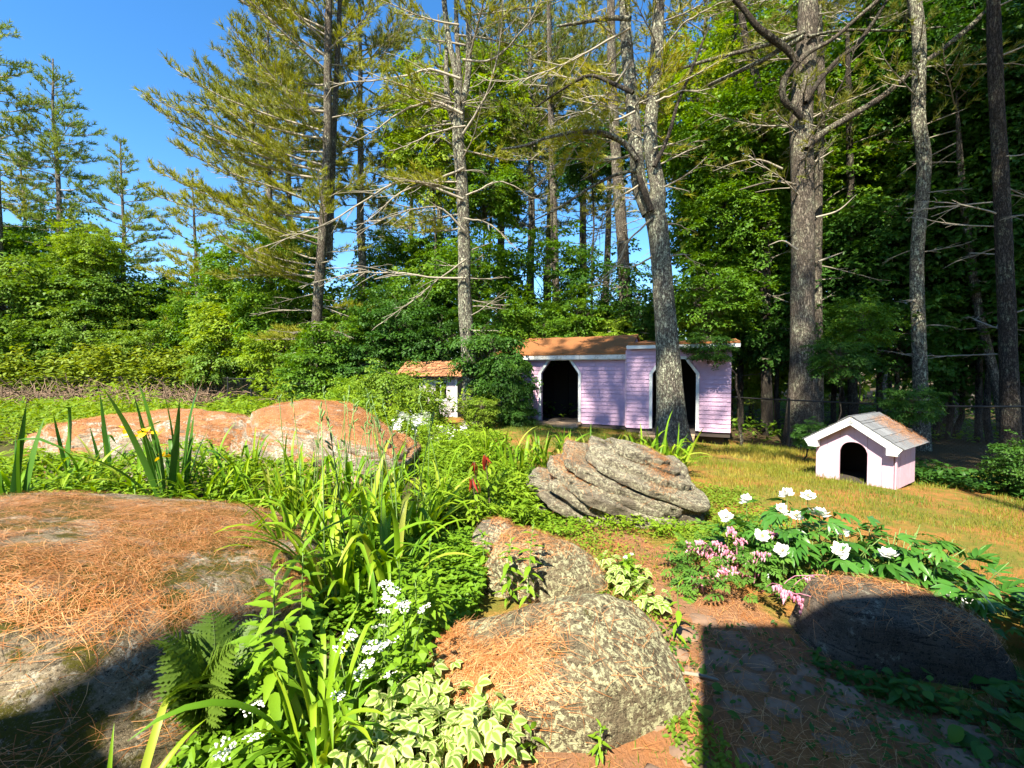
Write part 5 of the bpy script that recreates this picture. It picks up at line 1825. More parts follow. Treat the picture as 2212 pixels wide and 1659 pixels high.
for px, py, dp, kd, mt, s, lb in (
        (1500, 250, 18, 'tall_a', 'maple_bright', 0.85, 'tall bright maple rising beside the forked pine, above the shed'), (1580, 330, 17, 'big_a', 'maple', 0.85, 'full maple crown between the forked pine and the thin dark trunk'),
        (1560, 480, 16.5, 'big_b', 'maple', 0.7, 'maple at mid height above the taller shed roof'), (1640, 180, 19, 'tall_b', 'maple', 1.0, 'airy tall maple behind the top of the dark straight trunk'),
        (1530, 640, 15.5, 'mid_a', 'maple', 0.75, 'low maple right over the taller half of the shed roof'), (1610, 620, 17, 'mid_b', 'maple', 0.9, 'maple around the thin dark trunk by the shed corner'),
        (1690, 520, 18, 'big_a', 'maple', 0.8, 'broad maple between the dark straight trunk and the broad pine'), (1680, 700, 16, 'mid_a', 'maple_dark_shade', 0.85, 'low dark maple between the dark straight trunk and the broad pine'),
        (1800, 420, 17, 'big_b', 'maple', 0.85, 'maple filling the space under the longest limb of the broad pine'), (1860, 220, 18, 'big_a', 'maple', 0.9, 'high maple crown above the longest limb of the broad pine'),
        (1820, 600, 16, 'mid_a', 'maple_dark_shade', 1.0, 'dark maple behind the taller young maple'), (1900, 520, 15, 'mid_b', 'maple_dark_shade', 1.0, 'dark maple between the broad pine and the crooked trunk'),
        (1940, 700, 14.5, 'mid_a', 'maple_dark_shade', 0.9, 'low dark maple beside the foot of the crooked trunk'), (2030, 300, 15, 'big_b', 'maple_dark_shade', 0.9, 'dark maple crown high beside the crooked trunk'),
        (2060, 520, 14.5, 'big_a', 'maple_dark_shade', 0.75, 'dark maple between the crooked trunk and the leaning trunk'), (2130, 150, 14, 'big_b', 'maple_dark_shade', 0.85, 'high dark crown between the crooked trunk and the stout trunk'),
        (2150, 420, 13.5, 'mid_b', 'maple_dark_shade', 1.0, 'dark maple around the top of the leaning trunk'), (2200, 650, 14, 'mid_a', 'maple_dark_shade', 1.0, 'dark maple behind the stout shaded trunk, above the fence'),
        (2260, 300, 13, 'big_a', 'maple_dark_shade', 0.8, 'dark maple crown past the stout shaded trunk'), (2080, 760, 15, 'mid_b', 'maple_dark_shade', 0.9, 'low dark maple beyond the fence, between dog house and leaning trunk'),
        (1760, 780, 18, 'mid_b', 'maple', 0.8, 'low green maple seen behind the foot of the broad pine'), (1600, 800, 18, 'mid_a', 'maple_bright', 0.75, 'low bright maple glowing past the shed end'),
        (1930, 380, 20, 'tall_a', 'maple', 1.0, 'tall maple deep in the woods behind the crooked trunk'), (2000, 90, 17, 'big_a', 'maple_dark_shade', 1.0, 'dark crown over the very top of the crooked trunk'),
        (2300, 560, 12.5, 'mid_a', 'maple_dark_shade', 1.0, 'dark maple at the end of the woodland fence'), (1720, 330, 21, 'tall_a', 'maple', 1.0, 'tall maple deep in the woods directly behind the broad pine')):
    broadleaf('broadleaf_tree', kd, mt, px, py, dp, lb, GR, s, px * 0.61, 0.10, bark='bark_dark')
broadleaf('broadleaf_tree', 'small_b', 'maple_dark_shade', 1530, 748, 12.3, 'dark maple bough hanging over the shed doorway roof', None, 0.62, 0.4, 0.05, bark='bark_dark', sz=0.7, shift=0.95)

# unseen pines added behind the house to break the sunlight on shed, lawn and woods
for x, y, kd, s, rz in ((-5.2, -6.6, 'shade', 1.0, 1.0), (1.2, -7.2, 'shade', 1.0, 2.6), (4.0, -6.8, 'shade', 1.05, 0.4), (6.5, -7.2, 'shade', 1.0, 4.0)):
    t = thing('white_pine', 'unseen tall pine added behind the house for its broken shade', 'tree', (x, y, TZ(x, y)), rz, 'pines behind the house', s)
    for nm, me in zip(('trunk', 'branches', 'crown'), PINES[kd]):
        link(nm, me, t)

for x, y, kd, s, rz, lb in ((10.2, 4.2, 'mid_a', 0.95, 1.0, 'unseen pine added past the dog house, over the near fence end, to shade the woods'), (12.8, 7.4, 'mid_b', 0.95, 2.2, 'unseen pine added beyond the near fence end to shade the dark woods')):
    t = thing('white_pine', lb, 'tree', (x, y, TZ(x, y)), rz, None, s)  # added out of view to darken the right-hand woods
    for nm, me in zip(('trunk', 'branches', 'crown'), PINES[kd]):
        o_ = link(nm, me, t)
        if nm == 'branches':
            o_['kind'] = 'stuff'

# far edge of the woods: a distant mass with ragged top
r = np.random.default_rng(55)
g = Geo()
n = 26000
a = r.uniform(-0.98, 0.98, n)
dist = r.uniform(40, 58, n)
top = 5.5 + 6.0 * (fbm(np.stack([a * 9, dist * 0.06, a * 0], 1), 4, 4) + 0.35) + 3.0 * ss(0.1, 0.7, a)
z = top * r.random(n) ** 0.8
loc = np.stack([np.sin(a) * dist, np.cos(a) * dist, z], 1)
g.bake(LEAF4, rotm(r.uniform(0, 2 * PI, n), r.normal(-0.3, 0.5, n), r.normal(0, 0.5, n)), r.uniform(0.5, 1.1, n), loc, np.clip(0.45 + fbm(loc * 0.25, 9, 3) + r.normal(size=n) * 0.1, 0, 1))
tag(part('far_woods', g, M['ash'], None), 'far leafy edge of the woods seen between the trunks', 'woods', kind='stuff')
# low undergrowth of the woods
g = Geo()
n = 30000
x = r.uniform(-26, 22, n)
y = r.uniform(13.5, 34, n)
ok = (zone_wood(x, y) > 0.5) | ((y > 18) & (x < 6))
ok |= (x < -4.5) & (y > 10.5)
x, y = x[ok], y[ok]
hgt = 0.15 + 1.1 * np.clip(fbm(np.stack([x * 0.5, y * 0.5, x * 0], 1), 6, 3) + 0.25, 0, 1)
loc = np.stack([x, y, terrain(x, y) + hgt * r.random(len(x))], 1)
g.bake(LEAF4, rotm(r.uniform(0, 2 * PI, len(x)), r.normal(-0.2, 0.3, len(x)), r.normal(0, 0.4, len(x))), r.uniform(0.12, 0.24, len(x)), loc)
tag(part('undergrowth', g, M['maple'], None), 'low leafy undergrowth of the woods', 'undergrowth', kind='stuff')

# ------------------------------------------------------------------ garden plants
def strap(L, w, a0, curl, fold=0.25, n=10, kink=None, twist=0.0):
    """a strap leaf rising from the origin and arching over along +Y"""
    t = np.linspace(0, 1, n)
    ang = a0 + curl * t ** 1.6
    if kink is not None:
        ang = ang + kink[1] * ss(kink[0] - 0.06, kink[0] + 0.06, t)
    ds = L / (n - 1)
    y = np.concatenate([[0], np.cumsum(np.sin(ang[:-1]) * ds)])
    z = np.concatenate([[0], np.cumsum(np.cos(ang[:-1]) * ds)])
    ww = w * 0.5 * np.where(t < 0.45, 0.72 + 0.28 * np.sin(t / 0.45 * PI / 2), np.cos((t - 0.45) / 0.55 * PI / 2) ** 0.75)
    ww[-1] = 0.0008
    v, q, e = [], [], []
    for k in range(n):
        nx_, nz = -np.cos(ang[k]), np.sin(ang[k])
        f = fold * ww[k]
        tw = twist * t[k]
        c, s = math.cos(tw), math.sin(tw)
        for sx, up, rim in ((-1, 1, 1), (0, 0, 0), (1, 1, 1)):
            ox = sx * ww[k] * c
            oy = sx * ww[k] * s
            v.append((ox, y[k] + nx_ * f * up + oy * np.sin(ang[k] + PI / 2), z[k] + nz * f * up + oy * np.cos(ang[k] + PI / 2)))
            e.append(rim)
    for k in range(n - 1):
        for j in (0, 1):
            a = 3 * k + j
            q.append((a, a + 1, a + 4, a + 3))
    return np.array(v), None, np.array(q), np.array(e, float)


def blade(L, w, droop=0.5, n=6, fold=0.3, peak=0.4, serr=0.0):
    """a pointed leaf lying along +Y, drooping at the tip"""
    t = np.linspace(0, 1, n)
    ww = w * 0.5 * np.sin(PI * t ** (math.log(0.5) / math.log(peak))) ** 0.85
    ww[0] = 0.06 * w
    ww[-1] = 0.001
    if serr:
        ww = ww * (1 + serr * np.where(np.arange(n) % 2, 1, -1) * (t > 0.1) * (t < 0.95))
    y = L * (t - 0.10 * droop * t ** 2)
    z = -droop * L * 0.5 * t ** 2
    v, q, e = [], [], []
    for k in range(n):
        for sx in (-1, 0, 1):
            v.append((sx * ww[k], y[k], z[k] + abs(sx) * fold * ww[k]))
            e.append(abs(sx))
    for k in range(n - 1):
        for j in (0, 1):
            a = 3 * k + j
            q.append((a, a + 1, a + 4, a + 3))
    return np.array(v), None, np.array(q), np.array(e, float)


def tpl_mesh(name, tpl, mat, smooth=True):
    g = Geo()
    g.add(tpl[0], tpl[1], tpl[2], 0.5, tpl[3])
    return g.mesh(name, M[mat], smooth)


def join(parts):
    """several (template, azimuth, pitch, roll, scale, loc) as one template"""
    V, T, Q, E = [], [], [], []
    n = 0
    for tp, az, pi_, ro, s, loc in parts:
        R = rotm(az, pi_, ro)[0]
        V.append(tp[0] @ R.T * s + np.asarray(loc))
        if tp[1] is not None:
            T.append(tp[1] + n)
        if tp[2] is not None:
            Q.append(tp[2] + n)
        E.append(np.zeros(len(tp[0])) if tp[3] is None else tp[3])
        n += len(tp[0])
    return np.vstack(V), (np.vstack(T) if T else None), (np.vstack(Q) if Q else None), np.concatenate(E)


r = np.random.default_rng(401)
DAYLILY = [tpl_mesh('leaf', strap(L, w, a0, cu, 0.35, 11, kk, tw), 'straw') for L, w, a0, cu, kk, tw in (
    (0.95, 0.042, 0.10, 1.5, None, 0.2), (0.90, 0.046, 0.18, 1.9, None, -0.3), (1.0, 0.040, 0.05, 1.0, None, 0.1), (0.85, 0.044, 0.30, 1.7, None, 0.3), (1.0, 0.045, 0.12, 0.9, (0.6, 1.4), 0.0),
    (0.92, 0.048, 0.15, 1.1, (0.55, 1.6), 0.2), (0.75, 0.036, 0.25, 2.2, None, -0.2), (0.85, 0.034, 0.04, 0.5, None, 0.4), (0.98, 0.046, 0.22, 1.3, (0.7, 1.2), 0.0), (0.70, 0.04, 0.4, 1.5, None, 0.2))]
IRIS = [tpl_mesh('leaf', strap(L, w, a0, cu, 0.12, 9, kk, 0.2), 'iris') for L, w, a0, cu, kk in (
    (1.0, 0.050, 0.05, 0.15, None), (0.9, 0.048, 0.12, 0.35, None), (0.8, 0.044, 0.02, 0.5, None), (1.0, 0.05, 0.18, 0.3, (0.6, 1.7)), (0.7, 0.046, 0.3, 0.9, None))]


def strap_clump(name, label, cat, loc, meshes, n, height, spread, seed, group=None, stalks=0, stalk_h=1.2, az0=None, tall=1.0):
    """a clump of strap leaves: every leaf a piece of its own"""
    r = np.random.default_rng(seed)
    z = loc[2] if len(loc) > 2 else TZ(loc[0], loc[1])
    t = thing(name, label, cat, (loc[0], loc[1], z), 0, group)
    for k in range(n):
        a = r.uniform(0, 2 * PI)
        q = spread * math.sqrt(r.random())
        s = height * r.uniform(0.65, 1.12)
        az = a + r.normal() * 0.5 - PI / 2
        link('leaf', meshes[r.integers(len(meshes))], t, (q * math.cos(a), q * math.sin(a), -0.02), (r.normal() * 0.12, r.normal() * 0.12, az), (s, s, s * tall * r.uniform(0.9, 1.1)))
    for k in range(stalks):
        a = r.uniform(0, 2 * PI)
        q = spread * 0.8 * math.sqrt(r.random())
        h = stalk_h * r.uniform(0.8, 1.05)
        lean = r.normal(size=2) * 0.09
        zz = np.linspace(0, h, 6)
        p = np.stack([q * math.cos(a) + lean[0] * zz ** 1.5, q * math.sin(a) + lean[1] * zz ** 1.5, zz], 1)
        g = Geo()
        g.tube(p, np.linspace(0.0055, 0.0035, 6), 5, r.random())
        st = part('flower_stalk', g, M['stem_green'], t, True)
        g = Geo()
        for j in range(r.integers(2, 5)):
            d = r.normal(size=3) * 0.5 + np.array([0, 0, 1.0])
            d /= np.linalg.norm(d)
            b0 = p[-1] - np.array([0, 0, 0.03 * j])
            g.tube(np.array([b0, b0 + d * 0.025, b0 + d * 0.05, b0 + d * 0.062]), [0.003, 0.0075, 0.007, 0.002], 5, r.random())
        part('bud', g, M['stem_green'], st, True)
    return t


GD = 'daylilies of the central clump'
for k, (px, py, n, h, stl) in enumerate(((640, 1265, 30, 0.95, 0), (735, 1330, 34, 1.0, 2), (840, 1300, 34, 1.0, 3), (700, 1205, 30, 1.0, 3), (800, 1190, 34, 1.05, 7), (900, 1195, 32, 1.0, 4), (640, 1120, 26, 0.85, 2), (745, 1110, 26, 0.95, 7), (850, 1105, 28, 0.95, 6), (945, 1130, 26, 0.9, 2))):
    p = G(px, py)
    strap_clump('daylily', 'arching bright green daylily of the large clump between the outcrop and the path', 'plant', (p.x, p.y), DAYLILY, int(n * 1.35), h, 0.15, 500 + k, GD, stl, 1.32)
p = G(700, 1655)
strap_clump('daylily', 'upright fan of broad daylily leaves beside the variegated plants, its foot in shade', 'plant', (p.x, p.y - 0.04), DAYLILY, 26, 0.78, 0.09, 520, None, tall=1.15)
p = G(905, 1690)
strap_clump('daylily', 'few arching daylily leaves with browned tips bending over the variegated plants', 'plant', (p.x - 0.25, p.y), DAYLILY, 7, 0.55, 0.05, 521, None)
GE = 'daylilies in the row behind the layered rock'
for k in range(13):
    px = 1055 + k * 33 + r.normal() * 6
    d_ = 7.1 + r.normal() * 0.3 + (0.3 if k < 3 else 0)
    x = (px - 1106) * K * d_
    strap_clump('daylily', 'green daylily tuft in the row behind the layered rock', 'plant', (x, d_), DAYLILY, 24, 1.0, 0.17, 540 + k, GE)
GC = 'low daylilies between the outcrop and the slabs'
for k, (px, dp, n) in enumerate(((60, 5.0, 16), (150, 4.8, 18), (215, 5.2, 18), (290, 4.85, 18), (330, 5.3, 16), (430, 4.75, 18), (500, 4.9, 18), (570, 4.7, 18), (640, 4.9, 18), (450, 5.3, 14), (700, 5.2, 16), (540, 5.6, 14), (620, 5.8, 14))):
    x = (px - 1106) * K * dp
    strap_clump('daylily', 'low daylily tuft between the broad outcrop and the needle-covered slabs', 'plant', (x, dp), DAYLILY, n, 0.82, 0.13, 1560 + k, GC)
# scattered tall stalks that stand up before the slab
# irises
pi_ = P(380, 1040, 4.75)
IR = strap_clump('yellow_iris', 'yellow iris clump with tall sword leaves and drooping golden flowers, behind the outcrop', 'plant', (pi_.x, 4.75), IRIS, 22, 1.30, 0.15, 580, None, tall=1.22)
PETAL = blade(0.07, 0.05, 0.8, 6, 0.15, 0.62)
YF = Geo()
rr_ = np.random.default_rng(9)
for k in range(3):
    tp = join([(PETAL, k * 2.09, 0.25, 0, 1.25, (0, 0, 0)), (PETAL, k * 2.09 + 1.0, 1.1, 0, 0.75, (0, 0, 0.005))])
    YF.add(tp[0], tp[1], tp[2], rr_.random(), tp[3])
YFM = YF.mesh('flower', M['petal_yellow'], True)
for px, py, s in ((300, 940, 1.15), (318, 934, 1.1), (270, 928, 0.8), (352, 986, 0.95), (375, 992, 0.7), (286, 945, 0.9)):
    c = P(px, py, 4.6 + rr_.normal() * 0.06) - IR.location
    base = Vector((c.x * 0.35, c.y * 0.35, 0.05))
    g = Geo()
    g.tube(smooth_path(np.array([base, (base + c) * 0.5 + Vector((0, 0, 0.14)), c]), 7), np.linspace(0.006, 0.004, 7), 5)
    st = part('flower_stalk', g, M['stem_green'], IR, True)
    link('flower', YFM, st, c, (rr_.normal() * 0.3 - 0.3, rr_.normal() * 0.3, rr_.uniform(0, 6)), s)
for k, (px, dp, n, s) in enumerate(((20, 4.3, 8, 1.2), (145, 5.4, 5, 1.25), (235, 5.3, 7, 0.8))):
    x = (px - 1106) * K * dp
    strap_clump('iris', ('sparse iris with a few curved sword leaves at the outcrop end', 'pair of upright iris leaves rising from the perennial bed', 'short iris tuft beside the yellow flowers')[k], 'plant', (x, dp), IRIS, n, s, 0.10, 590 + k, None, tall=1.2)

strap_clump('daylily', 'shaded strap leaves rising at the dark foot of the broad outcrop', 'plant', (-1.38, 1.42), DAYLILY, 9, 0.62, 0.10, 596, None)
# leafy upright stems, each leaf its own piece
STEM_LEAF = [tpl_mesh('leaf', blade(L, w, dr, 9, 0.25, 0.38, 0.10), 'stemleaf') for L, w, dr in ((0.115, 0.034, 0.7), (0.10, 0.030, 1.0), (0.12, 0.038, 0.5))]


def leafy_stem(label, loc, h, seed, group, nl=34, lean=(0, 0), leaf=1.0):
    r = np.random.default_rng(seed)
    t = thing('leafy_stem_plant', label, 'plant', (loc[0], loc[1], loc[2] if len(loc) > 2 else TZ(loc[0], loc[1])), r.uniform(0, 6), group)
    zz = np.linspace(-0.02, h, 8)
    p = np.stack([lean[0] * (zz / h) ** 1.6, lean[1] * (zz / h) ** 1.6, zz], 1) + np.cumsum(r.normal(size=(8, 3)) * 0.004, 0)
    g = Geo()
    g.tube(p, np.linspace(0.006, 0.0025, 8), 5)
    part('stem', g, M['stem_green'], t, True)
    for k in range(nl):
        f = 0.12 + 0.88 * (k / (nl - 1)) ** 0.9
        z = f * h
        a = k * 2.4 + r.normal() * 0.2
        s = leaf * (0.55 + 0.6 * math.sin(PI * min(1, f * 0.85 + 0.1))) * r.uniform(0.85, 1.15)
        pitch = -0.25 + 1.25 * f ** 4 + r.normal() * 0.15
        link('leaf', STEM_LEAF[r.integers(3)], t, (np.interp(z, zz, p[:, 0]), np.interp(z, zz, p[:, 1]), z), (pitch, r.normal() * 0.15, a), s)
    return t


GST = 'leafy stems around the daylilies'
for k, (px, py, top) in enumerate(((590, 1640, 1245), (650, 1520, 1185), (560, 1600, 1330), (870, 1440, 1195), (925, 1430, 1165), (950, 1420, 1225), (905, 1480, 1250), (1135, 1330, 1140), (1098, 1310, 1165), (1045, 1260, 1150), (520, 1590, 1400), (630, 1600, 1350))):
    p = G(px, py)
    d = p.y
    h = P(px, top, d).z
    leafy_stem('upright stem set with narrow toothed leaves, in the bed around the daylilies', (p.x, p.y), max(0.25, h), 600 + k, GST, 38 if k < 7 else 24, (r.normal() * 0.05, r.normal() * 0.04), 1.15 if k < 3 else 0.9)
p = G(1460, 1385)
leafy_stem('lone weed with paired broad leaves on the path edge by the lichen boulder', (p.x, p.y), 0.36, 640, None, 12, (0.02, 0), 0.85)
p = G(1282, 1645)
leafy_stem('small weed with narrow leaves at the foot of the lichen boulder', (p.x, p.y), 0.16, 641, None, 14, (0.0, 0), 0.5)
p = G(1170, 1640)
leafy_stem('single stem with a few oval leaves at the shaded end of the variegated plants', (p.x - 0.04, p.y), 0.14, 642, None, 6, (0.0, 0), 0.9)

# variegated goutweed
LEAFLET = blade(1.0, 0.62, 0.5, 7, 0.14, 0.40)
GW = [tpl_mesh('leaf', join([(LEAFLET, 0.0, 0.0, 0.0, 1.0, (0, 0.2, 0)), (LEAFLET, 0.95, 0.0, 0.2, 0.85, (0, 0.16, 0)), (LEAFLET, -0.95, 0.0, -0.2, 0.85, (0, 0.16, 0))]), 'goutweed'),
      tpl_mesh('leaf', join([(LEAFLET, 0.1, 0.1, 0.1, 1.0, (0, 0.2, 0)), (LEAFLET, 1.2, -0.1, 0.2, 0.9, (0, 0.16, 0)), (LEAFLET, -1.0, 0.05, -0.3, 0.8, (0, 0.16, 0))]), 'goutweed')]


def goutweed(label, loc, n, h, spread, seed, group, leaf=0.066):
    r = np.random.default_rng(seed)
    t = thing('goutweed', label, 'plant', (loc[0], loc[1], loc[2] if len(loc) > 2 else TZ(loc[0], loc[1])), 0, group)
    for k in range(n):
        a = r.uniform(0, 2 * PI)
        q = spread * math.sqrt(r.random())
        top = np.array([q * math.cos(a), q * math.sin(a), h * r.uniform(0.55, 1.05) * (1 - 0.3 * (q / spread) ** 2)])
        lf = link('leaf', GW[r.integers(2)], t, top, (r.normal() * 0.3 - 0.15, r.normal() * 0.3, a - PI / 2 + r.normal() * 0.5), leaf * r.uniform(0.8, 1.2))
        if k % 2 == 0:
            g = Geo()
            g.tube(np.array([(top[0] * 0.4, top[1] * 0.4, 0), (top[0] * 0.8, top[1] * 0.8, top[2] * 0.6), top]), [0.0025, 0.002, 0.0015], 3)
            part('leaf_stalk', g, M['stem_green'], t)
    return t


GG = 'variegated plants beside the lichen boulder'
k = 0
for px, py in ((800, 1600), (850, 1560), (905, 1540), (960, 1520), (1010, 1540), (790, 1650), (860, 1640), (930, 1620), (1000, 1600), (1045, 1620), (900, 1670), (970, 1680), (830, 1700), (1040, 1680)):
    p = G(px, py)
    goutweed('cream-edged variegated leaves massed against the lichen boulder', (p.x, p.y), 18, 0.24, 0.15, 660 + k, GG)
    k += 1
GH = 'variegated plants along the path'
for px, py in ((1345, 1275), (1370, 1290), (1395, 1305), (1330, 1255), (1410, 1325), (1310, 1240), (1360, 1262)):
    p = G(px, py)
    goutweed('pale variegated leaves in the strip between the sloping rock and the path', (p.x, p.y), 11, 0.15, 0.13, 660 + k, GH, 0.07)
    k += 1

# white umbels and yarrow
UMB = Geo()
rr_ = np.random.default_rng(70)
for k in range(46):
    a, q = rr_.uniform(0, 2 * PI), 0.042 * math.sqrt(rr_.random())
    c = np.array([q * math.cos(a), q * math.sin(a), 0.012 - 3.0 * q * q + rr_.normal() * 0.003])
    n = 6
    th = np.arange(n) / n * 2 * PI + rr_.random()
    ring = c + np.stack([0.0055 * np.cos(th), 0.0055 * np.sin(th), np.full(n, 0.0)], 1)
    UMB.add(np.vstack([ring, c + np.array([0, 0, 0.004])]), [(j, (j + 1) % n, n) for j in range(n)], None, rr_.random())
UMBM = UMB.mesh('flower_head', M['petal_white'])


def umbel_plant(label, loc, h, heads, seed, group, spread=0.12, s=1.0):
    r = np.random.default_rng(seed)
    t = thing('white_yarrow', label, 'flower', (loc[0], loc[1], loc[2] if len(loc) > 2 else TZ(loc[0], loc[1])), 0, group)
    for k in range(heads):
        a = r.uniform(0, 2 * PI)
        q = spread * math.sqrt(r.random())
        top = np.array([q * math.cos(a), q * math.sin(a), h * r.uniform(0.75, 1.05)])
        g = Geo()
        g.tube(smooth_path(np.array([(0, 0, 0), (top[0] * 0.3, top[1] * 0.3, top[2] * 0.55), top]), 6), np.linspace(0.004, 0.002, 6), 4)
        st = part('stem', g, M['stem_green'], t, True)
        link('flower_head', UMBM, st, top, (r.normal() * 0.25 - 0.15, r.normal() * 0.2, r.uniform(0, 6)), s * r.uniform(0.8, 1.15))
    g = Geo()
    n = 60
    f = r.random(n)
    loc_ = np.stack([r.normal(size=n) * spread * 0.5, r.normal(size=n) * spread * 0.5, h * 0.75 * f], 1)
    g.bake(LEAF4, rotm(r.uniform(0, 6.28, n), r.normal(0, 0.4, n), r.normal(0, 0.3, n)), r.uniform(0.05, 0.09, n), loc_)
    part('foliage', g, M['stemleaf'], t)
    return t


GY = 'yarrow below the daylilies'
for k, (px, py, top, hd) in enumerate(((830, 1520, 1285, 4), (880, 1530, 1300, 3), (800, 1560, 1350, 4), (860, 1560, 1390, 2), (760, 1610, 1420, 3), (745, 1640, 1500, 2))):
    p = G(px, py)
    umbel_plant('flat white flower heads on thin stems below the daylilies', (p.x, p.y), P(px, top, p.y).z, hd, 700 + k, GY)
for k, (px, py, dp) in enumerate(((480, 1300, 2.5), (470, 1360, 2.3), (425, 1420, 2.05))):
    c = P(px, py, dp)
    umbel_plant('white flower head leaning over the edge of the broad outcrop', (c.x + 0.05, c.y), c.z, 1, 710 + k, 'flower heads over the outcrop', 0.03, 0.9)
p = G(545, 1700)
umbel_plant('shaded white flower heads at the foot of the ferns', (p.x, p.y), 0.28, 3, 716, None, 0.1)

p = G(1362, 1255)
umbel_plant('three small white flowers on a thin stem standing on the sunny path', (p.x, p.y), 0.24, 3, 717, None, 0.07, 0.45)
# white dame's rocket by the playhouse
FL4 = Geo()
for k in range(16):
    c = rr_.normal(size=3) * np.array([0.035, 0.035, 0.028])
    tp = join([(LEAF4, j * PI / 2 + rr_.random(), 0.2, 0, 0.024, c) for j in range(4)])
    FL4.add(tp[0], tp[1], tp[2], rr_.random())
FL4M = FL4.mesh('flower_head', M['petal_white'])
GQ = 'white-flowered stems before the playhouse'
for k in range(17):
    px = r.uniform(855, 1005)
    dp = r.uniform(8.6, 10.4)
    x = (px - 1106) * K * dp
    h = P(px, r.uniform(885, 945), dp).z
    t = thing('dames_rocket', 'tall stem topped with clusters of white flowers, before the playhouse', 'flower', (x, dp, TZ(x, dp)), r.uniform(0, 6), GQ)
    g = Geo()
    n = 46
    f = r.random(n)
    g.bake(blade(1, 0.32, 0.6, 4), rotm(r.uniform(0, 6.28, n), r.normal(-0.1, 0.3, n), 0 * f), r.uniform(0.09, 0.15, n), np.stack([r.normal(size=n) * 0.03, r.normal(size=n) * 0.03, h * f * 0.9], 1))
    part('foliage', g, M['lush'], t)
    g = Geo()
    g.tube([(0, 0, 0), (0.01, 0, h * 0.5), (0.02, 0.01, h)], [0.007, 0.005, 0.003], 4)
    part('stem', g, M['stem_green'], t)
    for j in range(r.integers(2, 4)):
        link('flower_head', FL4M, t, (r.normal() * 0.09, r.normal() * 0.09, h - 0.08 * j + r.normal() * 0.03), (r.normal() * 0.4, r.normal() * 0.4, r.uniform(0, 6)), r.uniform(1.1, 1.6))

# ferns in the shade of the outcrop
def frond(n=22, L=1.0, seed=0):
    r = np.random.default_rng(seed)
    g = Geo()
    t = np.linspace(0, 1, n)
    y = L * t * (1 - 0.12 * t)
    z = L * 0.28 * np.sin(t * 2.2)
    g.tube(np.stack([0 * t, y, z], 1), np.linspace(0.006, 0.002, n), 4)
    for k in range(2, n):
        w = 0.30 * math.sin(PI * (0.12 + 0.86 * t[k])) ** 0.9 * r.uniform(0.9, 1.1)
        tp = blade(1.0, 0.24, 0.35, 15, 0.1, 0.30, 0.42)
        for sd in (-1, 1):
            R = rotm(-sd * (1.15 + r.normal() * 0.05), r.normal(-0.05, 0.08), sd * 0.2)
            g.bake(tp, R, w, np.array([[0, y[k], z[k]]]), np.array([r.random()]))
    return g.mesh('frond', M['fern'])


FROND = [frond(24, 1.0, s) for s in (1, 2)]


def fern(label, loc, n, size, seed, group=None):
    r = np.random.default_rng(seed)
    t = thing('fern', label, 'fern', (loc[0], loc[1], loc[2] if len(loc) > 2 else TZ(loc[0], loc[1])), 0, group)
    for k in range(n):
        link('frond', FROND[r.integers(2)], t, (0, 0, 0), (r.uniform(0.55, 1.15), r.normal() * 0.15, k * 2 * PI / n + r.normal() * 0.2), size * r.uniform(0.8, 1.1))


p = G(430, 1660)
fern('feathery fern with upright fronds half in shade, at the foot of the outcrop', (p.x, p.y + 0.05, 0.12), 9, 0.52, 720)
p = G(560, 1600)
fern('small fern spreading under the toothed stems beside the taller fern', (p.x, p.y), 7, 0.36, 721)

# peony bush
PL = blade(1.0, 0.24, 0.55, 7, 0.22, 0.45)
PEONY_LEAF = [tpl_mesh('leaf', join([(PL, a, p_, 0, s, (0, 0.10 + 0.25 * (abs(a) < 0.4), 0)) for a, p_, s in ((0.0, 0.05, 1.0), (0.42, 0.1, 0.92), (-0.42, -0.05, 0.92), (0.85, 0, 0.8), (-0.85, 0, 0.8), (1.35, -0.1, 0.65), (-1.35, -0.1, 0.65))]), 'peony'),
              tpl_mesh('leaf', join([(PL, a, p_, 0.2, s, (0, 0.12, 0)) for a, p_, s in ((0.0, 0.15, 1.0), (0.5, 0.05, 0.95), (-0.55, 0.05, 0.85), (1.0, -0.1, 0.7), (-1.1, 0.1, 0.7))]), 'peony')]
PT = blade(0.085, 0.06, -0.5, 5, -0.2, 0.62)
PTS = blade(0.05, 0.024, -0.4, 4, -0.2, 0.6)


def peony_flower(seed):
    r = np.random.default_rng(seed)
    g = Geo()
    for ring, n, pit, sc in ((0, 9, 0.05, 1.0), (1, 8, 0.35, 0.92), (2, 7, 0.75, 0.72)):
        for k in range(n):
            tp = join([(PT, 2 * PI * k / n + r.normal() * 0.18, pit + r.normal() * 0.2, r.normal() * 0.25, sc * r.uniform(0.8, 1.1), (0, 0, 0.006 * ring))])
            g.add(tp[0], tp[1], tp[2], r.random(), tp[3])
    for k in range(26):
        tp = join([(PTS, r.uniform(0, 6.28), r.uniform(0.5, 1.4), r.normal() * 0.4, r.uniform(0.7, 1.1), r.normal(size=3) * 0.008)])
        g.add(tp[0], tp[1], tp[2], r.random(), tp[3])
    c = Geo()
    c.bake(LEAF4, rotm(r.uniform(0, 6.28, 40), r.uniform(0.5, 1.5, 40), 0 * np.zeros(40)), 0.03, r.normal(size=(40, 3)) * 0.007 + np.array([0, 0, 0.012]))
    return g.mesh('flower', M['petal_white'], True), c.mesh('flower_centre', M['pistil'])


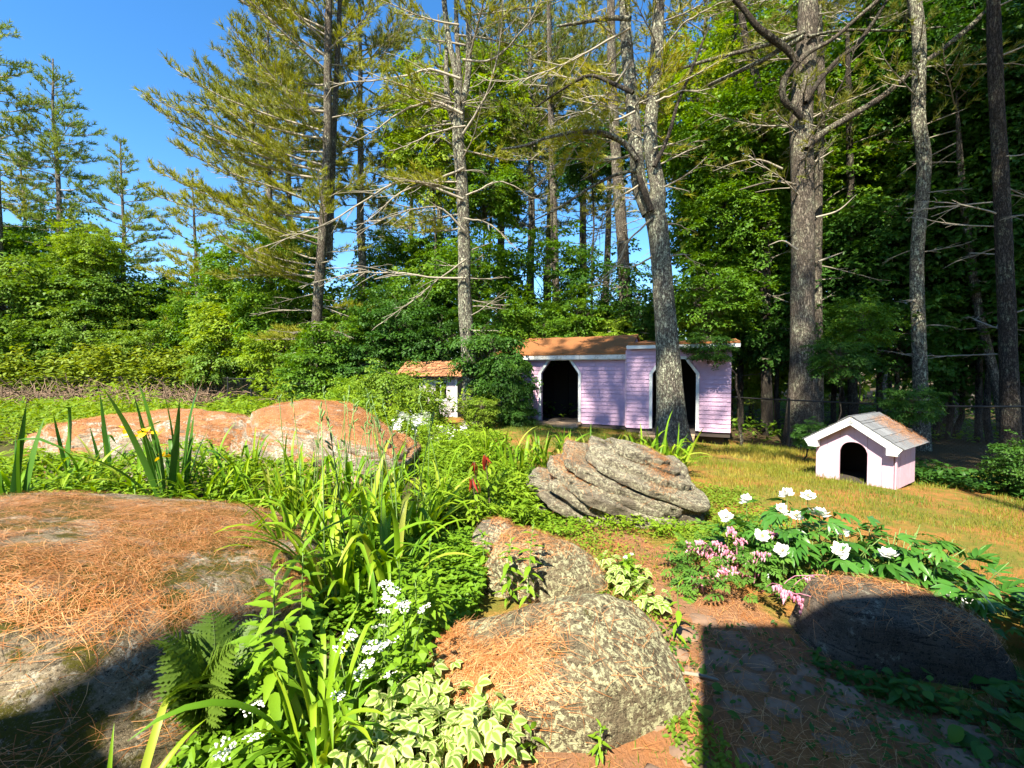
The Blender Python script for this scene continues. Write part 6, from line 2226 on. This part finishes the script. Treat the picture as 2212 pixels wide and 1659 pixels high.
PF = [peony_flower(s) for s in (1, 2, 3)]
r = np.random.default_rng(730)
p0 = G(1840, 1300)
PB = thing('peony_bush', 'peony bush with glossy leaves and open white flowers, above the shaded boulder', 'plant', (p0.x, p0.y + 0.15, TZ(p0.x, p0.y)))
ax_l, ax_r = P(1640, 1120, 3.75) - PB.location, P(2110, 1300, 2.95) - PB.location
for k in range(300):
    f = r.random()
    c = ax_l.lerp(ax_r, f)
    a = r.uniform(0, 2 * PI)
    q = math.sqrt(r.random())
    x, y = c.x + 0.36 * q * math.cos(a), c.y + 0.42 * q * math.sin(a) - 0.08
    z = (0.70 - 0.20 * f) * (1 - 0.5 * q ** 2) * r.uniform(0.5, 1.05)
    link('leaf', PEONY_LEAF[k % 2], PB, (x, y, z), (r.normal(-0.05, 0.35), r.normal() * 0.3, a - PI / 2 + r.normal() * 0.6), 0.145 * r.uniform(0.75, 1.25))
g = Geo()
for k in range(40):
    f = r.random()
    c = ax_l.lerp(ax_r, f)
    b = np.array([c.x * 0.8, c.y * 0.9, -0.05])
    t_ = np.array([c.x + r.normal() * 0.2, c.y + r.normal() * 0.2, 0.5])
    g.tube(smooth_path(np.array([b, (b + t_) / 2 + r.normal(size=3) * 0.02, t_]), 5), np.linspace(0.006, 0.003, 5), 4)
part('stems', g, M['stem_green'], PB, True)
for px, py, dp in ((1700, 1068, 3.75), (1686, 1100, 3.65), (1720, 1116, 3.55), (1612, 1080, 3.8), (1645, 1158, 3.4), (1690, 1190, 3.3), (1820, 1150, 3.35), (1818, 1190, 3.2), (1920, 1200, 3.1), (1568, 1118, 3.65), (2110, 1320, 2.85), (2058, 1290, 2.95), (1745, 1072, 3.8), (2088, 1375, 2.75), (1770, 1112, 3.5)):
    c = P(px, py, dp - 0.10) - PB.location
    fl = link('flower', PF[r.integers(3)][0], PB, c, (0.5 + r.normal() * 0.3, r.normal() * 0.3, r.uniform(-1, 1)), r.uniform(0.62, 0.92))
    link('flower_centre', PF[0][1], fl)
    g = Geo()
    g.tube(smooth_path(np.array([(c.x * 0.9, c.y * 0.9 + 0.1, 0.0), (c.x * 0.97, c.y, c.z * 0.5), (c.x, c.y, c.z)]), 5), np.linspace(0.005, 0.003, 5), 4)
    part('flower_stalk', g, M['stem_green'], PB)

# bleeding heart
BL = blade(1.0, 0.30, 0.4, 5, 0.15, 0.5)
BLEED = [tpl_mesh('leaf', join([(BL, a * sd + 0.05, 0.0, 0.0, s * 0.42, (0.0, y, 0.0)) for y, a, s in ((0.25, 1.0, 0.9), (0.45, 0.9, 0.95), (0.62, 0.75, 0.8), (0.8, 0.55, 0.65)) for sd in (-1, 1)] + [(BL, 0, 0, 0, 0.35, (0, 0.85, 0))]
                                  + [(BL, (a + 0.5) * sd, 0.0, 0.0, s * 0.25, (-sd * 0.12, y + 0.12, 0.0)) for y, a, s in ((0.25, 1.0, 0.9), (0.45, 0.9, 0.95), (0.62, 0.75, 0.8)) for sd in (-1, 1)]), 'bleeding')]
HEART = Geo()
for k in range(9):
    c = np.array([0.055 * (k / 8.0 - 0.5) * 2, rr_.normal() * 0.008, -0.03 * (k / 8.0 - 0.4) ** 2 * 4 + rr_.normal() * 0.006])
    HEART.tube([c + np.array([0, 0, 0.012]), c + np.array([0, 0, 0.004]), c + np.array([0, 0, -0.008]), c + np.array([0, 0, -0.018]), c + np.array([0, 0, -0.024])], [0.002, 0.0085, 0.0075, 0.0035, 0.005], 6, rr_.random())
HEARTM = HEART.mesh('flower_spray', M['petal_pink'], True)
p0 = G(1620, 1290)
BH = thing('bleeding_heart', 'bleeding heart with ferny leaves and pink hanging flowers, beside the peonies', 'plant', (p0.x, p0.y + 0.1, TZ(p0.x, p0.y)))
r = np.random.default_rng(740)
for k in range(240):
    a = r.uniform(0, 2 * PI)
    q = math.sqrt(r.random())
    x, y = 0.50 * q * math.cos(a), 0.40 * q * math.sin(a) + 0.10
    z = 0.40 * (1 - 0.7 * q ** 2) * r.uniform(0.5, 1.1)
    link('leaf', BLEED[0], BH, (x, y, z), (r.normal(0.0, 0.35), r.normal() * 0.3, a - PI / 2 + r.normal() * 0.6), 0.145 * r.uniform(0.7, 1.2))
for px, py, dp in ((1490, 1182, 3.5), (1520, 1180, 3.5), (1540, 1196, 3.45), (1510, 1168, 3.55), (1580, 1140, 3.5), (1585, 1192, 3.35), (1605, 1165, 3.4), (1655, 1195, 3.2), (1560, 1228, 3.3), (1600, 1232, 3.2), (1495, 1255, 3.35), (1520, 1250, 3.3), (1672, 1150, 3.4), (1760, 1250, 2.95), (1725, 1290, 2.8), (1770, 1300, 2.75), (1690, 1270, 2.9), (1800, 1250, 2.9), (1548, 1172, 3.5), (1620, 1205, 3.3)):
    c = P(px, py, dp) - BH.location
    g = Geo()
    g.tube(smooth_path(np.array([(c.x * 0.5, c.y * 0.5, 0.1), (c.x * 0.8, c.y * 0.8, c.z * 0.95), (c.x, c.y, c.z + 0.012)]), 6), np.linspace(0.004, 0.002, 6), 4)
    st = part('flower_stalk', g, M['petal_pink'], BH)
    for j in range(2):
        link('flower_spray', HEARTM, st, (c.x + r.normal() * 0.02, c.y + r.normal() * 0.02, c.z - 0.012 * j), (r.normal() * 0.2, r.normal() * 0.3, r.uniform(0, 3)), r.uniform(0.8, 1.1))

# rhododendron shoots with hanging red dried leaves
RL = tpl_mesh('leaf', blade(0.10, 0.035, 0.5, 6, 0.2, 0.5), 'lush')
RD = tpl_mesh('dried_leaf', blade(0.15, 0.026, 0.3, 6, 0.7, 0.5), 'red_dry')
for k, (px, py, dp, nn) in enumerate(((1048, 985, 4.6, 9), (1024, 1000, 4.5, 6), (1020, 1035, 4.3, 7), (1080, 1125, 3.85, 5))):
    c = P(px, py, dp)
    gz = TZ(c.x, c.y)
    t = thing('rhododendron_shoot', ('thick hanging bunch of red dried leaves on a rhododendron shoot', 'thin hanging bunch of red dried leaves on a rhododendron shoot', 'low bunch of long red dried leaves among green shoots', 'red dried leaves hanging over the small needle-topped rock')[k], 'shrub', (c.x, c.y, gz), 0, 'rhododendron shoots with red leaves')
    h = c.z - gz + 0.02
    g = Geo()
    g.tube(smooth_path(np.array([(0.06, 0.05, 0), (0.03, 0.02, h * 0.6), (0, 0, h)]), 7), np.linspace(0.010, 0.005, 7), 5)
    part('stem', g, M['stem_dark'], t, True)
    for j in range(nn):
        link('dried_leaf', RD, t, (r.normal() * 0.015, r.normal() * 0.015, h - 0.01), (-1.35 + r.normal() * 0.18, r.normal() * 0.3, r.uniform(0, 6.28)), r.uniform(0.8, 1.2))
    for j in range(20):
        a = r.uniform(0, 6.28)
        link('leaf', RL, t, (0.12 * math.cos(a) * r.random() + 0.03, 0.12 * math.sin(a) * r.random(), h * r.uniform(0.35, 0.95)), (r.normal(-0.2, 0.3), r.normal() * 0.2, a - PI / 2), r.uniform(0.8, 1.3))

# ---- mixed perennial foliage that reads as one mass, in beds
def mass(name, label, cat, poly_px, n, hfun, mat, tpl, size, seed, lay=0.3, zmin=0.0, poly=None, flatten=0.35):
    r = np.random.default_rng(seed)
    poly = poly or [(p.x, p.y) for p in (G(*q) for q in poly_px)]
    xs_, ys_ = [p[0] for p in poly], [p[1] for p in poly]
    x, y = r.uniform(min(xs_), max(xs_), n * 5), r.uniform(min(ys_), max(ys_), n * 5)
    ok = in_poly(x + 0.25 * fbm(np.stack([x * 2, y * 2, x * 0], 1), seed + 1, 2), y + 0.25 * fbm(np.stack([x * 2, y * 2, x * 0 + 7], 1), seed + 2, 2), poly)
    ok &= r.random(len(x)) < np.clip(0.65 + 2.2 * fbm(np.stack([x * 1.5, y * 1.5, x * 0 + 3], 1), seed + 5, 3), 0.12, 1)
    x, y = x[ok][:n], y[ok][:n]
    n = len(x)
    bump_ = fbm(np.stack([x * 1.7, y * 1.7, x * 0], 1), seed, 3)
    h = hfun(x, y) * (0.75 + 1.1 * bump_)
    f = 1 - (1 - zmin) * r.random(n) ** 1.5
    loc = np.stack([x, y, terrain(x, y) + np.clip(h, 0.02, 3) * f], 1)
    g = Geo()
    g.bake(tpl, rotm(r.uniform(0, 2 * PI, n), r.normal(0.05, flatten, n), r.normal(0, 0.3, n)), r.uniform(*size, n), loc, np.clip(0.45 + bump_ * 0.9 + r.normal(size=n) * 0.18, 0, 1))
    return tag(part(name, g, M[mat], None), label, cat, kind='stuff')


NARROW = blade(1, 0.26, 0.5, 4, 0.25, 0.42)
OVAL = blade(1, 0.5, 0.4, 4, 0.2, 0.45)
mass('perennial_foliage', 'dense bright perennial foliage filling the bed before the lawn and playhouse', 'foliage', None, 16000, lambda x, y: 0.42 + 0.16 * ss(5, 9, y), 'lush', NARROW, (0.07, 0.13), 801,
     poly=[(-2.3, 10.8), (-0.9, 10.6), (-0.1, 8.6), (0.35, 7.0), (0.3, 5.2), (0.25, 4.6), (-0.3, 4.2), (-0.9, 4.6), (-1.3, 6.2)])
mass('perennial_foliage', 'leafy perennials between the outcrop and the long slab', 'foliage', None, 9500, lambda x, y: 0.50 + 0.0 * x, 'lush', NARROW, (0.08, 0.15), 802,
     poly=[(-7.5, 4.6), (-3.6, 4.45), (-2.6, 4.6), (-2.2, 5.2), (-3.6, 6.3), (-8.5, 6.7)])
mass('perennial_foliage', 'low green plants under the daylilies and toothed stems', 'foliage', None, 15000, lambda x, y: 0.22 + 0.10 * ss(2.0, 3.0, y), 'stemleaf', OVAL, (0.03, 0.075), 803,
     poly=[(-1.35, 1.5), (-0.75, 1.45), (-0.5, 2.2), (-0.35, 2.7), (-0.2, 3.2), (-0.3, 4.2), (-1.2, 4.4), (-1.9, 3.9), (-1.55, 3.0), (-1.35, 2.3)])
mass('weeds', 'tangle of green weeds before the fence behind the slabs', 'weeds', None, 17000, lambda x, y: np.clip(0.85 + 2.6 * fbm(np.stack([x * 0.7, y * 0.7, x * 0], 1), 12, 3), 0.3, 1.7), 'maple_bright', NARROW, (0.12, 0.24), 804,
     poly=[(-16, 10.5), (-8, 9.2), (-2.2, 9.0), (-2.2, 11.5), (-3.2, 15.0), (-9, 16.4), (-13, 17.0), (-18, 16)])
mass('weeds', 'yellow-green clover and weeds between the layered rock and the peonies', 'weeds', None, 8000, lambda x, y: 0.12 + 0.05 * ss(4, 6, y), 'lime', OVAL, (0.025, 0.05), 805,
     poly=[(2.2, 6.6), (3.3, 6.2), (3.0, 4.6), (2.4, 3.9), (1.6, 3.75), (1.55, 4.3), (2.2, 4.9)])
mass('weeds', 'low plants and weeds at the foot of the layered rock', 'weeds', None, 3200, lambda x, y: 0.14 + 0 * x, 'lush', OVAL, (0.03, 0.06), 806,
     poly=[(0.2, 4.9), (0.6, 5.2), (1.2, 4.85), (2.0, 4.8), (2.2, 4.4), (1.3, 4.5), (0.6, 4.35), (0.2, 4.3)])
mass('weeds', 'yellowish weeds and moss creeping over the path edge by the sloping rock', 'weeds', None, 3000, lambda x, y: 0.07 + 0 * x, 'lime', OVAL, (0.018, 0.04), 807,
     poly=[(0.3, 4.3), (0.75, 4.4), (1.05, 3.6), (1.0, 3.0), (1.0, 2.4), (1.1, 1.6), (0.85, 1.6), (0.75, 2.3), (0.70, 3.0), (0.5, 3.7)])
mass('weeds', 'sprinkled low weeds on the sunny stretch of the path before the layered rock', 'weeds', None, 1100, lambda x, y: 0.05 + 0.05 * ss(3.8, 4.6, y), 'lime', OVAL, (0.016, 0.04), 812,
     poly=[(0.5, 4.6), (1.3, 4.7), (1.9, 4.2), (1.6, 3.5), (1.35, 3.1), (1.0, 3.3), (0.7, 3.9)])
mass('weeds', 'low green tufts scattered over the shaded part of the path', 'weeds', None, 1500, lambda x, y: 0.05 + 0 * x, 'violet', OVAL, (0.018, 0.045), 813,
     poly=[(0.95, 2.9), (1.8, 2.9), (2.3, 2.1), (2.9, 1.6), (2.4, 1.3), (1.0, 1.5)])
mass('weeds', 'broad shaded weeds beside the dark boulder and the fence', 'weeds', None, 3000, lambda x, y: 0.16 + 0 * x, 'violet', OVAL, (0.06, 0.11), 808,
     poly=[(2.2, 1.6), (2.5, 2.2), (3.2, 2.5), (3.6, 3.2), (4.6, 3.4), (4.6, 1.6)])
mass('weeds', 'small weeds tucked along the base of the dark boulder', 'weeds', None, 330, lambda x, y: 0.09 + 0 * x, 'violet', OVAL, (0.05, 0.085), 809,
     poly=[(1.75, 2.55), (2.3, 2.15), (2.7, 2.0), (2.55, 1.9), (2.0, 2.2), (1.65, 2.5)])
mass('weeds', 'dark ground plants along the woodland fence', 'weeds', None, 5000, lambda x, y: 0.30 + 0 * x, 'violet', OVAL, (0.07, 0.13), 810,
     poly=[(7.0, 9.6), (8.2, 9.0), (9.0, 6.5), (9.6, 4.0), (8.6, 4.0), (7.6, 6.4), (6.9, 8.2)])
mass('vine', 'yellow-green vines sprawling over the top of the long fence', 'vine', None, 12000, lambda x, y: 1.9 + 1.1 * ss(-9, -14, x), 'vine', OVAL, (0.16, 0.28), 811, zmin=0.35,
     poly=[(-27, 21.0), (-12.6, 21.0), (-12.2, 23.0), (-27, 23.6)])

# grass: blades of the lawn, thick by the shed, thin and yellow on the right
def grass(name, label, n, xr, yr, keep, size, mat, seed):
    r = np.random.default_rng(seed)
    x, y = r.uniform(*xr, n * 3), yr[0] + (yr[1] - yr[0]) * r.random(n * 3) ** 1.35
    pr = keep(x, y) * np.clip(0.42 + 2.6 * fbm(np.stack([x * 1.3, y * 1.3, x * 0], 1), seed, 4), 0.02, 1)
    ok = r.random(len(x)) < pr
    x, y = x[ok][:n], y[ok][:n]
    n = len(x)
    tp = (np.array([(-0.045, 0, 0), (0.045, 0, 0), (0.03, 0.55, 0.06), (-0.03, 0.55, 0.06), (0, 1, 0.28)]), np.array([(3, 2, 4)]), np.array([(0, 1, 2, 3)]), None)
    g = Geo()
    sc = np.clip(y / 6, 0.7, 1.6)
    g.bake(tp, rotm(r.uniform(0, 2 * PI, n), r.normal(1.05, 0.35, n), 0 * x), r.uniform(*size, n) * sc, np.stack([x, y, terrain(x, y) - 0.005], 1),
           np.clip(0.45 + 1.7 * fbm(np.stack([x * 0.8, y * 0.8, x * 0], 1), seed + 4, 4) + r.normal(size=n) * 0.2, 0, 1))
    return tag(part(name, g, M[mat], None), label, 'grass', kind='stuff')


grass('grass', 'short yellowing grass of the sunny lawn round the dog house', 62000, (0.8, 9.5), (3.4, 13.5), lambda x, y: (1 - zone_path(x, y)) * (1 - zone_bed(x, y)) * (right_of_fence(x, y) < 0) * ss(-0.2, 0.6, x - 0.2 * y + 0.6), (0.03, 0.085), 'grass', 901)
grass('grass', 'greener grass patch of the lawn before the shed', 14000, (-2.2, 3.4), (8.5, 14.2), lambda x, y: (1 - zone_bed(x, y)) * 1.0, (0.035, 0.06), 'grass_green', 902)
grass('grass', 'sparse grass growing in the joints of the path', 17000, (0.2, 4.2), (1.2, 4.3), lambda x, y: 0.7 * np.clip(0.35 + zone_path(x, y), 0, 1) * (1 - zone_bed(x, y)), (0.03, 0.075), 'grass_green', 903)
grass('grass', 'thin grass on the shaded lawn below the fence', 9000, (3.2, 9.5), (2.2, 6.5), lambda x, y: 0.9 * (right_of_fence(x, y) < 0), (0.04, 0.09), 'grass_green', 904)

# tufts and broad-leaved weeds standing on the path
VL = [tpl_mesh('leaf', blade(0.07, 0.055, 0.4, 6, 0.2, 0.4), 'violet')]
for k, (px, py, n, s) in enumerate(((2130, 1480, 9, 1.2), (2160, 1560, 10, 1.3), (2180, 1400, 9, 1.4), (2140, 1630, 8, 1.2), (1960, 1500, 8, 0.9), (2010, 1530, 7, 0.8), (2195, 1500, 9, 1.4), (1495, 1500, 4, 1.0), (1515, 1540, 4, 1.2), (2100, 1560, 7, 1.0))):
    p = G(px, py)
    t = thing('violet_plant', 'low plant of heart-shaped leaves on the shaded ground near the dark boulder' if k not in (7, 8) else 'two-leaved plant standing at the sharp edge of the shade on the path', 'plant', (p.x, p.y, p.z), 0, 'heart-leaved plants in the shade' if k not in (7, 8) else 'plants at the shade edge')
    for j in range(n):
        a = r.uniform(0, 6.28)
        q = 0.05 + 0.08 * r.random()
        link('leaf', VL[0], t, (q * math.cos(a), q * math.sin(a), 0.05 + 0.07 * r.random()), (r.normal(-0.1, 0.3), r.normal() * 0.2, a - PI / 2), s * r.uniform(0.7, 1.2))

# ---- shrubs near the sheds, dry canes along the fence
def shrub(name, kind, mat, x, y, h, label, scale, rz=0, group=None, sz=1.0, cat='shrub'):
    t = thing(name, label, cat, (x, y, TZ(x, y)), rz, group)
    link('foliage', crown_mesh(kind, mat), t, (0, 0, h), None, (scale, scale, scale * sz))
    link('branches', CROWNS[kind][2], t, (0, 0, h), None, (scale, scale, scale * sz))['kind'] = 'stuff'
    g = Geo()
    rr2 = np.random.default_rng(int(abs(x) * 100 + y))
    for k in range(6):
        e = rr2.normal(size=2) * 0.35 * scale
        g.tube(smooth_path(np.array([(e[0] * 0.1, e[1] * 0.1, -0.05), (e[0] * 0.5, e[1] * 0.5, h * 0.5), (e[0], e[1], h)]), 5), np.linspace(0.025, 0.012, 5), 5, rr2.random())
    part('stems', g, M['stem_dark'], t, True)
    return t


def at_px(px, dp):
    return (px - 1106) * K * dp, dp


x, y = at_px(1092, 13.8)
shrub('leafy_shrub', 'small_a', 'maple_dark_shade', x, y, 1.25, 'dark leafy shrub crowding the doorway end of the shed', 0.80, 0.3, None, 1.4)
x, y = at_px(1058, 14.2)
shrub('leafy_shrub', 'small_b', 'maple_dark_shade', x, y, 2.1, 'taller dark shrub between the old pine and the shed roof', 1.05, 1.3, None, 1.1)
x, y = at_px(1120, 13.4)
shrub('leafy_shrub', 'small_b', 'maple_dark_shade', x, y, 0.5, 'low dark shrub at the foot of the shed wall', 0.48, 2.3)
x, y = at_px(1040, 12.6)
shrub('leafy_shrub', 'small_a', 'lime', x, y, 0.62, 'small yellow-green shrub at the lawn corner by the playhouse', 0.42, 0.9)
x, y = at_px(845, 14.2)
shrub('leafy_shrub', 'small_b', 'lime', x, y, 1.0, 'sunny yellow-green shrub beside the playhouse porch', 0.95, 0.2)
x, y = at_px(905, 13.0)
shrub('leafy_shrub', 'small_b', 'lime', x, y, 0.75, 'sprawling yellow-green shrub in front of the playhouse porch', 0.60, 3.2)
x, y = at_px(800, 15.8)
shrub('leafy_shrub', 'low_a', 'lush', x, y, 1.0, 'wide green shrub between the fence end and the playhouse', 0.6, 1.2)
x, y = at_px(745, 13.0)
shrub('leafy_shrub', 'small_a', 'lush', x, y, 0.5, 'low bushy green shrub behind the needle-covered slab', 0.7, 2.2, None, 0.8)

# arching bright sprays of a wand shrub before the playhouse
r = np.random.default_rng(830)
for px_, dp_, nw, hs, lb in ((955, 12.4, 19, 1.0, 'loose shrub of long arching yellow-green wands before the playhouse wall'), (880, 12.8, 16, 0.85, 'arching yellow-green wand shrub before the playhouse porch post'), (1015, 12.9, 9, 0.75, 'small wand shrub leaning over the lawn beside the old forked pine')):
    x, y = at_px(px_, dp_)
    t = thing('wand_shrub', lb, 'shrub', (x, y, TZ(x, y)))
    for k in range(nw):
        a = r.uniform(0, 2 * PI)
        L = r.uniform(1.1, 1.9) * hs
        q = np.linspace(0, 1, 9)
        sp = r.uniform(0.25, 0.75)
        p = np.stack([math.cos(a) * sp * L * q ** 1.3, math.sin(a) * sp * L * q ** 1.3, L * (q - 0.32 * sp * q ** 2.2)], 1)
        g = Geo()
        g.tube(p, np.linspace(0.010, 0.003, 9), 4)
        st = part('wand', g, M['stem_green'], t, True)
        n = 50
        f = r.uniform(0.18, 1.0, n)
        loc = np.stack([np.interp(f, q, p[:, c]) for c in range(3)], 1) + r.normal(size=(n, 3)) * 0.04
        g = Geo()
        g.bake(blade(1, 0.42, 0.3, 4, 0.15, 0.45), rotm(r.uniform(0, 6.28, n), r.normal(0.1, 0.4, n), r.normal(0, 0.3, n)), r.uniform(0.08, 0.14, n), loc)
        part('foliage', g, M['lime'], st)


def cane_bush(label, x0, x1, y0, y1, n, hmax, seed, group=None):
    r = np.random.default_rng(seed)
    xc, yc = (x0 + x1) / 2, (y0 + y1) / 2
    t = thing('dry_brush', label, 'brush', (xc, yc, TZ(xc, yc)), 0, group)
    g = Geo()
    for k in range(n):
        b = np.array([r.uniform(x0, x1) - xc, r.uniform(y0, y1) - yc, -0.05])
        d = np.array([r.normal() * 0.7, r.normal() * 0.5, r.uniform(0.5, 1.2)]) * hmax * r.uniform(0.5, 1.0)
        m = b + d * 0.55 + r.normal(size=3) * 0.08
        e = b + d + np.array([0, 0, -0.35 * abs(d[0])])
        g.tube(smooth_path(np.array([b, m, e]), 6), np.linspace(0.022, 0.010, 6), 4, r.random(), cap=False)
    part('canes', g, M['dry_cane'], t, True)
    return t


GB = 'dry brush along the long fence'
for k in range(6):
    x0 = -25.5 + k * 2.0
    cane_bush('tangle of bare tan canes leaning against the vine-covered fence', x0, x0 + 2.0, 19.6, 21.6, 150, 1.55, 840 + k, GB)
x, y = at_px(640, 17.5)
cane_bush('upright clump of pale dead canes alone before the fence end', x - 0.3, x + 0.3, y - 0.2, y + 0.2, 70, 1.25, 860)

# maple saplings before the dark woods
for k, (px, py, dp, s, lb) in enumerate(((1815, 770, 10.6, 0.55, 'young maple with large drooping leaves behind the dog house'), (1860, 690, 11.2, 0.6, 'taller young maple between the broad pine and the dog house'),
                                         (1965, 868, 9.3, 0.42, 'maple sapling whose top leaves show above the dog house ridge'), (1750, 935, 9.6, 0.30, 'tiny maple seedling at the foot of the broad pine'), (2230, 1000, 6.8, 0.40, 'leafy sapling against the near end of the woodland fence'))):
    broadleaf('maple_sapling', 'small_b' if k % 2 else 'small_a', 'maple_dark_shade' if k != 1 else 'maple', px, py, dp, lb, None, s, k * 1.3, 0.022, bark='bark_dark')

# fallen stick on the path and twigs
p = G(1510, 1468)
t = Geo()
t.tube(np.array([(-0.09, 0.03, 0.02), (0, 0.0, 0.024), (0.09, -0.03, 0.018)]), [0.010, 0.011, 0.008], 7, 0.5)
tag(part('stick', t, M['twig'], None, True, loc=p), 'short pale broken stick lying across the shade edge on the path', 'stick')
